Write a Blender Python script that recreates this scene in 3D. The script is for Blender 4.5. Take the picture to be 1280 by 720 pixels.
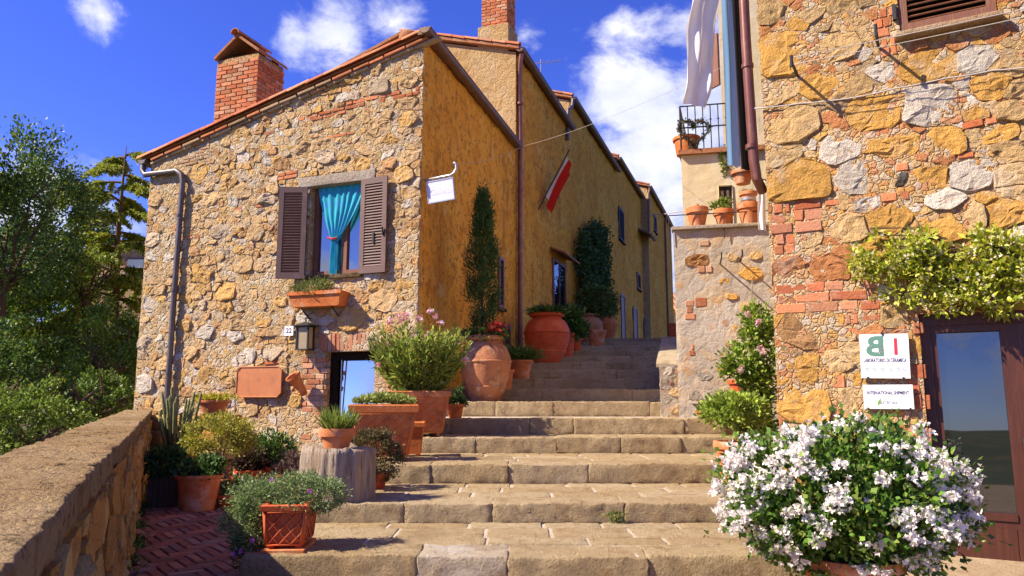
import bpy, bmesh, math, random
import numpy as np
from mathutils import Vector, Matrix, noise as mnoise

for _o in list(bpy.data.objects):
    bpy.data.objects.remove(_o)
SC = bpy.context.scene
COL = SC.collection
R = math.radians

# ------------------------------------------------------------------ camera
F_PX, HORIZON, EYE = 920.0, 135.0, 1.29          # focal length in px of a 1280 wide frame, eye height above the terrace
PITCH = math.atan(HORIZON / F_PX)
cam_data = bpy.data.cameras.new('camera')
cam_data.sensor_width = 36.0
cam_data.lens = 36.0 * F_PX / 1280.0
cam_data.clip_start, cam_data.clip_end = 0.05, 60000
cam = bpy.data.objects.new('camera', cam_data)
COL.objects.link(cam)
cam.location = (0, 0, EYE)
cam.rotation_euler = (math.pi / 2 + PITCH, 0, 0)
SC.camera = cam

# ------------------------------------------------------------------ light
SUN_EL = R(42)
SUN_H = Vector((0.97, 0.245, 0)).normalized()      # horizontal direction the light travels
LDIR = Vector((SUN_H.x * math.cos(SUN_EL), SUN_H.y * math.cos(SUN_EL), -math.sin(SUN_EL)))
sun_data = bpy.data.lights.new('sun', 'SUN')
sun_data.energy = 5.0
sun_data.angle = R(0.53)
sun_data.color = (1.0, 0.87, 0.66)
sun = bpy.data.objects.new('sun', sun_data)
COL.objects.link(sun)
sun.location = (-20, -5, 30)
sun.rotation_euler = LDIR.to_track_quat('-Z', 'Y').to_euler()
SC.view_settings.view_transform = 'Standard'
SC.view_settings.look = 'None'
SC.view_settings.gamma = 1.0
SC.view_settings.exposure = 1.14
SC.render.engine = 'CYCLES'
SC.cycles.use_denoising = True
SC.cycles.max_bounces = 6
SC.cycles.diffuse_bounces = 4
SC.cycles.transparent_max_bounces = 8


def pix_dir(u, v):
    """direction through a pixel of the photograph, used to measure where clouds stand in the sky"""
    c, s = math.cos(PITCH), math.sin(PITCH)
    a, b = (u - 640) / F_PX, (360 - v) / F_PX
    return Vector((a, c - b * s, s + b * c)).normalized()


world = bpy.data.worlds.new('World')
SC.world = world
world.use_nodes = True
wn, wl = world.node_tree.nodes, world.node_tree.links
wn.clear()
w_out = wn.new('ShaderNodeOutputWorld')
w_bg = wn.new('ShaderNodeBackground')
w_bg.inputs['Strength'].default_value = 0.084
w_sky = wn.new('ShaderNodeTexSky')
w_sky.sky_type = 'NISHITA'
w_sky.sun_disc = False
w_sky.sun_elevation = SUN_EL
w_sky.sun_rotation = math.atan2(-SUN_H.x, -SUN_H.y) % (2 * math.pi)
w_sky.altitude = 500
w_sky.air_density, w_sky.dust_density, w_sky.ozone_density = 1.0, 0.25, 3.0
w_hs = wn.new('ShaderNodeHueSaturation')
w_hs.inputs['Hue'].default_value = 0.515
w_hs.inputs['Saturation'].default_value = 1.08
w_hs.inputs['Value'].default_value = 1.0
w_tint = wn.new('ShaderNodeMix')                       # the camera's deep, slightly violet blue, the same over the whole sky
w_tint.data_type = 'RGBA'
w_tint.blend_type = 'MULTIPLY'
w_tint.inputs['Factor'].default_value = 1.0
w_tint.inputs['B'].default_value = (0.66, 0.80, 1.30, 1)
wl.new(w_sky.outputs[0], w_tint.inputs['A'])
wl.new(w_tint.outputs['Result'], w_hs.inputs['Color'])
w_tc = wn.new('ShaderNodeTexCoord')


def wmath(op, a, b=None, c=None, clamp=False):
    n = wn.new('ShaderNodeMath')
    n.operation = op
    n.use_clamp = clamp
    for i, x in enumerate((a, b, c)):
        if x is None:
            continue
        if isinstance(x, (int, float)):
            n.inputs[i].default_value = x
        else:
            wl.new(x, n.inputs[i])
    return n.outputs[0]


def wnoise(scale, detail, rough, dist=0.0, off=(0, 0, 0)):
    m = wn.new('ShaderNodeMapping')
    m.inputs['Location'].default_value = off
    m.inputs['Scale'].default_value = (1, 1, 1.5)
    wl.new(w_tc.outputs['Generated'], m.inputs[0])
    n = wn.new('ShaderNodeTexNoise')
    n.inputs['Scale'].default_value = scale
    n.inputs['Detail'].default_value = detail
    n.inputs['Roughness'].default_value = rough
    n.inputs['Distortion'].default_value = dist
    wl.new(m.outputs[0], n.inputs['Vector'])
    return n.outputs['Fac']


# cumulus heaps: direction, angular radius in degrees, weight
heaps = [(pix_dir(800, 120), 7.0, 1.0), (pix_dir(840, 215), 9.5, 1.1), (pix_dir(760, 250), 8.0, 0.95), (pix_dir(890, 90), 6.5, 1.05),
         (pix_dir(850, 320), 6.5, 0.8), (pix_dir(425, 38), 4.4, .98), (pix_dir(490, 30), 3.8, .95), (pix_dir(365, 44), 2.6, .72),
         (pix_dir(112, 4), 2.3, .70), (pix_dir(766, 36), 1.6, .5), (pix_dir(655, 46), 1.4, .42), (pix_dir(60, 232), 4.5, .82),
         (pix_dir(125, 262), 4.0, .8), (pix_dir(40, 330), 5, .7)]
for az, el, rad, wgt in ((201, 4.5, 4.5, 1.25), (207, 8.5, 3.5, 1.15), (213, 4.5, 4.5, 1.2), (237, 7, 5.5, 1.3), (230, 4, 4.0, 1.0)):
    heaps.append((Vector((math.sin(R(az)) * math.cos(R(el)), math.cos(R(az)) * math.cos(R(el)), math.sin(R(el)))), rad, wgt))
rs = random.Random(11)
for i in range(26):                                   # the rest of the sky carries the same scattered fair weather clouds
    az = rs.uniform(55, 305)
    el = rs.choice((5, 8, 12, 16, 22, 30, 40, 52))
    heaps.append((Vector((math.sin(R(az)) * math.cos(R(el)), math.cos(R(az)) * math.cos(R(el)), math.sin(R(el)))), rs.uniform(3.5, 9), rs.uniform(.7, 1.05)))
acc = None
for d, rad, wgt in heaps:
    n = wn.new('ShaderNodeVectorMath')
    n.operation = 'DISTANCE'
    n.inputs[1].default_value = d
    wl.new(w_tc.outputs['Generated'], n.inputs[0])
    f = wmath('MULTIPLY_ADD', n.outputs['Value'], -wgt / R(rad), wgt)
    acc = f if acc is None else wmath('MAXIMUM', acc, f)
big = wnoise(9.0, 9, 0.62, 0.25)
dens = wmath('ADD', wmath('MULTIPLY', wmath('SUBTRACT', big, 0.5), 2.6), wmath('MAXIMUM', acc, -0.6))
mask = wn.new('ShaderNodeMapRange')
mask.interpolation_type = 'SMOOTHSTEP'
mask.inputs['From Min'].default_value, mask.inputs['From Max'].default_value = 0.10, 0.85
wl.new(dens, mask.inputs['Value'])
shade = wn.new('ShaderNodeMapRange')
shade.inputs['From Min'].default_value, shade.inputs['From Max'].default_value = 0.35, 0.65
wl.new(wnoise(7.0, 6, 0.55, 0.1, (0.03, 0.02, -0.05)), shade.inputs['Value'])
ccol = wn.new('ShaderNodeMix')
ccol.data_type = 'RGBA'
ccol.inputs['A'].default_value = (3.3, 3.7, 5.4, 1)
ccol.inputs['B'].default_value = (6.4, 6.4, 7.0, 1)
wl.new(shade.outputs[0], ccol.inputs['Factor'])
cmix = wn.new('ShaderNodeMix')
cmix.data_type = 'RGBA'
wl.new(wmath('MULTIPLY', mask.outputs[0], 0.93), cmix.inputs['Factor'])
wl.new(w_hs.outputs[0], cmix.inputs['A'])
wl.new(ccol.outputs['Result'], cmix.inputs['B'])
wl.new(cmix.outputs['Result'], w_bg.inputs['Color'])
wl.new(w_bg.outputs[0], w_out.inputs['Surface'])


# ------------------------------------------------------------------ measuring: photograph pixel -> place in the world
def rat(v):
    return math.tan(PITCH + math.atan((360 - v) / F_PX))


def xr(u, v):
    return (u - 640) / (F_PX * math.cos(PITCH) - (360 - v) * math.sin(PITCH))


def at(u, v, Y):
    return Vector((xr(u, v) * Y, Y, EYE + rat(v) * Y))


def on_z(u, v, z):
    Y = (z - EYE) / rat(v)
    return Vector((xr(u, v) * Y, Y, z))


class Wall:
    """a vertical plane: s runs along it, h stands out of it"""
    def __init__(self, p, a, flip=False):
        self.p = Vector((p[0], p[1], 0))
        self.a = Vector((a[0], a[1], 0)).normalized()
        self.n = Vector((self.a.y, -self.a.x, 0))
        if flip:
            self.n = -self.n

    def pt(self, s, h, z):
        q = self.p + self.a * s + self.n * h
        return Vector((q.x, q.y, z))

    def on(self, u, v):
        k = xr(u, v)
        s = (k * self.p.y - self.p.x) / (self.a.x - k * self.a.y)
        Y = self.p.y + self.a.y * s
        return s, EYE + rat(v) * Y

    def mat(self, s, h, z, roll=0.0):
        """x along the wall, y into the wall, z up"""
        m = Matrix.Identity(4)
        m.col[0][:3] = self.a
        m.col[1][:3] = -self.n
        m.col[2][:3] = (0, 0, 1)
        m.col[3][:3] = self.pt(s, h, z)
        if self.a.cross(-self.n).z < 0:
            m.col[1][:3] = self.n
        return m @ Matrix.Rotation(roll, 4, 'Y')


# ------------------------------------------------------------------ objects
MW = {}


def tag(o, label=None, cat=None, group=None, kind=None):
    if label:
        o['label'] = label
    if cat:
        o['category'] = cat
    if group:
        o['group'] = group
    if kind:
        o['kind'] = kind
    return o


def empty(name, loc, rz=0.0, label=None, cat=None, group=None, kind=None):
    o = bpy.data.objects.new(name, None)
    COL.objects.link(o)
    o.empty_display_size = 0.1
    o.location = loc
    o.rotation_euler = (0, 0, rz)
    MW[o.name] = Matrix.Translation(Vector(loc)) @ Matrix.Rotation(rz, 4, 'Z')
    return tag(o, label, cat, group, kind)


def link_mesh(name, me, parent=None, m=None):
    o = bpy.data.objects.new(name, me)
    COL.objects.link(o)
    pm = MW[parent.name] if parent else Matrix.Identity(4)
    if parent:
        o.parent = parent
    wm = pm if m is None else m
    o.matrix_local = pm.inverted() @ wm
    MW[o.name] = wm
    return o


class MB:
    """collects shapes in world coordinates; build() links them as one mesh object"""
    def __init__(self):
        self.v, self.f, self.c = [], [], []
        self.col = (1, 1, 1)

    def add(self, vs, fs, col=None):
        o = len(self.v)
        self.v += [tuple(x) for x in vs]
        self.f += [tuple(i + o for i in f) for f in fs]
        self.c += [col or self.col] * len(fs)
        return self

    def box(self, m, x0, x1, y0, y1, z0, z1, col=None):
        vs = [m @ Vector(p) for p in ((x0, y0, z0), (x1, y0, z0), (x1, y1, z0), (x0, y1, z0), (x0, y0, z1), (x1, y0, z1), (x1, y1, z1), (x0, y1, z1))]
        fs = [(0, 3, 2, 1), (4, 5, 6, 7), (0, 1, 5, 4), (1, 2, 6, 5), (2, 3, 7, 6), (3, 0, 4, 7)]
        if m.to_3x3().determinant() < 0:
            fs = [f[::-1] for f in fs]
        return self.add(vs, fs, col)

    def tube(self, path, rad, n=8, cap=True, col=None):
        path = [Vector(p) for p in path]
        if isinstance(rad, (int, float)):
            rad = [rad] * len(path)
        vs, fs = [], []
        prev = None
        for i, p in enumerate(path):
            t = (path[min(i + 1, len(path) - 1)] - path[max(i - 1, 0)]).normalized()
            ref = prev if prev is not None else (Vector((0, 0, 1)) if abs(t.z) < 0.9 else Vector((1, 0, 0)))
            x = (ref - t * ref.dot(t)).normalized()
            prev = x
            y = t.cross(x)
            for k in range(n):
                a = 2 * math.pi * k / n
                vs.append(p + (x * math.cos(a) + y * math.sin(a)) * rad[i])
        for i in range(len(path) - 1):
            for k in range(n):
                a, b = i * n + k, i * n + (k + 1) % n
                fs.append((a, b, b + n, a + n))
        if cap:
            fs.append(tuple(range(n))[::-1])
            fs.append(tuple(range((len(path) - 1) * n, len(path) * n)))
        return self.add(vs, fs, col)

    def lathe(self, c, prof, n=24, col=None, sx=1.0, sy=1.0, m=None):
        c = Vector(c)
        vs, fs = [], []
        for r, z in prof:
            for k in range(n):
                a = 2 * math.pi * k / n
                p = Vector((math.cos(a) * r * sx, math.sin(a) * r * sy, z))
                vs.append(c + (m @ p if m else p))
        for i in range(len(prof) - 1):
            for k in range(n):
                a, b = i * n + k, i * n + (k + 1) % n
                fs.append((a, b, b + n, a + n))
        return self.add(vs, fs, col)

    def quad(self, a, b, c, d, col=None):
        return self.add((a, b, c, d), [(0, 1, 2, 3)], col)

    def poly_prism(self, pts, off, col=None):
        """pts: planar polygon; off: vector of its thickness"""
        off = Vector(off)
        n = len(pts)
        vs = [Vector(p) for p in pts] + [Vector(p) + off for p in pts]
        fs = [tuple(range(n))[::-1], tuple(range(n, 2 * n))] + [(i, (i + 1) % n, (i + 1) % n + n, i + n) for i in range(n)]
        return self.add(vs, fs, col)

    def build(self, name, mat, parent=None, smooth=False, attr=False, fix=True):
        me = bpy.data.meshes.new(name)
        pm = MW[parent.name] if parent else Matrix.Identity(4)
        inv = pm.inverted()
        me.from_pydata([inv @ Vector(p) for p in self.v], [], self.f)
        if attr:
            at_ = me.color_attributes.new('col', 'FLOAT_COLOR', 'CORNER')
            data = []
            for f, c in zip(self.f, self.c):
                data += [c[0], c[1], c[2], 1.0] * len(f)
            at_.data.foreach_set('color', data)
        if fix:
            bm = bmesh.new()
            bm.from_mesh(me)
            bmesh.ops.recalc_face_normals(bm, faces=bm.faces)
            bm.to_mesh(me)
            bm.free()
        me.materials.append(mat)
        if smooth:
            me.polygons.foreach_set('use_smooth', [True] * len(me.polygons))
            if smooth != 'all':
                me.set_sharp_from_angle(angle=R(38))
        return link_mesh(name, me, parent)


# ------------------------------------------------------------------ materials
def surf(name, base, var=(), bump=(), rough=0.85, spec=0.25, metal=0.0, translucent=0.0, ior=None, bumpdist=0.02, objrand=0.0, voro=None):
    """base: a colour, 'attr' (painted per piece) or 'obj' (object colour).
    var: (scale, colour, lo, hi, strength[, stretch]); bump: (scale, weight[, stretch])"""
    mat = bpy.data.materials.new(name)
    mat.use_nodes = True
    nt = mat.node_tree
    nd, lk = nt.nodes, nt.links
    nd.clear()
    out = nd.new('ShaderNodeOutputMaterial')
    bs = nd.new('ShaderNodeBsdfPrincipled')
    bs.inputs['Roughness'].default_value = rough
    bs.inputs['Specular IOR Level'].default_value = spec
    bs.inputs['Metallic'].default_value = metal
    if ior:
        bs.inputs['IOR'].default_value = ior
    geo = nd.new('ShaderNodeNewGeometry')
    pos = geo.outputs['Position']
    if objrand:
        oi = nd.new('ShaderNodeObjectInfo')
        ml = nd.new('ShaderNodeVectorMath')
        ml.operation = 'MULTIPLY_ADD'
        cx = nd.new('ShaderNodeCombineXYZ')
        lk.new(oi.outputs['Random'], cx.inputs[0])
        lk.new(oi.outputs['Random'], cx.inputs[2])
        lk.new(cx.outputs[0], ml.inputs[0])
        ml.inputs[1].default_value = (objrand, objrand, objrand)
        lk.new(pos, ml.inputs[2])
        pos = ml.outputs[0]

    def noise(scale, stretch=None, detail=7, r=0.62):
        src = pos
        if stretch:
            mp = nd.new('ShaderNodeMapping')
            mp.inputs['Scale'].default_value = stretch
            lk.new(pos, mp.inputs[0])
            src = mp.outputs[0]
        n = nd.new('ShaderNodeTexNoise')
        n.inputs['Scale'].default_value = scale
        n.inputs['Detail'].default_value = detail
        n.inputs['Roughness'].default_value = r
        lk.new(src, n.inputs['Vector'])
        return n.outputs['Fac']

    if base == 'attr':
        n = nd.new('ShaderNodeAttribute')
        n.attribute_name = 'col'
        colr = n.outputs['Color']
    elif base == 'obj':
        n = nd.new('ShaderNodeObjectInfo')
        colr = n.outputs['Color']
    else:
        n = nd.new('ShaderNodeRGB')
        n.outputs[0].default_value = (*base, 1)
        colr = n.outputs[0]
    for vv in var:
        sc_, c_, lo, hi, st = vv[:5]
        mr = nd.new('ShaderNodeMapRange')
        mr.interpolation_type = 'SMOOTHSTEP'
        mr.inputs['From Min'].default_value, mr.inputs['From Max'].default_value = lo, hi
        mr.inputs['To Max'].default_value = st
        lk.new(noise(sc_, vv[5] if len(vv) > 5 else None), mr.inputs['Value'])
        mx = nd.new('ShaderNodeMix')
        mx.data_type = 'RGBA'
        if len(vv) > 6:
            mx.blend_type = vv[6]
        lk.new(mr.outputs[0], mx.inputs['Factor'])
        lk.new(colr, mx.inputs['A'])
        mx.inputs['B'].default_value = (*c_, 1)
        colr = mx.outputs['Result']
    tot = None
    if voro:
        nn = nd.new('ShaderNodeTexNoise')
        nn.inputs['Scale'].default_value = voro[0] * .9
        nn.inputs['Detail'].default_value = 4
        lk.new(pos, nn.inputs['Vector'])
        dv = nd.new('ShaderNodeVectorMath')
        dv.operation = 'MULTIPLY_ADD'
        lk.new(nn.outputs['Color'], dv.inputs[0])
        dv.inputs[1].default_value = (.9 / voro[0],) * 3
        lk.new(pos, dv.inputs[2])
        ve = nd.new('ShaderNodeTexVoronoi')
        ve.feature = 'DISTANCE_TO_EDGE'
        ve.inputs['Scale'].default_value = voro[0]
        lk.new(dv.outputs[0], ve.inputs['Vector'])
        vc = nd.new('ShaderNodeTexVoronoi')
        vc.inputs['Scale'].default_value = voro[0]
        lk.new(dv.outputs[0], vc.inputs['Vector'])
        sp = nd.new('ShaderNodeSeparateColor')
        lk.new(vc.outputs['Color'], sp.inputs[0])
        vals = [(.7, .55, .4), (1.25, 1.1, .9), (1.1, .95, 1.0)]
        for ch, lo, cc in ((0, .72, voro[3]), (1, .66, voro[4]), (2, .8, voro[5])):
            mr = nd.new('ShaderNodeMapRange')
            mr.inputs['From Min'].default_value, mr.inputs['From Max'].default_value = lo, lo + .08
            mr.inputs['To Max'].default_value = voro[1]
            lk.new(sp.outputs[ch], mr.inputs['Value'])
            mx = nd.new('ShaderNodeMix')
            mx.data_type = 'RGBA'
            lk.new(mr.outputs[0], mx.inputs['Factor'])
            lk.new(colr, mx.inputs['A'])
            mx.inputs['B'].default_value = (*cc, 1)
            colr = mx.outputs['Result']
        mr = nd.new('ShaderNodeMapRange')
        mr.interpolation_type = 'SMOOTHSTEP'
        mr.inputs['From Max'].default_value = .16
        mr.inputs['To Max'].default_value = voro[2]
        lk.new(ve.outputs['Distance'], mr.inputs['Value'])
        tot = mr.outputs[0]
    lk.new(colr, bs.inputs['Base Color'])
    if bump:
        for bb in bump:
            f = noise(bb[0], bb[2] if len(bb) > 2 else None, 8, 0.65)
            m1 = nd.new('ShaderNodeMath')
            m1.operation = 'MULTIPLY_ADD'
            lk.new(f, m1.inputs[0])
            m1.inputs[1].default_value = bb[1]
            if tot is None:
                m1.inputs[2].default_value = 0
            else:
                lk.new(tot, m1.inputs[2])
            tot = m1.outputs[0]
        bp = nd.new('ShaderNodeBump')
        bp.inputs['Strength'].default_value = 1.0
        bp.inputs['Distance'].default_value = bumpdist
        lk.new(tot, bp.inputs['Height'])
        lk.new(bp.outputs[0], bs.inputs['Normal'])
    if translucent:
        tr = nd.new('ShaderNodeBsdfTranslucent')
        lk.new(colr, tr.inputs['Color'])
        ms = nd.new('ShaderNodeMixShader')
        ms.inputs[0].default_value = translucent
        lk.new(bs.outputs[0], ms.inputs[1])
        lk.new(tr.outputs[0], ms.inputs[2])
        lk.new(ms.outputs[0], out.inputs[0])
    else:
        lk.new(bs.outputs[0], out.inputs[0])
    return mat


DK = (0.10, 0.065, 0.035)
M = {}
M['stone'] = surf('stone', 'attr', [(3.2, (0.62, 0.58, 0.52), .52, .74, .45), (7, (0.30, 0.16, 0.05), .5, .72, .5), (26, DK, .58, .76, .45), (60, (0.68, 0.58, 0.44), .56, .76, .5)],
                  [(14, 1.0), (45, .8), (130, .5)], rough=.95, spec=.1, bumpdist=.045)
M['mortar'] = surf('mortar', (0.60, 0.45, 0.27), [(1.1, (0.58, 0.49, 0.38), .46, .60, .85), (4, (0.52, 0.32, 0.14), .5, .7, .5), (20, DK, .58, .75, .45), (50, (0.6, .52, .4), .6, .8, .35)],
                   [(10, .8), (40, .8), (120, .5)], rough=.97, spec=.08, bumpdist=.05, voro=(9.0, .5, .7, (.62, .40, .16), (.52, .32, .15), (.66, .58, .48)))
M['mortar_warm'] = surf('mortar_warm', (0.60, 0.41, 0.22), [(1.3, (0.60, 0.48, 0.35), .48, .66, .7), (5, (0.46, 0.20, 0.07), .5, .7, .55), (22, DK, .58, .75, .4), (60, (0.62, .5, .36), .6, .8, .35)],
                        [(10, .8), (40, .8), (120, .5)], rough=.97, spec=.08, bumpdist=.04, voro=(17.0, .6, .8, (.58, .20, .08), (.60, .33, .09), (.62, .53, .42)))
M['parapet'] = surf('parapet_mortar', (0.62, 0.32, 0.075), [(1.3, (0.66, 0.40, 0.14), .48, .66, .7), (5, (0.40, 0.15, 0.04), .5, .7, .6), (9, (.2, .13, .06), .56, .7, .7), (22, DK, .58, .75, .4)],
                    [(8, 1.0), (30, .8), (120, .5)], rough=.97, spec=.08, bumpdist=.05, voro=(11.0, .5, .7, (.66, .36, .1), (.5, .22, .05), (.62, .46, .24)))
M['ochre'] = surf('ochre_plaster', (0.88, 0.41, 0.052), [(.7, (0.90, 0.50, 0.09), .42, .62, .8), (.33, (.74, .31, .045), .50, .62, .6), (2.2, (0.80, 0.34, 0.045), .48, .62, .85), (1.3, (0.42, 0.20, 0.045), .55, .68, .7, (2, 2, .6)), (6, (0.50, 0.21, 0.04), .52, .63, .8), (14, (0.30, 0.13, 0.035), .56, .65, .85), (1.7, (.86, .58, .24), .60, .68, .7), (38, (0.9, 0.60, 0.24), .58, .72, .55)],
                  [(4, 1.0), (16, .8), (60, .5)], rough=.95, spec=.08, bumpdist=.06)
M['beige'] = surf('beige_plaster', (0.50, 0.33, 0.15), [(1.2, (0.52, 0.39, 0.22), .45, .65, .8), (4, (0.32, 0.19, 0.09), .50, .66, .65), (20, DK, .58, .72, .55)], [(6, .9), (25, .7), (90, .4)], rough=.95, spec=.08, bumpdist=.07, voro=(4.5, .2, .16, (.54, .36, .15), (.42, .26, .11), (.56, .45, .3)))
M['brick'] = surf('brick', 'obj', [(9, (0.46, 0.34, 0.24), .52, .72, .45), (24, (0.16, 0.06, 0.03), .56, .74, .5), (70, (0.6, 0.42, 0.3), .62, .8, .4)], [(30, .8), (100, .5)], rough=.93, spec=.1, bumpdist=.015, objrand=7)
M['paver'] = surf('paver', 'obj', [(5, (0.30, 0.24, 0.18), .5, .7, .5), (24, (0.08, 0.04, 0.025), .56, .74, .5)], [(30, .8), (100, .5)], rough=.9, spec=.15, bumpdist=.012, objrand=7)
M['step'] = surf('step_stone', 'attr', [(1.8, (0.52, 0.41, 0.26), .45, .66, .6), (1.1, (0.24, 0.16, 0.085), .54, .68, .55), (6, (0.28, 0.17, 0.08), .5, .7, .6), (25, (0.14, 0.095, 0.055), .56, .74, .6), (70, (0.6, 0.5, 0.36), .6, .8, .4)],
                 [(16, 1.0), (55, .7), (150, .35)], rough=.92, spec=.12, bumpdist=.05)
M['coping'] = surf('coping_stone', 'attr', [(2.2, (0.50, 0.36, 0.20), .45, .66, .6), (5, (0.26, 0.15, 0.07), .50, .64, .7), (18, (0.13, 0.085, 0.045), .53, .66, .75), (60, (0.62, 0.50, 0.36), .56, .74, .6), (1.4, (.62, .54, .44), .60, .70, .6)],
                   [(5, 1.0), (22, 1.0), (80, .7)], rough=.95, spec=.08, bumpdist=.085)
M['steptread'] = surf('tread_mortar', (0.50, 0.43, 0.35), [(3, (0.42, 0.31, 0.19), .5, .68, .6), (20, DK, .58, .75, .4)], [(20, .8), (80, .5)], rough=.95, spec=.1, bumpdist=.02)
M['grey'] = surf('grey_render', (0.42, 0.36, 0.29), [(1.0, (0.50, 0.45, 0.39), .45, .65, .8), (3.2, (0.50, 0.29, 0.12), .55, .68, .75), (12, (0.2, 0.14, 0.09), .56, .74, .5), (.9, (.25, .2, .15), .5, .7, .5, (4, 4, .4))], [(7, .9), (30, .6), (110, .4)], rough=.95, spec=.08, bumpdist=.03, voro=(5.0, .3, .16, (.56, .36, .15), (.44, .38, .31), (.5, .42, .33)))
M['cream'] = surf('cream_render', (0.60, 0.49, 0.30), [(1.3, (0.66, 0.60, 0.47), .48, .66, .8), (1.6, (0.36, 0.29, 0.16), .54, .72, .7, (3, 3, .35)), (18, (0.3, 0.24, 0.13), .62, .78, .5)], [(9, .7), (50, .4)], rough=.95, spec=.08, bumpdist=.012)
M['tile'] = surf('roof_tile', 'obj', [(6, (0.50, 0.36, 0.24), .52, .72, .5), (18, (0.13, 0.07, 0.04), .55, .72, .55)], [(25, .8), (90, .5)], rough=.9, spec=.12, bumpdist=.015, objrand=5)
M['roofslab'] = surf('roof_slab', (0.34, 0.15, 0.075), [(4, (0.42, 0.3, 0.2), .5, .7, .5), (18, (0.12, 0.07, 0.04), .55, .72, .5)], [(12, 1.0), (60, .5)], rough=.92, spec=.1)
M['terra'] = surf('terracotta', (0.50, 0.165, 0.06), [(3, (0.56, 0.25, 0.12), .48, .66, .7), (7, (0.36, 0.10, 0.035), .50, .66, .6), (4.5, (0.62, 0.45, 0.33), .52, .66, .65), (9, (.16, .10, .05), .58, .70, .65), (40, (0.3, .1, .04), .6, .78, .4)], [(40, .6), (120, .4)], rough=.82, spec=.2, bumpdist=.008)
M['terra_old'] = surf('old_terracotta', (0.56, 0.16, 0.045), [(2.2, (0.60, 0.26, 0.10), .46, .64, .7), (6, (0.30, 0.10, 0.04), .50, .66, .65), (5, (0.58, 0.45, 0.33), .58, .72, .6), (40, (0.22, .09, .04), .6, .78, .5)], [(30, .8), (110, .5)], rough=.88, spec=.15, bumpdist=.012)
M['terra_pale'] = surf('pale_terracotta', (0.44, 0.185, 0.09), [(2.5, (0.50, 0.30, 0.19), .46, .64, .75), (6, (0.26, 0.11, 0.055), .50, .64, .7), (9, (0.58, 0.48, 0.37), .58, .70, .6), (1.5, (.24, .14, .08), .55, .7, .5, (2, 2, .5))], [(25, .9), (90, .6)], rough=.9, spec=.12, bumpdist=.015)
M['terra_red'] = surf('red_terracotta', (0.50, 0.085, 0.025), [(3, (0.56, 0.15, 0.05), .48, .66, .7), (7, (0.28, 0.05, 0.02), .52, .7, .5)], [(40, .6)], rough=.7, spec=.3, bumpdist=.006)
M['soil'] = surf('soil', (0.07, 0.045, 0.03), [(20, (0.13, 0.09, 0.06), .5, .7, .6)], [(30, 1.0)], rough=1, spec=.05)
M['shutter'] = surf('shutter_paint', (0.135, 0.078, 0.068), [(5, (0.20, 0.13, 0.115), .5, .7, .6), (30, (0.12, 0.06, 0.05), .58, .75, .5)], [(8, .6, (1, 1, 14)), (60, .4)], rough=.6, spec=.3, bumpdist=.004)
M['wood'] = surf('brown_wood', (0.16, 0.06, 0.028), [(3, (0.23, 0.095, 0.045), .45, .68, .7, (8, 8, .8)), (14, (0.08, 0.03, 0.015), .55, .74, .5, (4, 4, .5))], [(10, .7, (8, 8, .6)), (60, .3)], rough=.5, spec=.4, bumpdist=.004)
M['reddoor'] = surf('red_brown_door', (0.060, 0.018, 0.010), [(3, (0.095, 0.029, 0.015), .45, .68, .7, (8, 8, .8)), (14, (0.08, 0.02, 0.01), .55, .74, .5, (4, 4, .5))], [(10, .7, (8, 8, .6)), (60, .3)], rough=.45, spec=.4, bumpdist=.003)
M['oldwood'] = surf('weathered_wood', (0.40, 0.32, 0.25), [(4, (0.26, 0.19, 0.13), .45, .65, .8, (5, 5, .4)), (3, (0.46, 0.30, 0.15), .5, .66, .7, (3, 3, .4)), (9, (0.07, 0.05, 0.035), .57, .66, .85, (4, 4, .22)), (22, (.55, .48, .42), .58, .7, .5, (4, 4, .2))], [(9, 1.0, (5, 5, .25)), (30, .6, (4, 4, .3))], rough=.95, spec=.1, bumpdist=.03)
M['bark'] = surf('bark', (0.11, 0.075, 0.05), [(8, (0.17, 0.13, 0.09), .5, .7, .6)], [(14, 1.0, (4, 4, 1))], rough=.95, spec=.1)
M['gutter'] = surf('gutter_metal', (0.15, 0.085, 0.055), [(5, (0.22, 0.13, 0.085), .45, .68, .7), (20, (0.07, 0.045, 0.03), .56, .75, .5)], [(40, .4)], rough=.5, spec=.5, metal=.35, bumpdist=.003)
M['pipe'] = surf('pipe_metal', (0.12, 0.095, 0.09), [(5, (0.19, 0.155, 0.145), .45, .68, .7), (20, (0.1, 0.07, 0.06), .56, .75, .5)], [(40, .4)], rough=.45, spec=.5, metal=.4, bumpdist=.003)
M['redpipe'] = surf('brown_pipe_paint', (0.16, 0.055, 0.035), [(5, (0.24, 0.10, 0.07), .45, .68, .7)], [(40, .4)], rough=.35, spec=.5, metal=.2, bumpdist=.002)
M['iron'] = surf('black_iron', (0.022, 0.02, 0.019), [(20, (0.06, 0.035, 0.02), .55, .75, .6)], [(60, .5)], rough=.55, spec=.4, bumpdist=.002)
M['pale_metal'] = surf('pale_metal', (0.5, 0.5, 0.5), [(20, (0.3, .28, .26), .55, .75, .6)], (), rough=.35, spec=.5, metal=.7)
M['white'] = surf('white_enamel', (0.78, 0.78, 0.80), [(6, (0.68, 0.66, 0.64), .5, .75, .6)], (), rough=.35, spec=.4)
M['plaque'] = surf('copper_plaque', (0.44, 0.155, 0.055), [(3, (0.50, 0.20, 0.085), .45, .65, .7), (7, (.30, .11, .05), .52, .66, .6), (25, (0.3, .10, .045), .55, .75, .6)], [(30, .3)], rough=.55, spec=.35, bumpdist=.003)
M['cloth_white'] = surf('white_cloth', (0.80, 0.78, 0.80), (), [(300, .3)], rough=.95, spec=.1, translucent=.3, bumpdist=.002)
M['cloth'] = surf('dyed_cloth', 'attr', (), [(300, .3)], rough=.95, spec=.1, translucent=.25, bumpdist=.002)
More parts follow.
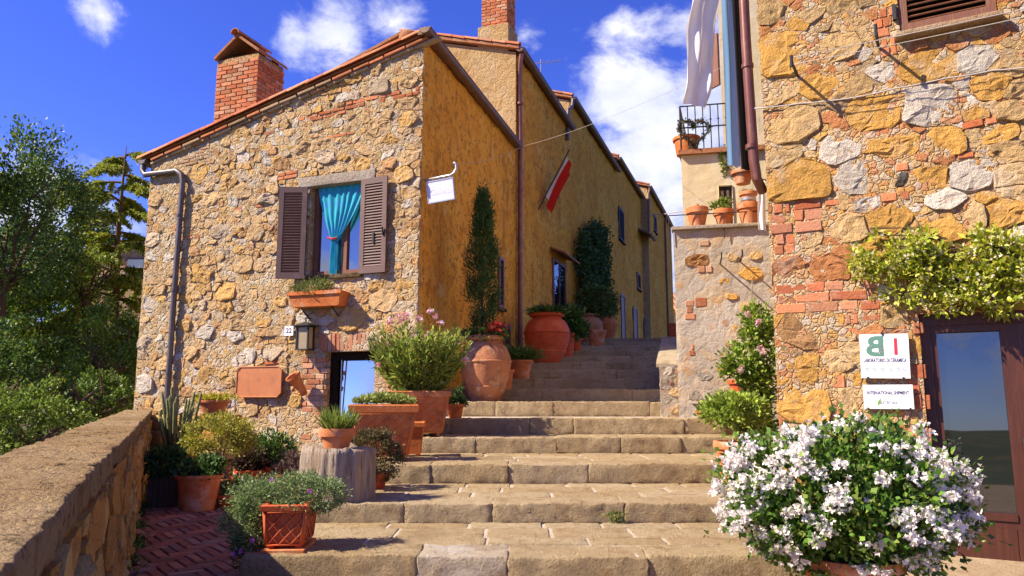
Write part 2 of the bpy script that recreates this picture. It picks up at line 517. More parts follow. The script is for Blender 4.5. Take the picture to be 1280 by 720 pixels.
M['curtain'] = surf('turquoise_curtain', (0.06, 0.50, 0.66), [(6, (0.10, 0.36, 0.74), .45, .65, .6)], (), rough=.9, spec=.1, translucent=.35)
M['leaf'] = surf('leaf', 'attr', (), (), rough=.5, spec=.35, translucent=.30)
M['leaf_dark'] = surf('leaf_dark', 'attr', (), (), rough=.6, spec=.25, translucent=.2)
M['petal'] = surf('petal', 'attr', (), (), rough=.7, spec=.2, translucent=.35)
M['paint'] = surf('sign_paint', 'obj', (), (), rough=.5, spec=.3)
M['glass'] = surf('window_glass', (0.008, 0.012, 0.02), (), (), rough=.015, spec=.5, ior=3.4)
M['glass_door'] = surf('door_glass', (0.004, 0.006, 0.008), (), (), rough=.01, spec=.5, ior=2.2)
M['glass_bright'] = surf('mirror_glass', (0.55, 0.6, 0.66), (), (), rough=.02, spec=.5, metal=1.0)
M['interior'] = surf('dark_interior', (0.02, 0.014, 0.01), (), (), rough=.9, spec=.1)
M['lamp_glass'] = surf('lantern_glass', (0.5, 0.4, 0.24), [(20, (0.6, .52, .38), .5, .7, .6)], (), rough=.2, spec=.5, translucent=.4)
M['rubber'] = surf('cable', (0.05, 0.045, 0.045), (), (), rough=.6, spec=.3)
M['cable_pale'] = surf('pale_cable', (0.42, 0.38, 0.35), (), (), rough=.6, spec=.3)
M['ground'] = surf('terrain', (0.06, 0.075, 0.035), [(.004, (0.12, 0.10, 0.05), .45, .6, .8), (.02, (0.05, 0.075, 0.03), .48, .62, .8), (.15, (0.13, 0.12, 0.06), .5, .7, .6), (3, (0.09, 0.06, 0.035), .5, .7, .5)], [(.4, 1.0), (6, .2)], rough=1, spec=.05, bumpdist=.3)
M['paving'] = surf('stone_paving', (0.33, 0.24, 0.15), [(2, (0.4, 0.31, 0.2), .45, .65, .7), (9, (0.2, 0.13, 0.07), .5, .7, .6), (40, DK, .56, .74, .5)], [(12, 1.0), (60, .5)], rough=.93, spec=.1)

# ------------------------------------------------------------------ masonry
def nz(x, y, z=0.0):
    return mnoise.noise(Vector((x, y, z)))


def clip(poly, nx, ny, d):
    """keep nx*x + ny*y <= d"""
    out = []
    for i in range(len(poly)):
        p, q = poly[i], poly[(i + 1) % len(poly)]
        a, b = nx * p[0] + ny * p[1] - d, nx * q[0] + ny * q[1] - d
        if a <= 0:
            out.append(p)
        if (a < 0 < b) or (b < 0 < a):
            t = a / (a - b)
            out.append((p[0] + (q[0] - p[0]) * t, p[1] + (q[1] - p[1]) * t))
    return out


def area(p):
    return abs(sum(p[i][0] * p[(i + 1) % len(p)][1] - p[(i + 1) % len(p)][0] * p[i][1] for i in range(len(p)))) / 2


def chaikin(p, t=0.22):
    o = []
    for i in range(len(p)):
        a, b = p[i], p[(i + 1) % len(p)]
        o += [(a[0] + (b[0] - a[0]) * t, a[1] + (b[1] - a[1]) * t), (a[0] + (b[0] - a[0]) * (1 - t), a[1] + (b[1] - a[1]) * (1 - t))]
    return o


def in_rect(x, y, r, m=0.0):
    return r[0] - m < x < r[2] + m and r[1] - m < y < r[3] + m


def rubble(bounds, fixed, rects, radii, rng, ax=1.35, gap=0.02, tight=0.86, tries=6000, pick=None, course=0.0, sqr=1):
    """irregular stones filling a wall: a power diagram round measured and random seeds.
    fixed: (x, y, half width, colour); rects: places taken by openings and bricks. -> list of (poly, colour, radius)"""
    seeds = [(x / ax, y, r / ax, c) for x, y, r, c in fixed]
    xs = [p[0] for p in bounds]
    ys = [p[1] for p in bounds]

    def inside(x, y):
        s = None
        for i in range(len(bounds)):
            p, q = bounds[i], bounds[(i + 1) % len(bounds)]
            c = (q[0] - p[0]) * (y - p[1]) - (q[1] - p[1]) * (x - p[0])
            if s is None:
                s = c > 0
            elif (c > 0) != s:
                return False
        return True
    for rad, n in radii:
        for _ in range(n):
            x, y = rng.uniform(min(xs), max(xs)), rng.uniform(min(ys), max(ys))
            r = rad * rng.uniform(.8, 1.2)
            if course and rng.random() < .7:
                y = round(y / course) * course + rng.uniform(-.16, .16) * course
            if not inside(x, y) or any(in_rect(x, y, q, r * .35) for q in rects):
                continue
            X = x / ax
            ok = True
            for sx, sy, sr, _c in seeds:
                dd = (r / ax + sr) * tight
                if abs(sx - X) < dd and abs(sy - y) < dd and (sx - X) ** 2 + (sy - y) ** 2 < dd * dd:
                    ok = False
                    break
            if ok:
                seeds.append((X, y, r / ax, None))
    out = []
    A = np.array([[s[0], s[1], s[2]] for s in seeds])
    B = [(x / ax, y) for x, y in bounds]
    for i, (x, y, r, c) in enumerate(seeds):
        poly = list(B)
        d2 = (A[:, 0] - x) ** 2 + (A[:, 1] - y) ** 2
        for j in np.argsort(d2)[1:28]:
            xj, yj, rj = A[j]
            nx, ny = 2 * (xj - x), 2 * (yj - y)
            L = math.hypot(nx, ny) + 1e-9
            d = xj * xj + yj * yj - x * x - y * y - rj * rj + r * r
            poly = clip(poly, nx / L, ny / L, d / L - gap * .5)
            if len(poly) < 3:
                break
        if len(poly) < 3:
            continue
        rr = r * rng.uniform(1.0, 1.3) + .008
        rq = r * ax * rng.uniform(.80, 1.05) + .006
        if sqr <= 0:
            rr = rq = r * 2.6 + .02
        poly = clip(poly, 1, 0, x + rr)
        poly = clip(poly, -1, 0, rr - x)
        poly = clip(poly, 0, 1, y + rq)
        poly = clip(poly, 0, -1, rq - y)
        if len(poly) < 3:
            continue
        for q in rects:
            q = (q[0] / ax, q[1], q[2] / ax, q[3])
            if len(poly) < 3:
                break
            px, py = [p[0] for p in poly], [p[1] for p in poly]
            if max(px) < q[0] or min(px) > q[2] or max(py) < q[1] or min(py) > q[3]:
                continue
            opts = sorted([(q[0] - x, 0), (x - q[2], 1), (q[1] - y, 2), (y - q[3], 3)], reverse=True)
            k = opts[0][1]
            g = gap * .4
            poly = (clip(poly, 1, 0, q[0] - g), clip(poly, -1, 0, -q[2] - g), clip(poly, 0, 1, q[1] - g), clip(poly, 0, -1, -q[3] - g))[k] if True else poly
        if len(poly) < 3:
            continue
        poly = [(p[0] * ax, p[1]) for p in poly]
        if area(poly) < .0009:
            continue
        out.append((poly, c if c else (pick(rng, x * ax, y) if pick else (.4, .3, .2)), r * ax))
    return out


def stone_shape(wall, poly, proud, rng, soft=1.0):
    """(verts, faces) of one rough stone standing out of the wall"""
    size = math.sqrt(area(poly))
    sd = rng.uniform(0, 900)
    rough_ = []
    for i, (a, b) in enumerate(chaikin(poly, rng.uniform(.03, .10))):
        rough_.append((a, b))
    p = []
    for i in range(len(rough_)):
        a, b = rough_[i], rough_[(i + 1) % len(rough_)]
        L = math.hypot(b[0] - a[0], b[1] - a[1])
        k = max(1, min(6, int(L / (size * .17 + .015))))
        for j in range(k):
            t = j / k
            x, y = a[0] + (b[0] - a[0]) * t, a[1] + (b[1] - a[1]) * t
            w = .10 * size + .004
            q = 1.6 / (size + .03)
            p.append((x + w * nz(x * q, y * q, sd + 7) + .4 * w * nz(x * 30, y * 30, sd), y + w * nz(x * q, y * q, sd + 17) + .4 * w * nz(x * 30, y * 30, sd + 9)))
    cx = sum(q[0] for q in p) / len(p)
    cy = sum(q[1] for q in p) / len(p)
    n = len(p)
    ring = []
    tx, ty = rng.gauss(0, .10), rng.gauss(0, .10)
    for k, (sc_, hh) in enumerate(((1.0, -.05), (1.0, proud * .50), (.965, proud * .88), (.80, proud * 1.0), (.56, proud * 1.02), (.28, proud * 1.03))):
        row = []
        for (x, y) in p:
            w = 1 + (.05 if k < 2 else .11) * soft * nz(x * 9, y * 9, sd + k)
            X, Y = cx + (x - cx) * sc_ * w, cy + (y - cy) * sc_ * w
            h = hh
            if k >= 2:
                h += max(-.02, min(.02, tx * (X - cx) + ty * (Y - cy)))
                h += (nz(X * 5, Y * 5, sd) * .45 + nz(X * 15, Y * 15, sd + 3) * .6 + nz(X * 34, Y * 34, sd + 5) * .5) * min(.032, .08 * size + .36 * proud) * soft
            row.append(wall.pt(X, h, Y))
        ring.append(row)
    vs = [v for row in ring for v in row] + [wall.pt(cx, proud * 1.05 + nz(cx * 5, cy * 5, sd) * .02, cy)]
    fs = []
    for k in range(5):
        for i in range(n):
            a, b = k * n + i, k * n + (i + 1) % n
            fs.append((a, b, b + n, a + n))
    c = len(vs) - 1
    for i in range(n):
        fs.append((5 * n + i, 5 * n + (i + 1) % n, c))
    return vs, fs


def lay_stones(wall, cells, parent, rng, proud=(.012, .045), mat='stone', name='stone', most=300, restname='small_stones'):
    cells = sorted(cells, key=lambda c: -area(c[0]))
    rest = MB()
    for i, (poly, colr, r) in enumerate(cells):
        h = rng.uniform(*proud) * (0.55 + min(1.0, r / .18))
        j = rng.uniform(.82, 1.15)
        colr = tuple(min(.85, c * j) for c in colr)
        vs, fs = stone_shape(wall, poly, h, rng)
        if i < most:
            mb = MB()
            mb.add(vs, fs, colr)
            mb.build(name, M[mat], parent, smooth=False, attr=True)
        else:
            rest.add(vs, fs, colr)
    if rest.v:
        tag(rest.build(restname, M[mat], parent, smooth=False, attr=True), kind='stuff')


def wall_sheet(wall, s0, s1, ztop, zbot, holes, step, amp, h0=0.0, freq=3.0, seed=0.0, thick=0.25, smear=0.0):
    """front skin of a wall as a gently uneven sheet with real openings (reveals included); ztop may be a function of s"""
    zt = ztop if callable(ztop) else (lambda s: ztop)
    zmax = max(zt(s0), zt(s1), zt((s0 + s1) / 2))
    S, Z = {s0, s1}, {zbot, zmax}
    for i in range(int((s1 - s0) / step) + 1):
        S.add(round(s0 + i * step, 4))
    for i in range(int((zmax - zbot) / step) + 1):
        Z.add(round(zbot + i * step, 4))
    for q in holes:
        S |= {q[0], q[2]}
        Z |= {q[1], q[3]}
    S = [s for s in sorted(S) if s0 <= s <= s1]
    Z = [z for z in sorted(Z) if zbot <= z <= zmax]
    mb = MB()
    idx = {}
    vs, fs = [], []

    def vid(i, j):
        if (i, j) in idx:
            return idx[i, j]
        s, z = S[i], min(Z[j], zt(S[i]))
        h = h0 + amp * (nz(s * freq, z * freq, seed) + .8 * nz(s * freq * 3, z * freq * 3, seed + 5))
        h += smear * max(0.0, nz(s * .9, z * .75, seed + 11) + .12)
        if i in (0, len(S) - 1):
            h = h0
        idx[i, j] = len(vs)
        vs.append(wall.pt(s, h, z))
        return idx[i, j]
    for i in range(len(S) - 1):
        for j in range(len(Z) - 1):
            sm, zm = (S[i] + S[i + 1]) / 2, (Z[j] + Z[j + 1]) / 2
            if Z[j] >= min(zt(S[i]), zt(S[i + 1])) + 1e-6 and Z[j] >= max(zt(S[i]), zt(S[i + 1])):
                continue
            if any(in_rect(sm, zm, q) for q in holes):
                continue
            f = (vid(i, j), vid(i + 1, j), vid(i + 1, j + 1), vid(i, j + 1))
            fs.append(f)
    mb.add(vs, fs)
    for (a, b, c, d) in holes:
        for p, q in (((a, b), (a, d)), ((a, d), (c, d)), ((c, d), (c, b)), ((c, b), (a, b))):
            mb.quad(wall.pt(p[0], h0 + .02, p[1]), wall.pt(q[0], h0 + .02, q[1]), wall.pt(q[0], -thick, q[1]), wall.pt(p[0], -thick, p[1]))
    return mb


_blk = {}


def block_verts(lx, ly, lz, r, rng, amp=0.006, nsub=(5, 2, 2), freq=6.0):
    """rounded rough block centred on the origin"""
    def ticks(h, n):
        r_ = min(r, h * .9)
        return [-h, -h + r_ * .4] + [(-h + r_) + (2 * (h - r_)) * i / max(1, n) for i in range(n + 1)] + [h - r_ * .4, h]
    hx, hy, hz = lx / 2, ly / 2, lz / 2
    T = (ticks(hx, nsub[0]), ticks(hy, nsub[1]), ticks(hz, nsub[2]))
    H = (hx, hy, hz)
    vs, fs, ids = [], [], {}
    sd = rng.uniform(0, 999)

    def vid(p):
        k = tuple(round(c, 5) for c in p)
        if k in ids:
            return ids[k]
        q = Vector([max(-H[i] + min(r, H[i] * .9), min(H[i] - min(r, H[i] * .9), p[i])) for i in range(3)])
        d = Vector(p) - q
        if d.length > 1e-9:
            rr = min(r, min(H) * .9)
            L = d.length
            d = d / L * min(L, rr)
        w = q + d
        nn = Vector((nz(w.x * freq, w.y * freq, w.z * freq + sd), nz(w.x * freq + 40, w.y * freq, w.z * freq + sd), nz(w.x * freq, w.y * freq + 40, w.z * freq + sd)))
        n2 = Vector((nz(w.x * 23, w.y * 23, w.z * 23 + sd), nz(w.x * 23 + 9, w.y * 23, w.z * 23 + sd), nz(w.x * 23, w.y * 23 + 9, w.z * 23 + sd)))
        w = w + nn * amp * .9 + n2 * amp * 1.1
        ids[k] = len(vs)
        vs.append(w)
        return ids[k]
    for axis in range(3):
        u, v = (axis + 1) % 3, (axis + 2) % 3
        for sgn in (-1, 1):
            for i in range(len(T[u]) - 1):
                for j in range(len(T[v]) - 1):
                    f = []
                    for (a, b) in ((i, j), (i + 1, j), (i + 1, j + 1), (i, j + 1)):
                        p = [0, 0, 0]
                        p[axis], p[u], p[v] = sgn * H[axis], T[u][a], T[v][b]
                        f.append(vid(p))
                    fs.append(tuple(f if sgn > 0 else f[::-1]))
    return vs, fs


def rough_block(name, m, size, mat, parent, rng, colr=(.4, .3, .2), r=.02, amp=.006, nsub=(5, 2, 2)):
    vs, fs = block_verts(*size, r, rng, amp, nsub)
    mb = MB()
    mb.add([m @ v for v in vs], fs, colr)
    return mb.build(name, M[mat], parent, smooth='all', attr=True)


_brickmesh = {}


def brick_mesh(l, w, h, variant, mat):
    k = (round(l, 2), round(w, 2), round(h, 3), variant, mat)
    if k not in _brickmesh:
        rng = random.Random(str(k))
        hx, hy, hz = l / 2, w / 2, h / 2
        bm = bmesh.new()
        bmesh.ops.create_cube(bm, size=1.0)
        for v in bm.verts:
            v.co = Vector((v.co.x * l, v.co.y * w, v.co.z * h)) + Vector((rng.uniform(-1, 1), rng.uniform(-1, 1), rng.uniform(-1, 1))) * min(.006, h * .08)
        bmesh.ops.bevel(bm, geom=list(bm.edges), offset=min(.006, h * .12), segments=1, affect='EDGES')
        me = bpy.data.meshes.new('brick')
        bm.to_mesh(me)
        bm.free()
        me.materials.append(M[mat])
        _brickmesh[k] = me
    return _brickmesh[k]


BRICKS = [(.45, .145, .07), (.50, .19, .09), (.40, .12, .055), (.46, .21, .12), (.36, .15, .085), (.52, .24, .13)]


def brick(m, l, w, h, parent, rng, pal=BRICKS, mat='brick', name='brick'):
    o = link_mesh(name, brick_mesh(l, w, h, rng.randrange(3), mat), parent, m)
    c = rng.choice(pal)
    j = rng.uniform(.75, 1.2)
    o.color = (c[0] * j, c[1] * j, c[2] * j, 1)
    return o


def brick_field(wall, s0, z0, s1, z1, parent, rng, bl=.26, bh=.062, joint=.013, depth=.10, proud=.012, ragged=0.0, pal=BRICKS, tilt=0.0, skip=0.0, name='brick'):
    """courses of bricks in a patch of wall"""
    n = max(1, round((z1 - z0) / (bh + joint)))
    ch = (z1 - z0) / n
    for j in range(n):
        s = s0 - (bl * .5 if j % 2 else 0) + rng.uniform(-.03, .03)
        a0, a1 = s0 + rng.uniform(-ragged, ragged), s1 + rng.uniform(-ragged, ragged)
        while s < a1 - .03:
            l = bl * rng.choice((1, 1, .9, .5 if ragged or tilt else 1))
            e = min(s + l, a1)
            b = max(s, a0)
            s = s + l + joint
            if e - b < .04 or rng.random() < skip:
                continue
            l_ = round((e - b) / .04) * .04
            if l_ < .04:
                continue
            zc = z0 + (j + .5) * ch + math.tan(tilt) * ((b + e) / 2 - s0)
            brick(wall.mat((b + e) / 2, proud - depth / 2 + rng.uniform(-.006, .008), zc, -tilt + rng.uniform(-.015, .015)), min(l_, e - b), depth, round(ch - joint, 3), parent, rng, pal, name=name)


# ------------------------------------------------------------------ leaves
def leaf_mesh(name, P, D, L, W, C, parent, mat='leaf', rng=None, fold=.18, droop=0.0):
    """one mesh of many small leaves: base points P, directions D, lengths, widths and colours"""
    rng = rng or np.random.default_rng(1)
    P, D = np.asarray(P, float), np.asarray(D, float)
    n = len(P)
    D = D / (np.linalg.norm(D, axis=1, keepdims=True) + 1e-9)
    L = np.broadcast_to(np.asarray(L, float), (n,))[:, None]
    W = np.broadcast_to(np.asarray(W, float), (n,))[:, None]
    C = np.broadcast_to(np.asarray(C, float), (n, 3))
    rv = rng.normal(size=(n, 3))
    S = np.cross(D, rv)
    S /= np.linalg.norm(S, axis=1, keepdims=True) + 1e-9
    N = np.cross(S, D)
    mid = P + D * L * .45 + N * L * fold * .6
    tip = P + D * L - np.array([0, 0, 1.0]) * L * droop
    V = np.stack([P, mid - S * W * .5, tip, mid + S * W * .5], 1).reshape(-1, 3)
    if parent:
        inv = np.array(MW[parent.name].inverted())
        V = V @ inv[:3, :3].T + inv[:3, 3]
    me = bpy.data.meshes.new(name)
    me.vertices.add(4 * n)
    me.vertices.foreach_set('co', V.astype(np.float32).ravel())
    me.loops.add(4 * n)
    me.loops.foreach_set('vertex_index', np.arange(4 * n, dtype=np.int32))
    me.polygons.add(n)
    me.polygons.foreach_set('loop_start', np.arange(0, 4 * n, 4, dtype=np.int32))
    me.update(calc_edges=True)
    a = me.color_attributes.new('col', 'FLOAT_COLOR', 'CORNER')
    cc = np.concatenate([np.repeat(C, 4, 0), np.ones((4 * n, 1))], 1)
    a.data.foreach_set('color', cc.astype(np.float32).ravel())
    me.materials.append(M[mat])
    return link_mesh(name, me, parent)


def palette(rng, n, cols, jitter=.25):
    cols = np.asarray(cols, float)
    c = cols[rng.integers(0, len(cols), n)]
    return np.clip(c * rng.uniform(1 - jitter, 1 + jitter, (n, 1)), 0, .9)


def clumps(rng, c, r, k, n, spread, shell=.55, low=-1.0):
    """n points in k clumps inside an ellipsoid c, r (shell: 0 fills the volume, 1 hugs the surface) and outward directions"""
    d = rng.normal(size=(k * 3, 3))
    d /= np.linalg.norm(d, axis=1, keepdims=True)
    d = d[d[:, 2] > low][:k]
    k = len(d)
    rad = (shell + (1 - shell) * rng.random((k, 1)) ** .5) * rng.uniform(.82, 1.08, (k, 1))
    cc = d * rad
    i = rng.integers(0, k, n)
    p = cc[i] + rng.normal(size=(n, 3)) * spread
    P = np.asarray(c) + p * np.asarray(r)
    O = p + rng.normal(size=(n, 3)) * .55
    return P, O, cc[i]


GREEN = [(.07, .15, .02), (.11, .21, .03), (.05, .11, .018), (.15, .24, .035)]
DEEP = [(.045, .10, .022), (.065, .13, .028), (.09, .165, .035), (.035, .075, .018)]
YELLOW = [(.17, .19, .025), (.22, .23, .035), (.11, .14, .02), (.26, .25, .05)]
OLIVE = [(.10, .12, .03), (.14, .15, .04), (.07, .09, .025)]
GREYG = [(.09, .13, .06), (.13, .17, .08), (.06, .10, .045), (.16, .2, .1)]
WHITE_P = [(.84, .82, .78), (.80, .76, .74), (.86, .84, .78), (.80, .73, .72), (.74, .68, .60)]


def florets(name, P, A, size, C, parent, rng, petals=5, spread=.35):
    """five petalled flowers at P facing A"""
    P, A = np.asarray(P, float), np.asarray(A, float)
    A = A / (np.linalg.norm(A, axis=1, keepdims=True) + 1e-9)
    n = len(P)
    u = np.cross(A, rng.normal(size=(n, 3)))
    u /= np.linalg.norm(u, axis=1, keepdims=True) + 1e-9
    w = np.cross(A, u)
    PP, DD = [], []
    for k in range(petals):
        t = 2 * math.pi * k / petals
        PP.append(P)
        DD.append(u * math.cos(t) + w * math.sin(t) + A * spread)
    return leaf_mesh(name, np.concatenate(PP), np.concatenate(DD), size, size * .85, np.concatenate([C] * petals), parent, 'petal', rng, fold=.1)


# ------------------------------------------------------------------ pots
def pot_profile(rb, rt, h, rim=.04, lip=.018):
    return [(0.001, 0), (rb, 0), (rb * 1.02, h * .03), (rt * .97, h - rim), (rt + lip, h - rim), (rt + lip * 1.25, h - rim * .5), (rt + lip, h), (rt - .015, h), (rt - .03, h - .03), (rt * .93, h - .06), (.001, h - .06)]


def pot_part(root, c, rb, rt, h, mat='terra', rim=.05, n=28, name='pot', lip=.018, soil=True):
    mb = MB()
    mb.lathe(c, pot_profile(rb, rt, h, rim, lip), n)
    o = mb.build(name, M[mat], root, smooth=True)
    if soil:
        s = MB()
        s.lathe((c[0], c[1], c[2] + h - .045), [(rt * .93, 0), (rt * .5, .012), (.001, .018)], 18)
        s.build('soil', M['soil'], root, smooth=True)
    return o


def jar_part(root, c, rmax, h, mat='terra_old', name='jar', neck=.62, base=.55, rings=True):
    prof = [(.001, 0), (rmax * base, 0), (rmax * base * 1.05, h * .03), (rmax * .80, h * .2), (rmax * .96, h * .42), (rmax, h * .58), (rmax * .95, h * .72), (rmax * .80, h * .84), (rmax * neck, h * .90), (rmax * neck, h * .925),
            (rmax * (neck + .14), h * .94), (rmax * (neck + .17), h * .97), (rmax * (neck + .13), h), (rmax * neck, h), (rmax * (neck - .08), h * .96), (rmax * (neck - .1), h * .9), (.001, h * .9)]
    if rings:
        out = []
        for i, (r_, z_) in enumerate(prof):
            out.append((r_, z_))
            if i in (3, 5):
                out += [(r_ * 1.005, z_ + h * .012), (r_ * 1.045, z_ + h * .02), (r_ * 1.045, z_ + h * .035), (r_ * 1.01, z_ + h * .045)]
        prof = out
    mb = MB()
    mb.lathe(c, prof, 36)
    o = mb.build(name, M[mat], root, smooth=True)
    s = MB()
    s.lathe((c[0], c[1], c[2] + h * .93), [(rmax * (neck - .085), 0), (.001, .02)], 18)
    s.build('soil', M['soil'], root)
    return o


def box_planter(root, c, wt, dt, h, rz, taper=.78, mat='terra_old', relief=True, name='planter_box'):
    """square terracotta planter, wider at the top, with a rolled rim, feet and a raised lattice on its faces"""
    m = Matrix.Translation(c) @ Matrix.Rotation(rz, 4, 'Z')
    mb = MB()
    z0 = h * .08

    def ring(f, z, ex=0):
        return [m @ Vector((sx * (wt / 2 * f + ex), sy * (dt / 2 * f + ex), z)) for sx, sy in ((-1, -1), (1, -1), (1, 1), (-1, 1))]
    rows = [ring(taper, z0), ring(1 - (1 - taper) * .14, h * .86), ring(1, h * .865, .012), ring(1, h * .98, .016), ring(1, h, .006), ring(1, h, -.025), ring(.97, h * .9, -.03)]
    vs = [v for r_ in rows for v in r_]
    fs = [(0, 3, 2, 1)] + [(k * 4 + i, k * 4 + (i + 1) % 4, (k + 1) * 4 + (i + 1) % 4, (k + 1) * 4 + i) for k in range(len(rows) - 1) for i in range(4)]
    mb.add(vs, fs)
    for sx in (-1, 1):
        for sy in (-1, 1):
            mb.box(m, sx * wt * taper * .46 - .04 * (sx > 0) - .0 * sx, sx * wt * taper * .46 + .04 * (sx < 0), sy * dt * taper * .46 - .04 * (sy > 0), sy * dt * taper * .46 + .04 * (sy < 0), 0, z0)
    o = mb.build(name, M[mat], root)
    if relief:
        rb = MB()
        for face in range(4):
            hw, hd = (wt / 2, dt / 2) if face % 2 == 0 else (dt / 2, wt / 2)
            fm = m @ Matrix.Rotation(face * math.pi / 2, 4, 'Z')

            def fp(x, t):           # x -1..1 over the face, t 0..1 up
                f = taper + (1 - taper) * (.08 + .86 * t * .86)
                return fm @ Vector((x * hw * f * .93, -hd * f - .001, z0 + (h * .86 - z0) * t))
            n = max(3, round(hw / .075))
            for k in range(-n, 2 * n):
                for sg in (1, -1):
                    p = []
                    for i in range(13):
                        t = .05 + .9 * i / 12
                        x = -1 + 2 * (k + sg * t * n * .9 + (0 if sg > 0 else n * .4)) / n
                        if -1 <= x <= 1:
                            p.append(fp(x, t))
                    if len(p) > 1:
                        rb.tube(p, .0075, 5)
            for t in (.03, .97):
                rb.tube([fp(-1, t), fp(1, t)], .009, 5)
            for x in (-1, 1):
                rb.tube([fp(x, .03), fp(x, .97)], .009, 5)
        rb.build('lattice_relief', M[mat], root, smooth='all')
    sb = MB()
    sb.add([m @ Vector((sx * wt * .46, sy * dt * .46, h * .92)) for sx, sy in ((-1, -1), (1, -1), (1, 1), (-1, 1))], [(0, 1, 2, 3)])
    sb.build('soil', M['soil'], root)
    return o

# ================================================================== the setting
# ------------------------------------------------------------------ terrain: one sheet out to the horizon
def terrain_z(x, y):
    # the village stands on a spur: level ground ahead and to the right, falling away left and behind
    left = max(0.0, -(x + 7.4 + max(0.0, (y - 13) * .12)))
    left = max(0.0, -x - .52 - .4657 * y + .6) if -3 < y < 13.5 else left
    back = max(0.0, -y - 5.0)
    d = math.hypot(left, back)
    rr = math.hypot(x, y)
    z = -.35 - 1.3 * (1 - math.exp(-d / 1.2)) - min(d * .33, 70.0)
    if y > 22:
        z += min(2.6, (y - 22) * .12) * (1 if d < 6 else 0)
    if rr > 150:
        t = min(1, (rr - 150) / 1400)
        z = z * (1 - t) + t * (-95)
        hills = 260 * nz(x / 2600, y / 2600, 3.3) + 90 * nz(x / 800, y / 800, 7.1)
        far = 620 * max(0, nz(x / 5200, y / 5200, 1.7) + .35) * min(1, max(0, (rr - 3500) / 5000))
        z += (hills * .5 + far) * t
    return z


tb = MB()
radii_ = [0.0] + [1.2 * 1.085 ** k for k in range(118)]
NA = 144
vs = []
for r_ in radii_:
    for k in range(NA):
        a = 2 * math.pi * k / NA
        x, y = r_ * math.sin(a), r_ * math.cos(a) + 3
        vs.append((x, y, terrain_z(x, y)))
fs = [(i * NA + k, i * NA + (k + 1) % NA, (i + 1) * NA + (k + 1) % NA, (i + 1) * NA + k) for i in range(len(radii_) - 1) for k in range(NA)]
tb.add(vs, fs)
tag(tb.build('terrain', M['ground'], None, smooth='all'), kind='structure')

# ------------------------------------------------------------------ measured planes
LW = Wall((-6.95, 13.70), (0.939, -0.344))             # stone front of the near house
LLEN = 5.82
F1 = Wall((-1.49, 11.70), (0.286, 1.0))                # street fronts, one after another up the hill
F2 = Wall((0.09, 17.2), (0.325, 1.0))
F3 = Wall((1.85, 22.6), (0.34, 1.0))
F4 = Wall((4.43, 30.2), (0.345, 1.0))
F5 = Wall((6.53 + .32, 36.3 - .11), (0.345, 1.0))
RW = Wall((2.50, 7.00), (0.87, -0.494))                # stone front of the house on the right
PA, PB = Vector((-0.45, 0.50, 0)), Vector((-6.45, 13.38, 0))   # inner top edge of the parapet


def ltop(s):
    return 5.80 + (7.25 - 5.80) * s / LLEN


# ------------------------------------------------------------------ stairs
STEP_Z = [.19, .353, .554, .757, .975, 1.195, 1.40, 1.60, 1.80, 2.0, 2.2, 2.4, 2.6, 2.8, 3.0]
STEP_D = [5.30, 6.66, 8.15, 9.71, 10.52, 11.82, 12.75, 13.75, 14.75, 15.85, 17.2, 18.3, 19.5, 20.8, 22.0]


def fx(d):
    """x of the street fronts at depth d"""
    if d < 17.2:
        return -1.49 + .286 * (d - 11.7)
    if d < 22.6:
        return .09 + .325 * (d - 17.2)
    if d < 30.2:
        return 1.85 + .34 * (d - 22.6)
    if d < 36.3:
        return 4.43 + .345 * (d - 30.2)
    return 6.53 + .345 * (d - 36.3)


def sl(d):
    return -1.88 + .03 * (d - 5.3) if d < 11.75 else fx(d) - .03


def sr(d):
    if d < 6.6:
        return 2.22
    if d < 8:
        return 2.46
    if d < 11.6:
        return 3.0
    return 2.62 + .23 * (d - 11.8)


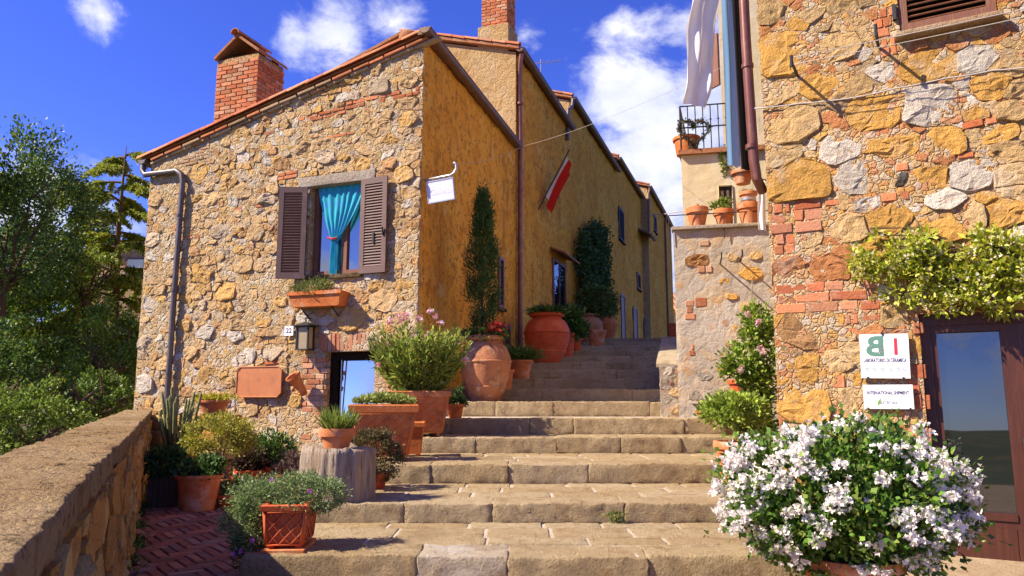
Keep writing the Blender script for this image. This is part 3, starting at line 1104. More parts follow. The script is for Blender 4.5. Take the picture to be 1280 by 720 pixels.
rng = random.Random(5)
stairs = tag(empty('stone_stairs', (0, 8, 0)), kind='structure')
core = MB()
I4 = Matrix.Identity(4)
STEPC = [(.44, .325, .18), (.46, .345, .20), (.42, .305, .17), (.47, .365, .225), (.44, .325, .19)]
for k in range(15):
    z, d = STEP_Z[k], STEP_D[k]
    zp = STEP_Z[k - 1] if k else 0.0
    dn = STEP_D[k + 1] if k < 14 else 24.0
    a, b = sl(d + .05), sr(d + .05)
    a2, b2 = sl(dn), sr(dn - .05)
    core.poly_prism([(a + .02, d + .034, -.3), (b - .02, d + .034, -.3), (b2 - .02, dn + .12, -.3), (a2 + .02, dn + .12, -.3)], (0, 0, z - .007 + .3))
    # nosing stones
    x = a
    dep = .40 if k < 6 else .34
    while x < b - .02:
        l = rng.uniform(.6, 1.6) if k < 6 else rng.uniform(1.0, 2.0)
        if b - (x + l) < .35:
            l = b - x
        hgt = z - zp + .01
        c = rng.choice(STEPC)
        if k == 0 and .45 < x + l / 2 + 1.2 < .9:
            c = (.56, .50, .44)
        g = .001
        rough_block('nosing_stone', Matrix.Translation((x + l / 2, d + dep / 2 + rng.uniform(-.012, .012), (z + zp) / 2 + rng.uniform(-.006, .006))) @ Matrix.Rotation(rng.uniform(-.008, .008), 4, 'Z'),
                    (l - g, dep, hgt), 'step', stairs, rng, c, r=.014, amp=.012, nsub=(max(6, int(l / .045)), 3, 4))
        x += l
    # tread slabs behind the nosings of the lower, wide treads
    if k < 4:
        y = d + dep + .012
        while y < dn - .06:
            w = min(rng.uniform(.28, .42), dn + .05 - y)
            if dn + .05 - (y + w) < .16:
                w = dn + .05 - y
            x = a + .02
            while x < b - .05:
                l = rng.uniform(.4, .95)
                if b - (x + l) < .3:
                    l = b - x - .02
                g = rng.uniform(.016, .036)
                rough_block('tread_slab', Matrix.Translation((x + l / 2, y + w / 2, z - .027 + rng.uniform(-.003, .003))) @ Matrix.Rotation(rng.uniform(-.02, .02), 4, 'Z'),
                            (l - g, w - g, .06), 'step', stairs, rng, rng.choice(STEPC), r=.014, amp=.006, nsub=(max(3, int(l / .12)), 3, 1))
                x += l
            y += w
core.build('stair_core', M['steptread'], stairs)

# street beyond the stairs
st = MB()
prev = None
for i in range(14):
    d = 23.0 + i * 3.2
    z = 2.985 + (d - 23) * .033
    row = [(fx(d) - .1, d, z), (sr(22) + (d - 22) * .3 + 1.5, d, z)]
    if prev:
        st.quad(prev[0], prev[1], row[1], row[0])
    prev = row
tag(st.build('street', M['paving'], None), kind='structure')

# terrace: brick paving laid in herringbone between the parapet and the stairs
ter = tag(empty('terrace', (-2.5, 6, 0)), kind='structure')
tb = MB()
tb.poly_prism([(-1.0, -4, -.25), (9, -4, -.25), (9, 7.6, -.25), (2.3, 7.6, -.25), (2.3, 5.32, -.25), (-1.86, 5.32, -.25), (-1.6, 12.2, -.25), (-6.6, 14.0, -.25), (-6.3, 13.2, -.25)], (0, 0, .222))
tb.build('paving_bed', M['paving'], ter)
bl, bw = .27, .09
PAVE = [(.34, .115, .06), (.40, .15, .08), (.28, .10, .06), (.36, .17, .10), (.26, .11, .07)]
rot = R(38)
cells = []
for i in range(-60, 60):
    for j in range(-30, 30):
        for typ in (0, 1):
            ox, oy = i + 3 * j, i - 3 * j
            if typ == 0:
                cx, cy, an = ox + 1.5, oy + .5, 0
            else:
                cx, cy, an = ox + .5, oy + 2.5, math.pi / 2
            cx, cy = cx * bw, cy * bw
            x, y = cx * math.cos(rot) - cy * math.sin(rot) - 3.0, cx * math.sin(rot) + cy * math.cos(rot) + 7.2
            wx = PA.x + (PB.x - PA.x) * (y - PA.y) / (PB.y - PA.y)
            if wx + .03 < x < sl(y) - .1 and 5.0 < y < 11.5:
                cells.append((x, y, an + rot))
cells.sort(key=lambda c: c[1])
far = MB()
nb = 0
for x, y, an in cells:
    m = Matrix.Translation((x, y, -.035 + .034 + rng.uniform(-.003, .003))) @ Matrix.Rotation(an + rng.uniform(-.02, .02), 4, 'Z') @ Matrix.Rotation(rng.uniform(-.015, .015), 4, 'X')
    vis = (x / y) > -.56 and 5.4 < y
    if vis and nb < 300:
        nb += 1
        brick(m, bl - .012, bw - .012, .06, ter, rng, PAVE, 'paver', 'paving_brick')
    else:
        far.box(m, -bl / 2 + .006, bl / 2 - .006, -bw / 2 + .006, bw / 2 - .006, -.03, .03)
fo = far.build('paving_bricks', M['paver'], ter)
fo.color = (.2, .085, .05, 1)
tag(fo, kind='stuff')

# ------------------------------------------------------------------ parapet wall along the drop
para = empty('parapet_wall', (PA.x, PA.y, 0), 0, 'long low rubble parapet wall with a flat stone top on the left', 'wall')
pd = (PB - PA).normalized()
PW = Wall((PA.x, PA.y), (pd.x, pd.y))                 # inner face, seen from the terrace
if PW.n.x < 0:
    PW = Wall((PA.x, PA.y), (pd.x, pd.y), True)
PLEN = (PB - PA).length
PT = 1.04
TH = .36
mb = wall_sheet(PW, 0, PLEN, PT - .09, -.3, [], .06, .024, h0=-.03, freq=4.5, seed=2, smear=.05)
mb.quad(PW.pt(0, -TH - .03, -2.5), PW.pt(PLEN, -TH - .03, -2.5), PW.pt(PLEN, -TH - .03, PT - .09), PW.pt(0, -TH - .03, PT - .09))
mb.quad(PW.pt(0, -TH - .03, -2.5), PW.pt(0, -TH - .03, PT - .09), PW.pt(0, -.03, PT - .09), PW.pt(0, -.03, -2.5))
mb.quad(PW.pt(0, -TH - .03, PT - .09), PW.pt(PLEN, -TH - .03, PT - .09), PW.pt(PLEN, -.03, PT - .09), PW.pt(0, -.03, PT - .09))
mb.build('wall_core', M['parapet'], para, smooth='all')
PST = [(.60, .31, .08), (.62, .37, .11), (.54, .28, .08), (.64, .42, .16), (.50, .25, .07)]
rp = random.Random(9)
cells = rubble([(0, -.25), (PLEN, -.25), (PLEN, PT - .12), (0, PT - .12)], [], [], [(.16, 900), (.10, 2500), (.06, 4000)], rp, ax=1.4, gap=.02, pick=lambda r, x, y: r.choice(PST))
lay_stones(PW, cells, para, rp, proud=(-.01, .022), most=220)
s = 0.0
while s < PLEN - .05:                                 # coping slabs
    l = rp.uniform(.8, 1.5)
    if PLEN - (s + l) < .6:
        l = PLEN - s
    c = rp.choice([(.48, .32, .16), (.45, .30, .15), (.50, .35, .19), (.43, .28, .13)])
    m = PW.mat(s + l / 2, -TH / 2 - .03 + rp.uniform(-.008, .008), PT - .045 + rp.uniform(-.004, .004), rp.uniform(-.003, .003))
    rough_block('coping_slab', m, (l + .004, TH + .06, .10), 'coping', para, rp, c, r=.014, amp=.011, nsub=(max(8, int(l / .04)), 7, 2))
    s += l

# ================================================================== houses on the left
def rect_px(wall, u0, v0, u1, v1):
    um, vm = (u0 + u1) / 2, (v0 + v1) / 2
    s0, s1 = wall.on(u0, vm)[0], wall.on(u1, vm)[0]
    z1, z0 = wall.on(um, v0)[1], wall.on(um, v1)[1]
    return (min(s0, s1), min(z0, z1), max(s0, s1), max(z0, z1))


def half_pipe(mb, p0, p1, r, n=10, up=Vector((0, 0, 1)), thick=.008):
    """open half round gutter from p0 to p1, hollow side up"""
    p0, p1 = Vector(p0), Vector(p1)
    t = (p1 - p0).normalized()
    x = t.cross(up).normalized()
    vs, fs = [], []
    for p in (p0, p1):
        for rr in (r, r - thick):
            for k in range(n + 1):
                a = math.pi * k / n
                vs.append(p + x * math.cos(a) * rr - up * math.sin(a) * rr)
    m = n + 1
    for k in range(n):
        fs += [(k, k + 1, 2 * m + k + 1, 2 * m + k), (m + k + 1, m + k, 3 * m + k, 3 * m + k + 1), (k + 1, k, m + k, m + k + 1), (2 * m + k, 2 * m + k + 1, 3 * m + k + 1, 3 * m + k)]
    fs += [(0, m, 3 * m, 2 * m), (n, m + n, 3 * m + n, 2 * m + n)]
    mb.add(vs, [f[::-1] for f in fs])
    for p in (p0, p1):                                   # closed ends
        vs = [p + x * math.cos(math.pi * k / n) * r - up * math.sin(math.pi * k / n) * r for k in range(n + 1)]
        mb.add(vs, [tuple(range(n + 1))])
    mb.tube([p0 + x * r, p1 + x * r], .012, 6)


_tile = {}


def tile_mesh(l, r0, r1, variant=0):
    k = (round(l, 2), round(r0, 3), round(r1, 3), variant)
    if k not in _tile:
        mb = MB()
        n = 8
        vs, fs = [], []
        for x, r in ((-l / 2, r0), (l / 2, r1)):
            for rr in (r, r - .016):
                for i in range(n + 1):
                    a = math.pi * i / n
                    vs.append((x, math.cos(a) * rr, math.sin(a) * rr))
        m = n + 1
        for i in range(n):
            fs += [(i, i + 1, 2 * m + i + 1, 2 * m + i), (m + i + 1, m + i, 3 * m + i, 3 * m + i + 1), (i + 1, i, m + i, m + i + 1), (2 * m + i, 2 * m + i + 1, 3 * m + i + 1, 3 * m + i)]
        fs += [(0, m, 3 * m, 2 * m), (n, 2 * m + n, 3 * m + n, m + n)]
        me = bpy.data.meshes.new('tile')
        me.from_pydata(vs, [], fs)
        me.materials.append(M['tile'])
        me.polygons.foreach_set('use_smooth', [True] * len(fs))
        me.set_sharp_from_angle(angle=R(40))
        _tile[k] = me
    return _tile[k]


TILES = [(.46, .16, .08), (.40, .13, .065), (.48, .22, .12), (.36, .17, .10), (.5, .2, .1)]


def frame_along(p0, p1, up=Vector((0, 0, 1))):
    x = (Vector(p1) - Vector(p0)).normalized()
    y = up.cross(x).normalized()
    z = x.cross(y)
    m = Matrix.Identity(4)
    m.col[0][:3], m.col[1][:3], m.col[2][:3] = x, y, z
    return m


def tile_row(p0, p1, parent, rng, l=.42, r0=.085, r1=.07, lift=.0, jit=.006):
    p0, p1 = Vector(p0), Vector(p1)
    n = max(1, round((p1 - p0).length / (l * .84)))
    fm = frame_along(p0, p1)
    for i in range(n):
        c = p0 + (p1 - p0) * ((i + .5) / n)
        m = Matrix.Translation(c + Vector((0, 0, lift + rng.uniform(-jit, jit)))) @ fm @ Matrix.Rotation(R(-2.5) + rng.uniform(-.02, .02), 4, 'Y') @ Matrix.Rotation(rng.uniform(-.05, .05), 4, 'X')
        o = link_mesh('roof_tile', tile_mesh(l, r0, r1), parent, m)
        q = rng.choice(TILES)
        j = rng.uniform(.8, 1.2)
        o.color = (q[0] * j, q[1] * j, q[2] * j, 1)


def brick_chimney(root, m, w, d, h, rng, bl=.25, bh=.062, hood=True, name='chimney', z_from=0.0, pal=BRICKS):
    """m: base centre, x across the front; bricks on the two faces that show, plus hood of tiles"""
    mb = MB()
    mb.box(m, -w / 2 + .015, w / 2 - .015, -d / 2 + .015, d / 2 - .015, -.6, h)
    ch = mb.build(name, M['mortar_warm'], root)
    n = int((h - z_from) / (bh + .013))
    for j in range(n):
        z = z_from + (j + .5) * (bh + .013)
        for face in (0, 1):
            L = w if face == 0 else d
            s = -L / 2 - (bl * .5 if j % 2 == face else 0)
            while s < L / 2 - .02:
                a, b = max(s, -L / 2), min(s + bl, L / 2)
                s += bl + .012
                if b - a < .05:
                    continue
                if face == 0:
                    mm = m @ Matrix.Translation(((a + b) / 2, -d / 2 + .05 + rng.uniform(-.004, .004), z))
                else:
                    mm = m @ Matrix.Translation((w / 2 - .05 + rng.uniform(-.004, .004), (a + b) / 2, z)) @ Matrix.Rotation(math.pi / 2, 4, 'Z')
                brick(mm, round((b - a) / .04) * .04 - .002, .10, bh, ch, rng, pal)
    return ch


# ------------------------------------------------------------------ near house: stone front
H1 = empty('stone_house', LW.pt(0, 0, 0), math.atan2(LW.a.y, LW.a.x), 'rubble stone house with sloping roof edge, brick chimney and purple shutters', 'house')
rng = random.Random(21)
WIN = rect_px(LW, 387, 231, 452, 343)
DOOR = rect_px(LW, 404, 439, 468, 600)
DOOR = (DOOR[0], -.05, DOOR[2], DOOR[3])
wl_ = wall_sheet(LW, 0, LLEN, ltop, -.4, [WIN, DOOR], .034, .013, h0=.007, freq=6.0, seed=1, thick=.28, smear=.035)
wl_.build('front_wall', M['mortar'], H1, smooth='all')
taken = [WIN, DOOR]
# window lintel, sill; door brick lintel and jamb; brick courses
lint = rect_px(LW, 374, 216, 470, 231)
taken.append((lint[0], WIN[3], lint[2], WIN[3] + .2))
rough_block('lintel_stone', LW.mat((lint[0] + lint[2]) / 2, -.03, WIN[3] + .1, R(-.5)), (lint[2] - lint[0], .14, .19), 'stone', H1, rng, (.42, .35, .28), r=.02, amp=.008, nsub=(9, 1, 2))
jamb = rect_px(LW, 376, 447, 403, 560)
jamb = (jamb[0], -.05, DOOR[0], jamb[3])
jambr = (DOOR[2], -.05, DOOR[2] + .16, DOOR[3])
soldier = (DOOR[0] - .12, DOOR[3], DOOR[2] + .14, DOOR[3] + .30)
taken += [(jamb[0] + .04, jamb[1], jamb[2], jamb[3]), jambr, soldier]
PINKBR = [(.50, .26, .15), (.46, .21, .11), (.54, .33, .21), (.42, .17, .09), (.5, .3, .19)]
brick_field(LW, jamb[0], jamb[1], jamb[2], jamb[3], H1, rng, bl=.27, bh=.075, ragged=.07, pal=PINKBR, proud=.02)
brick_field(LW, jambr[0], jambr[1], jambr[2], jambr[3], H1, rng, bl=.16, bh=.075, ragged=.02, pal=PINKBR, proud=.02)
n = 15
for i in range(n):
    s = soldier[0] + (soldier[2] - soldier[0]) * (i + .5) / n
    brick(LW.mat(s, -.03 + rng.uniform(-.005, .005), (soldier[1] + soldier[3]) / 2, R(90) + (s - (soldier[0] + soldier[2]) / 2) * .10), .28, .1, (soldier[2] - soldier[0]) / n - .012, H1, rng, PINKBR)


def course_px(u0, v0, u1, v1, rows, bh=.055, skip=0.1, pal=BRICKS, bl=.26):
    s0, z0 = LW.on(u0, v0)
    s1, z1 = LW.on(u1, v1)
    t = math.atan2(z1 - z0, s1 - s0)
    hh = rows * (bh + .013)
    brick_field(LW, s0, z0 - hh / 2, s1, z0 + hh / 2, H1, rng, bl=bl, bh=bh, tilt=t, skip=skip, pal=pal, proud=.022, ragged=.02)
    k = max(1, int((s1 - s0) / .25))
    for i in range(k):
        a, b = s0 + (s1 - s0) * i / k, s0 + (s1 - s0) * (i + 1) / k
        zc = z0 + math.tan(t) * ((a + b) / 2 - s0)
        taken.append((a, zc - hh / 2, b, zc + hh / 2))


ORB = [(.50, .15, .06), (.46, .17, .08), (.52, .20, .09), (.42, .14, .06)]
course_px(374, 152, 434, 137, 2, .058, .1, ORB)
course_px(432, 133, 525, 113, 2, .062, .12, ORB)
course_px(395, 175, 445, 166, 1, .05, .3, ORB)
course_px(348, 222, 372, 217, 2, .055, .1, ORB)
course_px(290, 262, 330, 257, 1, .05, .2, ORB)
course_px(478, 300, 498, 297, 3, .05, .2, PINKBR)
course_px(330, 168, 356, 162, 1, .05, .2, ORB)
course_px(215, 300, 250, 296, 1, .05, .3, ORB)
course_px(330, 455, 350, 452, 1, .05, .1, ORB)
course_px(200, 205, 262, 192, 5, .05, .25, [(.42, .27, .15), (.46, .30, .17), (.40, .24, .13)], .3)

TN, OC, GR, WH, BR = (.63, .42, .21), (.66, .40, .14), (.61, .47, .32), (.70, .61, .50), (.57, .33, .15)
fx_l = [(440, 160, 62, GR), (560, 130, 48, TN), (340, 195, 30, GR), (560, 222, 45, TN), (555, 295, 48, OC), (572, 375, 34, GR), (560, 447, 46, TN), (372, 287, 40, TN), (440, 325, 58, TN), (325, 347, 50, TN),
        (225, 377, 48, TN), (385, 402, 62, TN), (485, 388, 44, OC), (220, 447, 48, GR), (370, 475, 44, OC), (462, 428, 42, WH), (130, 410, 40, TN), (270, 310, 24, WH), (480, 230, 30, TN), (420, 90, 40, TN), (340, 122, 45, OC),
        (245, 165, 36, OC), (110, 482, 46, TN), (102, 367, 25, GR), (60, 432, 24, GR), (470, 272, 30, TN), (540, 520, 48, OC), (572, 590, 30, TN), (570, 672, 30, TN), (165, 200, 46, TN), (92, 222, 40, GR), (480, 470, 36, BR), (140, 345, 26, TN),
        (40, 380, 30, TN), (560, 60, 45, TN), (495, 65, 30, TN)]
fixed = []
for zx, zy, r_, c in fx_l:
    u, v = 340 + zx / 3.27, 60 + zy / 3.27
    s, z = LW.on(u, v)
    fixed.append((s, z, r_ / 3.27 * 12.2 / 900 * .96, c))
# more measured stones, pixel, half width in px
for u, v, r_, c in [(250, 215, 20, OC), (300, 168, 18, OC), (285, 195, 16, TN), (265, 248, 17, TN), (305, 238, 18, TN), (335, 250, 15, GR), (240, 275, 18, TN), (275, 290, 16, GR), (320, 290, 17, TN), (305, 330, 20, TN), (285, 365, 20, OC), (340, 310, 14, TN),
                    (195, 250, 14, TN), (190, 300, 17, GR), (200, 340, 19, TN), (190, 380, 17, WH), (183, 430, 18, GR), (180, 480, 20, WH), (205, 455, 16, TN), (330, 330, 15, TN), (255, 345, 16, OC), (300, 405, 18, TN), (330, 400, 15, OC),
                    (258, 415, 17, WH), (295, 420, 14, WH), (262, 470, 19, OC), (310, 445, 17, WH), (340, 440, 16, GR), (330, 545, 28, WH), (310, 510, 18, TN), (285, 540, 18, GR), (355, 590, 20, GR), (368, 500, 12, OC), (505, 320, 14, TN), (508, 360, 16, OC), (480, 375, 22, TN),
                    (440, 400, 22, OC), (500, 400, 16, TN), (215, 400, 14, TN), (240, 440, 14, TN), (335, 365, 18, TN), (300, 365, 14, TN)]:
    s, z = LW.on(u, v)
    if not any(in_rect(s, z, q) for q in taken):
        fixed.append((s, z, r_ * 12.8 / 910 * .86, c))


def pick_left(r, x, y):
    q = r.random()
    if q < .44:
        return TN
    if q < .62:
        return BR
    if q < .76:
        return OC
    if q < .92:
        return GR
    return WH


fixed = [f for f in fixed if 0.05 < f[0] < LLEN - .03 and f[1] < ltop(f[0]) - .1]
cells = rubble([(0.02, -.35), (LLEN - .01, -.35), (LLEN - .01, ltop(LLEN) - .12), (0.02, ltop(0) - .12)], fixed, taken, [(.15, 150), (.11, 900), (.08, 4000), (.048, 8000)], rng, ax=1.4, gap=.005, tight=.80, pick=pick_left, course=.17)
lay_stones(LW, cells, H1, rng, proud=(.008, .032), most=300)

# side wall on the street, back walls and roof
F1LEN = (Vector((.09, 17.2, 0)) - Vector((-1.49, 11.7, 0))).length
EAVE1 = 7.25
sd = wall_sheet(F1, 0, F1LEN, EAVE1, -.4, [], .10, .026, freq=2.2, seed=4)
sd.build('street_wall', M['ochre'], H1, smooth='all')
bk = MB()
bd = F1.a * F1LEN
A0, A1 = LW.pt(0, 0, -.4), LW.pt(0, 0, ltop(0))
bk.quad(A0, A0 + bd, A1 + bd, A1)
bk.quad(A0 + bd, LW.pt(LLEN, 0, -.4) + bd, LW.pt(LLEN, 0, 7.2) + bd, A1 + bd)
bk.build('back_wall', M['beige'], H1)
rf = MB()
ns = -.22, LLEN + .10
p = [LW.pt(ns[0], .05, ltop(ns[0]) + .02), LW.pt(ns[1], .05, ltop(ns[1]) + .02)]
rf.poly_prism([p[0] + Vector((0, 0, .03)), p[1] + Vector((0, 0, .03)), p[1] + bd, p[0] + bd], (0, 0, .035))
roof = rf.build('roof', M['roofslab'], H1)
tile_row(LW.pt(ns[0], .05, ltop(ns[0]) + .08), LW.pt(ns[1] - .05, .05, ltop(ns[1]) + .08), roof, rng, l=.46, r0=.085, r1=.07)
tile_row(LW.pt(ns[0], -.13, ltop(ns[0]) + .10), LW.pt(ns[1] - .05, -.13, ltop(ns[1]) + .10), roof, rng, l=.46, r0=.085, r1=.07)
# flat tiles laid under the roof edge, broken line of ends
s = 0.05
while s < LLEN - .1:
    l = rng.uniform(.26, .42)
    tl = math.atan2(1.45, LLEN)
    brick(LW.mat(s + l / 2, .03, ltop(s + l / 2) - .045 + rng.uniform(-.008, .008), -tl + rng.uniform(-.02, .02)), round(l / .04) * .04, .14, .045, H1, rng, ORB + [(.42, .30, .19), (.40, .27, .16)], name='verge_tile')
    s += l + .015
s = .02
while s < LLEN - .1:
    l = rng.uniform(.3, .5)
    brick(LW.mat(s + l / 2, .005, ltop(s + l / 2) - .10 + rng.uniform(-.006, .006), -math.atan2(1.45, LLEN)), round(l / .04) * .04, .12, .04, H1, rng, [(.42, .32, .2), (.38, .28, .17), (.44, .25, .14)], name='verge_tile')
    s += l + .015
rc = MB()
rc.lathe(LW.pt(LLEN - .35, -.1, ltop(LLEN) + .10), [(.16, 0), (.17, .06), (.12, .14), (.001, .17)], 12)
rc.build('ridge_cap', M['roofslab'], H1, smooth='all')

# chimney with a little gabled hood of tiles
cs, cz = LW.on(296, 128)
cm = LW.mat(cs * 1.0 - .36, -.75, ltop(cs) - .1)
CW, CD, CH = 1.0, .78, 1.62
chim = brick_chimney(H1, cm, CW, CD, CH, rng, bl=.25, bh=.068, z_from=.25, pal=[(.52, .17, .075), (.48, .15, .065), (.55, .22, .10), (.5, .26, .15)])
cp = MB()
for sx in (-1, 1):                                   # two leaning tile slabs make the hood, open to the front
    a = [cm @ Vector((sx * (CW / 2 + .03), y, CH + .0)) for y in (-CD / 2 - .05, CD / 2 + .05)]
    b = [cm @ Vector((0, y, CH + .40)) for y in (-CD / 2 - .05, CD / 2 + .05)]
    cp.poly_prism([a[0], b[0], b[1], a[1]], (0, 0, .06))
cp.build('chimney_hood', M['roofslab'], H1)
tile_row(cm @ Vector((0, -CD / 2 - .08, CH + .44)), cm @ Vector((0, CD / 2 + .06, CH + .44)), chim, rng, l=.4, r0=.1, r1=.09)
ci = MB()
ci.box(cm, -CW / 2 + .1, CW / 2 - .1, CD / 2 - .16, CD / 2 - .06, CH, CH + .16)
ci.box(cm, -CW / 2 + .02, CW / 2 - .02, -CD / 2 + .02, CD / 2 - .02, CH - .02, CH + .02)
ci.build('chimney_throat', M['interior'], H1)

# gutters and downpipes
gb = MB()
g0 = F1.pt(-.22, .10, EAVE1 + .10)
half_pipe(gb, g0, F1.pt(F1LEN - .1, .10, EAVE1 + .04), .10)
gb.build('gutter', M['gutter'], H1, smooth=True)
eb = MB()
eb.poly_prism([F1.pt(-.15, -.05, EAVE1 + .02), F1.pt(F1LEN, -.05, EAVE1 + .0), F1.pt(F1LEN, .06, EAVE1 + .0), F1.pt(-.15, .06, EAVE1 + .02)], (0, 0, .05))
eb.build('eave_board', M['wood'], H1)
gl = MB()
q0 = LW.pt(-.14, .12, ltop(0) - .02)
half_pipe(gl, q0, q0 + bd * .98, .085)
gl.build('gutter', M['pipe'], H1, smooth=True)
dp = MB()
t0 = LW.pt(-.15, .06, ltop(0) - .10)
s1, z1 = LW.on(234, 218)
s2, z2 = LW.on(213, 500)
dp.tube([t0, LW.pt(-.13, .08, ltop(0) - .22), LW.pt(-.05, .09, ltop(0) - .32), LW.pt(s1 - .16, .10, z1 + .06), LW.pt(s1 - .04, .10, z1 - .02), LW.pt(s1, .10, z1 - .14), LW.pt(s1 - .02, .10, 3.2), LW.pt(s2 + .02, .10, .9)], .052, 12)
for z in (4.6, 3.2, 1.7):
    dp.tube([LW.pt(s1 - .02, .10, z - .02), LW.pt(s1 - .02, .10, z + .02)], .062, 12)
dp.build('downpipe', M['pipe'], H1, smooth=True)

# window: frame, panes, curtain and shutters
wf = MB()
wm = LW.mat(WIN[0], 0, WIN[1])
W_, H_ = WIN[2] - WIN[0], WIN[3] - WIN[1]
for x0, x1, z0, z1 in ((0, .09, 0, H_), (W_ - .09, W_, 0, H_), (.09, W_ - .09, 0, .09), (.09, W_ - .09, H_ - .09, H_), (W_ * .56, W_ * .56 + .10, .09, H_ - .09)):
    wf.box(wm, x0, x1, .12, .20, z0, z1)
window = wf.build('window', M['wood'], H1)
pb = MB()
pb.box(wm, .09, W_ * .56, .165, .172, .09, H_ - .09)
pb.build('pane', M['glass'], window)
pb = MB()
pb.box(wm, W_ * .56 + .10, W_ - .09, .165, .172, .09, H_ - .09)
pb.build('pane', M['glass'], window)
# curtain gathered and tied to the left, hanging inside the opening in front of the sash
cu = MB()
nx, nzz = 36, 26
vs, fs = [], []
for j in range(nzz):
    t = j / (nzz - 1)
    z = H_ * (1.0 - .985 * t)
    tie = .60
    if t < tie:
        q = (t / tie) ** 1.3
        x0, x1 = .10 + (.36 - .10) * W_ * q, W_ - .03 - (W_ - .03 - .54 * W_) * q ** 1.25
    else:
        q = (t - tie) / (1 - tie)
        x0, x1 = .36 * W_ - .02 * q + .0, .54 * W_ + .0 * q
        x0, x1 = x0 + .02, x1 - .03
    for i in range(nx):
        w = i / (nx - 1)
        x = x0 + (x1 - x0) * w
        y = .075 + .016 * math.sin(w * 42 + 2 * nz(w * 3, t * 3)) + .012 * nz(w * 6, t * 5)
        vs.append(wm @ Vector((x, y, z)))
for j in range(nzz - 1):
    for i in range(nx - 1):
        fs.append((j * nx + i, j * nx + i + 1, (j + 1) * nx + i + 1, (j + 1) * nx + i))
cu.add(vs, fs)
cu.build('curtain', M['curtain'], window, smooth='all')
tb = MB()
tb.tube([wm @ Vector((.36 * W_ - .03, .05, H_ * .42)), wm @ Vector((.44 * W_, .03, H_ * .40)), wm @ Vector((.5 * W_, .06, H_ * .41))], .018, 6)
tb.build('curtain_tie', surf('red_ribbon', (.5, .05, .06)), window)
ib = MB()
ib.box(wm, 0, W_, .28, .30, 0, H_)
ib.build('room_dark', M['interior'], window)
sb = MB()
sb.box(wm, -.1, W_ + .05, -.07, .14, -.07, -.004)
sb.build('window_sill', M['step'], window)


def shutter(root, m, w, h, sgn):
    """m: hinge foot, x away from the hinge along the leaf, y into the wall"""
    fr = MB()
    d = .035
    for x0, x1, z0, z1 in ((0, .085, 0, h), (w - .085, w, 0, h), (.085, w - .085, 0, .11), (.085, w - .085, h - .10, h)):
        fr.box(m, x0, x1, -d / 2, d / 2, z0, z1)
    s_ = fr.build('shutter', M['shutter'], root)
    me = bpy.data.meshes.new('slat')
    b2 = MB()
    b2.box(Matrix.Identity(4), -(w - .17) / 2 - .004, (w - .17) / 2 + .004, -.024, .024, -.006, .006)
    me.from_pydata(b2.v, [], b2.f)
    me.materials.append(M['shutter'])
    n = int((h - .21) / .047)
    for i in range(n):
        z = .11 + (h - .21) * (i + .5) / n
        link_mesh('slat', me, s_, m @ Matrix.Translation((w / 2, 0, z)) @ Matrix.Rotation(R(57), 4, 'X'))
    ir = MB()
    ir.box(m, w * .5, w * .5 + .03, -d / 2 - .012, -d / 2, h * .3, h * .3 + .2)
    ir.tube([m @ Vector((w - .05, -.03, h * .38)), m @ Vector((w - .05, -.045, h * .46))], .014, 6)
    ir.build('shutter_catch', M['iron'], s_)
    return s_


SHH = H_ + .05
shutter(H1, LW.mat(WIN[2] + .01, .055, WIN[1] - .03) @ Matrix.Rotation(R(-4), 4, 'Z'), W_ * .50, SHH, 1)
mm = LW.mat(WIN[0] - .035, .05, WIN[1] - .05) @ Matrix.Rotation(R(180 + 20), 4, 'Z')
shutter(H1, mm, W_ * .47, SHH, -1)

# door: dark frame with a sheet of glass that mirrors the sky
db = MB()
dm = LW.mat(DOOR[0], 0, DOOR[1])
DW, DH = DOOR[2] - DOOR[0], DOOR[3] - DOOR[1]
for x0, x1, z0, z1 in ((0, .13, 0, DH), (DW - .05, DW, 0, DH), (.13, DW - .05, DH - .13, DH), (.13, DW - .05, 0, .25)):
    db.box(dm, x0, x1, .16, .22, z0, z1)
dr = db.build('door', M['interior'], H1)
db = MB()
db.box(dm @ Matrix.Translation((0, .185, .25)) @ Matrix.Rotation(R(-2.6), 4, 'X'), .125, DW - .045, 0, .008, -.02, DH - .36)
db.build('pane', M['glass_bright'], dr)
db = MB()
db.tube([dm @ Vector((.20, .185, .25)), dm @ Vector((.20, .185, DH - .13))], .012, 6)
db.build('glazing_bar', M['pale_metal'], dr)


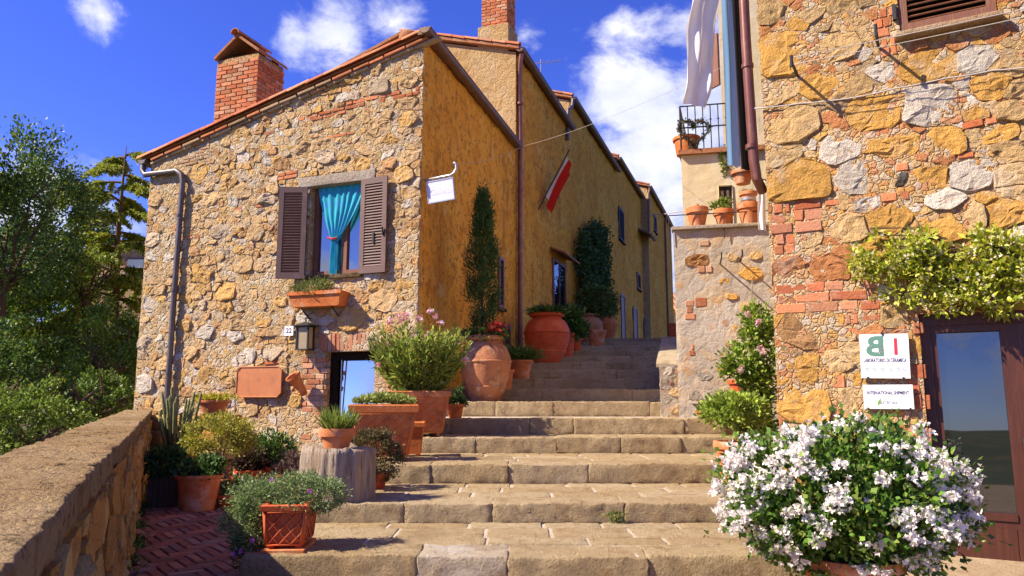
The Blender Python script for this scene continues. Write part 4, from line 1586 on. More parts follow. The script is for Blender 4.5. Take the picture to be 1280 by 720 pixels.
# ------------------------------------------------------------------ houses further up the street
def street_house(name, label, wall, length, depth_dir, back, eave, ridge_rise, base, mat='ochre', gable=True, chim=False, seed=1, rise_at=3.2):
    """ochre house: street wall, the end wall that shows above the neighbour's roof, roof, gutter"""
    o = empty(name, wall.pt(0, 0, base), math.atan2(wall.a.y, wall.a.x), label, 'house')
    w = wall_sheet(wall, 0, length, eave, base - .6, [], .12, .030, freq=1.9, seed=seed * 3.1)
    w.build('street_wall', M[mat], o, smooth='all')
    dd = Vector((depth_dir[0], depth_dir[1], 0)).normalized()
    E = MB()
    p0 = wall.pt(0, 0, 0)
    xs = [0, rise_at, back]
    zs = [eave, eave + ridge_rise, eave - .2]
    N = 14
    prof = []
    for i in range(N + 1):
        t = i / N * back
        z = eave + ridge_rise * t / rise_at if t < rise_at else eave + ridge_rise - (t - rise_at) / (back - rise_at) * (ridge_rise + .2)
        q = p0 + dd * t
        prof.append((q, z))
    for i in range(N):
        (a, za), (b, zb) = prof[i], prof[i + 1]
        E.quad((a.x, a.y, base - .6), (b.x, b.y, base - .6), (b.x, b.y, zb), (a.x, a.y, za))
    e2 = wall.a * length
    (a, za), (b, zb) = prof[0], prof[-1]
    E.quad((b.x, b.y, base - .6), (b.x + e2.x, b.y + e2.y, base - .6), (b.x + e2.x, b.y + e2.y, zb), (b.x, b.y, zb))
    E.quad((a.x + e2.x, a.y + e2.y, base - .6), (b.x + e2.x, b.y + e2.y, base - .6), (b.x + e2.x, b.y + e2.y, zb), (a.x + e2.x, a.y + e2.y, za))
    E.build('end_wall', M['beige'], o)
    rf = MB()
    ex = -wall.a * .12
    for (t0, t1) in ((0, rise_at), (rise_at, back)):
        def rp_(t):
            z = eave + ridge_rise * t / rise_at if t <= rise_at else eave + ridge_rise - (t - rise_at) / (back - rise_at) * (ridge_rise + .2)
            q = p0 + dd * (t if t > 0 else -.12)
            return Vector((q.x, q.y, z + .03))
        a, b = rp_(t0), rp_(t1)
        rf.poly_prism([a + ex, b + ex, b + e2, a + e2], (0, 0, .08))
    r = rf.build('roof', M['roofslab'], o)
    rr = random.Random(seed)
    a = p0 + dd * -.1
    b = p0 + dd * rise_at
    tile_row((a.x + ex.x * .6, a.y + ex.y * .6, eave + .13), (b.x + ex.x * .6, b.y + ex.y * .6, eave + ridge_rise + .13), r, rr, l=.45)
    g = MB()
    half_pipe(g, wall.pt(-.1, .14, eave + .06), wall.pt(length - .1, .14, eave + .0), .10)
    g.build('gutter', M['gutter'], o, smooth=True)
    return o


back_dir = (-.939, .344)
H2 = street_house('ochre_house', 'ochre plastered house with the brick chimney and tall brown downpipe', F2, 5.68, back_dir, 6.5, 9.72, .95, 1.4, seed=2)
H3 = street_house('ochre_house', 'long ochre house wall with the ivy growing up its corner', F3, 8.0, back_dir, 6.5, 10.72, 1.0, 2.4, seed=3)
H4 = street_house('ochre_house', 'ochre house with a narrow shuttered window, fourth up the street', F4, 6.45, back_dir, 6.5, 11.25, 1.0, 3.0, seed=4)
H5 = street_house('ochre_house', 'farthest tall house at the top end of the street', F5, 9.8, back_dir, 7, 11.75, 1.0, 3.2, seed=5)

# chimney of the second house, plastered foot and brick shaft rising out of the picture
cq = at(623, 62, 17.75)
cm2 = Matrix.Translation((cq.x, cq.y, cq.z - .25)) @ Matrix.Rotation(math.atan2(LW.a.y, LW.a.x), 4, 'Z')
ch2 = brick_chimney(H2, cm2, .70, .62, 2.6, rng, bl=.26, bh=.07, z_from=.72, pal=[(.5, .16, .07), (.46, .15, .07), (.52, .22, .11), (.48, .28, .17)])
pf = MB()
pf.box(cm2, -.42, .40, -.36, .33, -.6, .74)
pf.build('chimney_foot', M['beige'], H2)
cp = MB()
cp.box(cm2, -.42, .42, -.38, .38, 2.6, 2.68)
cp.build('chimney_cap', M['roofslab'], H2)

# long brown downpipe between the first two houses
dp = MB()
x0 = F2.pt(.02, .14, 9.66)
dp.tube([x0, F2.pt(.06, .10, 9.4), F2.pt(.10, .06, 9.15), F2.pt(.10, .09, 7.3), F2.pt(.04, .10, 6.9), F2.pt(.04, .10, 5.0), F2.pt(.02, .10, 1.6)], .058, 10)
for z in (8.4, 6.2, 4.4, 2.6):
    dp.tube([F2.pt(.05, .10, z - .03), F2.pt(.05, .10, z + .03)], .072, 10)
dp.build('downpipe', M['redpipe'], H2, smooth=True)
dp = MB()
dp.tube([F3.pt(-.1, .14, 10.70), F3.pt(-.15, .12, 10.45), F3.pt(-.45, .06, 10.2), F3.pt(-.55, .06, 9.2)], .055, 8)
dp.build('downpipe', M['pipe'], H3, smooth=True)
dp = MB()
dp.tube([F5.pt(.0, .14, 11.7), F5.pt(-.3, .10, 11.3), F5.pt(-.35, .08, 9.2)], .06, 8)
dp.build('downpipe', M['gutter'], H5, smooth=True)
dp = MB()
dp.tube([F5.pt(6.2, .14, 11.7), F5.pt(6.2, .08, 11.3), F5.pt(6.2, .08, 3.5)], .06, 8)
dp.build('downpipe', M['gutter'], H5, smooth=True)
# lower lean-to eave at the end of the fourth house
le = MB()
e0, e1 = F4.on(798, 298), F4.on(814, 335)
le.poly_prism([F4.pt(5.3, 0, 9.35), F4.pt(6.6, 0, 9.35), F4.pt(6.6, .55, 9.1), F4.pt(5.3, .55, 9.1)], (0, 0, .09))
half_pipe(le, F4.pt(5.2, .6, 9.1), F4.pt(6.7, .6, 9.08), .09)
le.build('side_eave', M['gutter'], H4)


def facade_window(root, wall, u0, v0, u1, v1, glass='glass', frame='wood', hood=False, deep=.02, mull=False):
    q = rect_px(wall, u0, v0, u1, v1)
    m = wall.mat((q[0] + q[2]) / 2, 0, q[1])
    hw, h = (q[2] - q[0]) / 2, q[3] - q[1]
    f = MB()
    t = min(.09, hw * .35)
    for x0, x1, z0, z1 in ((-hw, -hw + t, 0, h), (hw - t, hw, 0, h), (-hw + t, hw - t, 0, t), (-hw + t, hw - t, h - t, h)):
        f.box(m, x0, x1, -.05, .03, z0, z1)
    w = f.build('window', M[frame], root)
    p = MB()
    p.box(m, -hw + t, hw - t, -.026, -.018, t, h - t)
    p.build('pane', M[glass], w)
    b = MB()
    b.box(m, -hw - .05, hw + .05, -.09, -.0, -.07, -.005)
    b.build('sill', M['step'], w)
    if mull:
        b = MB()
        b.box(m, -.02, .02, -.045, -.028, t, h - t)
        b.build('mullion', M[frame], w)
    if hood:
        b = MB()
        b.poly_prism([m @ Vector((-hw - .2, -.012, h + .22)), m @ Vector((hw + .2, -.012, h + .22)), m @ Vector((hw + .2, -.42, h + .06)), m @ Vector((-hw - .2, -.42, h + .06))], (0, 0, .05))
        b.build('hood', M['roofslab'], w)
    return w


facade_window(H2, F2, 690, 327, 706, 392, hood=True, mull=True)
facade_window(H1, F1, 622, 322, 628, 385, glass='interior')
facade_window(H3, F3, 754, 342, 760, 372, glass='glass')
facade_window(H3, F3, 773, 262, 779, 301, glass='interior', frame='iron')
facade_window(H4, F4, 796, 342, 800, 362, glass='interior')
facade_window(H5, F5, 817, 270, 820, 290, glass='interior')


def facade_door(root, wall, u0, u1, vtop, zb, mat='wood'):
    q = rect_px(wall, u0, vtop, u1, vtop + 30)
    m = wall.mat((q[0] + q[2]) / 2, 0, zb)
    hw, h = (q[2] - q[0]) / 2, q[3] - zb
    f = MB()
    for x0, x1, z0, z1 in ((-hw, -hw + .1, 0, h), (hw - .1, hw, 0, h), (-hw + .1, hw - .1, h - .1, h)):
        f.box(m, x0, x1, -.05, .03, z0, z1)
    d = f.build('door', M['wood'], root)
    b = MB()
    b.box(m, -hw + .1, hw - .1, -.025, .02, 0, h - .1)
    b.build('door_leaf', M[mat], d)
    return d


facade_door(H3, F3, 775.5, 780.5, 368, 3.2)
facade_door(H4, F4, 791, 796, 385, 3.3)
facade_door(H4, F4, 804, 807, 398, 3.4)
facade_door(H1, F1, 628, 636, 405, 1.25, 'reddoor')

# far house with a tiled roof closing the street
FH = empty('tiled_house', (13.2, 60, 3.5), 0, 'small distant house with a red tiled roof closing the street', 'house')
a, b = at(832, 392, 60), at(870, 392, 60)
t0, t1 = at(832, 371, 63), at(870, 371, 63)
mb = MB()
mb.box(I4, a.x - 1, b.x + 6, 60.2, 67, 2.5, a.z + .05)
mb.build('wall', M['cream'], FH)
mb = MB()
mb.poly_prism([(a.x - 1.3, 59.8, a.z), (b.x + 6.3, 59.8, a.z), (b.x + 6.3, 64, t0.z + .3), (a.x - 1.3, 64, t0.z + .3)], (0, 0, .15))
fr = mb.build('roof', M['roofslab'], FH)
for i in range(26):
    x = a.x - 1.2 + i * .30
    o = link_mesh('roof_tile', tile_mesh(4.5, .13, .11), fr, Matrix.Translation((x, 61.9, (a.z + t0.z + .3) / 2 + .17)) @ frame_along((x, 59.8, a.z), (x, 64, t0.z + .3)))
    q = rng.choice(TILES)
    o.color = (q[0], q[1], q[2], 1)

# ================================================================== the house on the right
H6 = empty('stone_workshop', RW.pt(0, 0, 0), math.atan2(RW.a.y, RW.a.x), 'ochre block and brick stone house with glazed door on the right', 'house')
rng = random.Random(33)
RLEN = 3.6
RTOP = 7.4
dq = rect_px(RW, 1160, 391, 1330, 700)
DR = (dq[0], -.12, dq[0] + 1.30, RW.on(1165, 392)[1])
sq = rect_px(RW, 1113, -60, 1246, 34)
SH = (sq[0] + .05, RW.on(1180, 33)[1], sq[2] - .02, RW.on(1180, 33)[1] + 1.25)
wl_ = wall_sheet(RW, 0, RLEN, RTOP, -.4, [DR, SH], .03, .010, h0=.005, freq=6, seed=8, thick=.25, smear=.012)
wl_.quad(RW.pt(0, 0, -.4), RW.pt(0, 0, RTOP), RW.pt(0, 0, RTOP) + Vector((1.5, 3.75, 0)), RW.pt(0, 0, -.4) + Vector((1.5, 3.75, 0)))
wl_.quad(RW.pt(RLEN, 0, -.4), RW.pt(RLEN, 0, RTOP), RW.pt(RLEN, 0, RTOP) + Vector((1.5, 3.75, 0)), RW.pt(RLEN, 0, -.4) + Vector((1.5, 3.75, 0)))
wl_.build('front_wall', M['mortar_warm'], H6, smooth='all')
mb = MB()
mb.poly_prism([RW.pt(-.3, .4, RTOP), RW.pt(RLEN + .1, .4, RTOP), RW.pt(RLEN, 0, RTOP) + Vector((1.5, 3.75, .8)), RW.pt(-.3, 0, RTOP) + Vector((1.5, 3.75, .8))], (0, 0, .12))
mb.build('roof', M['roofslab'], H6)
takenr = [DR, SH]


def bf(u0, v0, u1, v1, rows, tiltdeg=0.0, bl=.27, ragged=.03, skip=.04, pal=BRICKS, proud=.016):
    q = rect_px(RW, u0, v0, u1, v1)
    hh = (q[3] - q[1])
    brick_field(RW, q[0], q[1], q[2], q[3], H6, rng, bl=bl, bh=hh / rows - .011, joint=.011, tilt=R(tiltdeg), ragged=ragged, skip=skip, pal=pal, proud=proud)
    takenr.append(q)


bf(969, 352, 1098, 390, 3, 0, .30)
bf(966, 254, 993, 319, 5, 0, .2)
bf(993, 247, 1030, 290, 3, 0, .26)
bf(1098, 10, 1116, 72, 5, 0, .13, pal=ORB)
bf(1117, 203, 1141, 215, 1, 0, .1, pal=ORB)
bf(1102, 240, 1141, 252, 1, 0, .16, pal=ORB)
bf(1076, 162, 1112, 173, 1, 6, .16, pal=ORB)
bf(1030, 250, 1048, 258, 1, 0, .12, pal=ORB)
bf(1205, 150, 1245, 160, 1, 4, .18, pal=ORB)
bf(1195, 190, 1222, 199, 1, 0, .18, pal=ORB)
bf(1148, 166, 1155, 192, 2, 0, .06, pal=ORB)
bf(1056, 392, 1072, 420, 2, 0, .13)
bf(1036, 468, 1056, 485, 1, 0, .2)
bf(1075, 393, 1100, 402, 1, 0, .2)
bf(1136, 455, 1160, 512, 3, 0, .22, pal=[(.46, .15, .07), (.44, .19, .09), (.40, .13, .06)])
bf(1136, 402, 1160, 418, 1, 0, .22, pal=PINKBR)
bf(1137, 512, 1162, 600, 4, 0, .22, pal=PINKBR + [(.48, .30, .16)])
O2, T2, T3, W2, B2 = (.65, .355, .09), (.62, .41, .185), (.64, .44, .22), (.70, .61, .50), (.57, .24, .095)
L2 = 2.769
fx_r = [(80, 45, 62, T2), (140, 190, 105, O2), (325, 165, 68, T2), (225, 50, 48, T3), (185, 85, 40, O2), (110, 315, 66, T3), (265, 300, 62, O2), (160, 432, 95, T2), (460, 385, 88, O2), (335, 512, 70, W2), (640, 365, 90, W2), (745, 350, 50, W2),
        (520, 500, 72, O2), (690, 490, 62, O2), (850, 300, 58, O2), (880, 460, 52, O2), (785, 608, 72, W2), (642, 620, 62, O2), (190, 632, 108, O2), (420, 608, 92, W2), (128, 532, 66, T3), (640, 232, 76, O2), (800, 205, 56, W2), (930, 540, 46, T2),
        (925, 602, 56, T3), (855, 690, 42, O2), (700, 690, 50, W2), (930, 385, 46, T2), (570, 690, 50, O2), (900, 500, 40, T2), (790, 465, 34, T3), (400, 295, 40, T2), (380, 80, 38, T2), (440, 705, 46, W2), (640, 290, 40, T2), (910, 240, 46, T2), (930, 310, 40, T2),
        (480, 250, 44, W2), (340, 30, 48, T2), (430, 110, 34, T3), (760, 300, 30, W2), (230, 540, 24, T3), (60, 255, 50, T2), (940, 680, 46, T3), (590, 440, 30, B2), (545, 620, 22, (.05, .04, .035))]  # last stone is near-black: the shade of a wall hole put into its colour
fixed = []
for zx, zy, r_, c in fx_r:
    s, z = RW.on(930 + zx / L2, zy / L2)
    if s > .01 and not any(in_rect(s, z, q) for q in takenr):
        fixed.append((s, z, r_ / L2 * 6.6 / 880 * 1.14, c))
for u, v, r_, c in [(1028, 273, 16, O2), (990, 340, 25, B2), (1037, 337, 27, B2), (1010, 412, 36, (.48, .27, .12)), (995, 466, 25, O2), (1045, 452, 20, T3), (1010, 503, 38, O2), (1065, 500, 22, T3), (1070, 440, 18, T2), (1005, 550, 34, T3), (1060, 560, 34, O2), (1110, 570, 26, T3), (1000, 610, 36, O2), (1100, 620, 34, T2),
                    (1064, 285, 24, T2), (1110, 275, 26, O2), (1090, 310, 24, O2), (1140, 300, 24, T3), (1060, 320, 20, B2), (1175, 285, 28, O2), (1215, 270, 24, T3), (1255, 265, 26, O2), (1120, 340, 24, T2), (1160, 330, 20, T2), (1200, 320, 24, O2), (1245, 320, 24, T2), (1275, 300, 22, W2), (1145, 436, 14, O2), (1120, 395, 22, T2), (1205, 355, 30, W2), (1250, 355, 28, T3)]:
    s, z = RW.on(u, v)
    if s > .01 and not any(in_rect(s, z, q) for q in takenr):
        fixed.append((s, z, r_ * 6.5 / 905 * 1.08, c))


def pick_right(r, x, y):
    return r.choice([O2, O2, T2, T2, T3, W2, B2, B2, (.40, .27, .14)])


cells = rubble([(0.004, -.3), (RLEN, -.3), (RLEN, RTOP - .1), (0.004, RTOP - .1)], fixed, takenr, [(.13, 400), (.09, 2500), (.055, 6000), (.034, 8000)], rng, ax=1.35, gap=.004, tight=.82, pick=pick_right)
lay_stones(RW, cells, H6, rng, proud=(.007, .019), most=300)

# shuttered window above
shm = RW.mat(SH[0], 0, SH[1])
SW, SHH2 = SH[2] - SH[0], SH[3] - SH[1]
f = MB()
for x0, x1, z0, z1 in ((0, .07, 0, SHH2), (SW - .07, SW, 0, SHH2), (.07, SW - .07, 0, .10), (.07, SW - .07, SHH2 - .1, SHH2)):
    f.box(shm, x0, x1, -.01, .06, z0, z1)
swin = f.build('shutter', M['wood'], H6)
me = bpy.data.meshes.new('slat')
b2 = MB()
b2.box(I4, -(SW - .14) / 2 - .004, (SW - .14) / 2 + .004, -.032, .032, -.006, .006)
me.from_pydata(b2.v, [], b2.f)
me.materials.append(M['wood'])
for i in range(20):
    link_mesh('slat', me, swin, shm @ Matrix.Translation((SW / 2, .025, .125 + i * .054)) @ Matrix.Rotation(R(35), 4, 'X'))
b = MB()
b.box(shm, 0, SW, .09, .10, 0, SHH2)
b.build('shutter_back', M['interior'], swin)
b = MB()
rough_block('window_sill', shm @ Matrix.Translation((SW / 2, -.02, -.035)), (SW + .08, .2, .055), 'step', H6, rng, (.46, .30, .18), r=.01, amp=.003)
b = MB()
b.box(shm, -.05, -.02, -.05, .0, .15, .30)
b.build('shutter_hinge', M['iron'], swin)

# glazed door
dm = RW.mat(DR[0], 0, DR[1])
DW, DH = DR[2] - DR[0], DR[3] - DR[1]
f = MB()
for x0, x1, z0, z1 in ((0, .08, 0, DH), (DW - .1, DW, 0, DH), (.08, DW - .1, DH - .10, DH)):
    f.box(dm, x0, x1, .05, .16, z0, z1)
door = f.build('door_frame', M['reddoor'], H6)
f = MB()
lw = .63
for x0, x1, z0, z1 in ((.08, .125, 0, DH - .1), (.10 + lw - .14, .10 + lw, 0, DH - .1), (.125, .10 + lw - .14, 0, .46), (.125, .10 + lw - .14, DH - .16, DH - .1), (.10 + lw + .004, DW - .1, 0, DH - .1)):
    f.box(dm, x0, x1, .075, .13, z0, z1)
f.box(dm, .145, .10 + lw - .14, .06, .075, .40, .46)
leafd = f.build('door_leaf', M['reddoor'], H6)
f = MB()
f.box(dm @ Matrix.Translation((0, .10, .46)) @ Matrix.Rotation(R(-1.3), 4, 'X'), .12, .10 + lw - .135, .0, .007, -.01, DH - .61)
f.build('pane', M['glass_door'], leafd)
f = MB()
f.box(dm, .16, .10 + lw - .155, .068, .074, .05, .34)
f.build('panel', M['reddoor'], leafd)
f = MB()
f.tube([dm @ Vector((.10 + lw - .05, .07, .92)), dm @ Vector((.10 + lw - .05, .035, .94)), dm @ Vector((.10 + lw - .05, .035, 1.04)), dm @ Vector((.10 + lw - .05, .07, 1.06))], .008, 8)
f.build('handle', M['iron'], leafd)
rough_block('door_sill', dm @ Matrix.Translation((DW / 2, -.06, -.02)), (DW + .2, .4, .10), 'step', H6, rng, (.42, .33, .22), r=.02)

# brown downpipe on the corner
p_top, p_bot = at(929, 0, 6.98), at(957, 238, 6.98)
f = MB()
cx, cy = RW.p.x - .075, RW.p.y + .06
f.tube([(cx - .04, cy, 6.9), (cx - .04, cy, 4.9), (cx - .02, cy, 3.62), (cx + .0, cy, 3.42), (cx + .09, cy + .1, 3.32)], .05, 14)
for z in (5.6, 4.6, 3.75):
    f.tube([(cx - .036, cy, z - .02), (cx - .036, cy, z + .02)], .06, 14)
f.build('downpipe', M['redpipe'], H6, smooth=True)

# ------------------------------------------------------------------ grey rendered terrace wall with brick showing through
GW = Wall((2.46, 11.0), (1.0, -0.22))
GT = at(900, 288, 11.0).z
H7 = empty('rendered_wall', GW.pt(0, 0, 1.0), 0, 'tall grey rendered terrace wall with brick patches, pots along its top', 'wall')
wl_ = wall_sheet(GW, 0, 1.9, GT, .6, [], .035, .010, freq=5, seed=12, smear=.02)
wl_.build('wall_face', M['grey'], H7, smooth='all')
f = MB()
f.quad(GW.pt(0, 0, .6), GW.pt(0, 0, GT), GW.pt(0, 0, GT) + Vector((.9, 3.0, 0)), GW.pt(0, 0, .6) + Vector((.9, 3.0, 0)))
f.quad(GW.pt(0, -.02, GT), GW.pt(1.9, -.02, GT), GW.pt(1.9, 0, GT) + Vector((.9, 3.0, 0)), GW.pt(0, 0, GT) + Vector((.9, 3.0, 0)))
f.build('wall_side', M['grey'], H7)
rough_block('ledge', GW.mat(.95, -.06, GT + .02), (1.94, .26, .06), 'step', H7, rng, (.40, .33, .26), r=.015, amp=.004)
takeng = []
for (u0, v0, u1, v1, rows) in [(856, 375, 868, 400, 3), (868, 372, 885, 384, 1), (860, 430, 868, 445, 2), (873, 332, 892, 341, 1), (888, 398, 908, 420, 2), (872, 300, 884, 308, 1), (884, 405, 893, 416, 1)]:
    q = rect_px(GW, u0, v0, u1, v1)
    brick_field(GW, q[0], q[1], q[2], q[3], H7, rng, bl=.24, bh=(q[3] - q[1]) / rows - .014, ragged=.03, skip=.15, proud=.014, pal=PINKBR + ORB)
    takeng.append(q)
fixed = []
for u, v, r_, c in [(872, 326, 16, (.5, .25, .1)), (940, 342, 16, O2), (905, 352, 8, O2), (915, 322, 9, T3), (915, 370, 10, O2), (935, 385, 14, T3), (905, 462, 10, O2), (925, 410, 12, T2), (945, 320, 10, T2), (915, 430, 10, T3), (880, 470, 12, (.42, .37, .31)), (872, 495, 12, (.42, .36, .29))]:
    s, z = GW.on(u, v)
    fixed.append((s, z, r_ * 11 / 915, c))
cells = []
for (s, z, r_, c) in fixed:
    n = rng.randint(6, 8)
    cells.append(([(s + r_ * math.cos(2 * math.pi * i / n) * rng.uniform(.8, 1.1), z + r_ * .62 * math.sin(2 * math.pi * i / n) * rng.uniform(.8, 1.1)) for i in range(n)], c, r_))
lay_stones(GW, cells, H7, rng, proud=(.008, .016))
# low wall beside the upper steps
LWL = Wall((2.30, 11.55), (1.0, 0.0))
H8 = empty('low_stone_wall', LWL.pt(0, 0, 1.0), 0, 'low pale stone wall end beside the grey rendered wall', 'wall')
wl_ = wall_sheet(LWL, 0, .36, 1.78, .8, [], .06, .008, freq=4, seed=14)
wl_.quad((2.30, 11.55, .8), (2.30, 11.55, 1.78), (2.95, 14.2, 2.4), (2.95, 14.2, .8))
wl_.quad((2.66, 11.55, .8), (2.66, 11.55, 1.78), (3.3, 14.2, 2.4), (3.3, 14.2, .8))
wl_.build('wall_core', M['grey'], H8)
f = MB()
for i in range(4):
    y0 = 11.5 + i * .68
    z0 = 1.79 + i * .16
    x0 = 2.46 + i * .165
    rough_block('coping_slab', Matrix.Translation((x0 + .06, y0 + .40, z0 + .05)) @ Matrix.Rotation(R(-13.5), 4, 'Z') @ Matrix.Rotation(R(13), 4, 'X'), (.37, .69, .07), 'step', H8, rng, (.48, .40, .29), r=.02)
cells = rubble([(0.01, .85), (.35, .85), (.35, 1.74), (0.01, 1.74)], [], [], [(.12, 300), (.06, 600)], rng, gap=.02, pick=lambda r, x, y: r.choice([W2, (.5, .42, .32), T3, PINKBR[0]]))
lay_stones(LWL, cells, H8, rng, proud=(.0, .012))

# ------------------------------------------------------------------ cream house above it with a balcony
CWY = 11.75
cl = xr(853, 240) * CWY
CB = at(880, 191, CWY).z
H9 = empty('cream_house', (cl, CWY, GT), 0, 'cream rendered house with a small window and roof balcony, above the grey wall', 'house')
CWW = Wall((cl, CWY), (1.0, -0.20))
q = rect_px(CWW, 899, 232, 916, 275)
q = (q[0], q[1] - .35, q[2], q[3])
wl_ = wall_sheet(CWW, 0, 3.0, CB - .05, GT - .3, [q], .1, .008, freq=2, seed=15, thick=.15)
wl_.quad((cl, CWY, GT - .3), (cl, CWY, CB - .05), (cl + 1.1, CWY + 3.4, CB - .05), (cl + 1.1, CWY + 3.4, GT - .3))
wl_.build('wall', M['cream'], H9)
m = CWW.mat(q[0], 0, q[1])
w_, h_ = q[2] - q[0], q[3] - q[1]
f = MB()
for x0, x1, z0, z1 in ((0, .04, 0, h_), (w_ - .04, w_, 0, h_), (w_ / 2 - .02, w_ / 2 + .02, 0, h_), (.04, w_ - .04, h_ - .05, h_), (.04, w_ - .04, 0, .05)):
    f.box(m, x0, x1, .06, .11, z0, z1)
wo = f.build('window', M['iron'], H9)
f = MB()
f.box(m, 0, w_, .09, .097, 0, h_)
f.build('pane', M['glass'], wo)
f = MB()
f.poly_prism([(cl - .06, CWY - .07, CB - .05), (cl + 3, CWY - .67, CB - .05), (cl + 3, CWY + 3, CB - .05), (cl + .96, CWY + 3, CB - .05)], (0, 0, .08))
f.build('balcony_floor', M['roofslab'], H9)
# upper block
ul = xr(905, 190) * 12.1
f = MB()
f.poly_prism([(ul, 12.1, CB - .2), (ul + 2.2, 11.7, CB - .2), (ul + 3.2, 15.1, CB - .2), (ul + 1.1, 15.1, CB - .2)], (0, 0, 6.2))
f.build('upper_wall', M['cream'], H9)
f = MB()
f.box(Matrix.Translation((ul, 12.1, CB + 1.35)) @ Matrix.Rotation(R(-62), 4, 'Z'), -.42, -.02, -.03, .012, 0, .95)
f.build('open_shutter', M['wood'], H9)
# iron railing
f = MB()
RT = at(880, 134, CWY).z
rl, rr_ = cl + .0, ul + .02
rail = MB()
for z in (RT, CB + .42):
    rail.tube([(rl, CWY - .02, z), (rr_, CWY - .02 - .2 * (rr_ - rl), z)], .013, 6)
    rail.tube([(rl, CWY - .02, z), (rl + .5, CWY + 1.6, z)], .013, 6)
rail.build('railing', M['iron'], H9)
for i in range(8):
    x = rl + (rr_ - rl) * i / 7
    b = MB()
    yb = CWY - .02 - .2 * (x - rl)
    b.tube([(x, yb, CB + .02), (x, yb, RT)], .0095 if i else .016, 6)
    b.lathe((x, yb, CB + .52), [(.004, 0), (.018, .015), (.018, .03), (.004, .045)], 6)
    b.build('baluster', M['iron'], H9)
for i in range(1, 6):
    x, y = rl + .1 * i, CWY - .02 + .32 * i
    b = MB()
    b.tube([(x, y, CB + .02), (x, y, RT)], .0095, 6)
    b.build('baluster', M['iron'], H9)
# heart shaped wreath tied to the railing
wr = np.random.default_rng(4)
wc = at(866, 166, CWY - .05)
ht = []
for i in range(60):
    t = 2 * math.pi * i / 60
    ht.append((wc.x + (.0155 * 16 * math.sin(t) ** 3), wc.y - .06, wc.z + .0155 * (13 * math.cos(t) - 5 * math.cos(2 * t) - 2 * math.cos(3 * t) - math.cos(4 * t))))
wreath = empty('wreath', (wc.x, wc.y, wc.z - .2), 0, 'heart shaped leafy wreath hanging on the balcony railing', 'wreath')
b = MB()
b.tube(ht + [ht[0]], .016, 6)
b.build('hoop', M['bark'], wreath)
pts = np.array(ht)[wr.integers(0, 60, 700)] + wr.normal(size=(700, 3)) * .016
leaf_mesh('leaves', pts, wr.normal(size=(700, 3)), .05, .022, palette(wr, 700, [(.07, .09, .05), (.10, .10, .07), (.05, .06, .04)]), wreath, 'leaf', wr)

# ================================================================== things on the walls
def text(body, m, size, parent, colr, align='CENTER', sx=1.0, name='lettering', ext=.0012, bold=.012):
    cu = bpy.data.curves.new(name, 'FONT')
    cu.body = body
    cu.size = size
    cu.align_x = align
    cu.align_y = 'CENTER'
    cu.extrude = ext
    cu.offset = size * bold
    cu.resolution_u = 3
    cu.materials.append(M['paint'])
    tmp = bpy.data.objects.new(name, cu)
    COL.objects.link(tmp)
    me = bpy.data.meshes.new_from_object(tmp)
    bpy.data.objects.remove(tmp)
    if not me.materials:
        me.materials.append(M['paint'])
    o = bpy.data.objects.new(name, me)
    COL.objects.link(o)
    o.parent = parent
    o.matrix_local = MW[parent.name].inverted() @ m @ Matrix.Rotation(math.pi / 2, 4, 'X') @ Matrix.Diagonal((sx, 1, 1, 1))
    o.color = (*colr, 1)
    return o


def plate(root, m, w, h, t, mat, name, r=.0):
    mb = MB()
    mb.box(m, -w / 2, w / 2, -t, 0, -h / 2, h / 2)
    return mb.build(name, M[mat], root)


# two enamel signs by the glazed door
q = rect_px(RW, 1076, 418, 1137, 473)
sm = RW.mat((q[0] + q[2]) / 2, .045, (q[1] + q[3]) / 2, R(1.2))
sg = empty('workshop_sign', RW.pt((q[0] + q[2]) / 2, .03, q[1]), 0, 'square white sign with green B and red I by the glazed door', 'sign')
w_, h_ = q[2] - q[0], q[3] - q[1]
plate(sg, sm, w_, h_, .018, 'white', 'panel')
fm_ = sm @ Matrix.Translation((0, -.019, 0))
GRN, RED, NAVY = (.10, .22, .17), (.62, .03, .05), (.05, .05, .12)
text('B', fm_ @ Matrix.Translation((-.17 * w_, 0, .20 * h_)), h_ * .62, sg, GRN, sx=-1.1, bold=.03)
text('A', fm_ @ Matrix.Translation((.06 * w_, 0, .20 * h_)), h_ * .50, sg, (.66, .67, .69))
bb = MB()
bb.box(fm_, .205 * w_, .265 * w_, -.003, 0, .03 * h_, .40 * h_)
o = bb.build('letter_i', M['paint'], sg)
o.color = (*RED, 1)
text('LABORATORIO DI CERAMICA', fm_ @ Matrix.Translation((0, 0, -.10 * h_)), h_ * .125, sg, NAVY, sx=w_ * .92 / (h_ * .125 * 14.1))
ic = MB()
for i, x in enumerate((-.36, -.22, -.06, .12, .27, .39)):     # row of small outlined crockery
    c = fm_ @ Matrix.Translation((x * w_, -.001, -.30 * h_))
    r_ = .035 * w_
    pts = [(-r_, .008), (-r_ * .8, -.004), (-r_ * .3, -.010), (r_ * .3, -.010), (r_ * .8, -.004), (r_, .008), (-r_, .008)] if i % 2 == 0 else [(-r_ * .5, -.010), (-r_ * .8, .002), (-r_ * .3, .012), (r_ * .3, .012), (r_ * .8, .002), (r_ * .5, -.010), (-r_ * .5, -.010)]
    ic.tube([c @ Vector((a, 0, b)) for a, b in pts], .0011, 4)
o = ic.build('crockery_drawings', M['paint'], sg)
o.color = (*NAVY, 1)
for x, z in ((-.02, .5), (-.36, -.5), (.36, -.5)):
    cb = MB()
    cb.box(sm, x * w_ - .008, x * w_ + .008, -.026, .03, z * h_ - .012, z * h_ + .012)
    cb.build('clip', M['iron'], sg)
q = rect_px(RW, 1080, 481, 1142, 511)
sm = RW.mat((q[0] + q[2]) / 2, .045, (q[1] + q[3]) / 2, R(0))
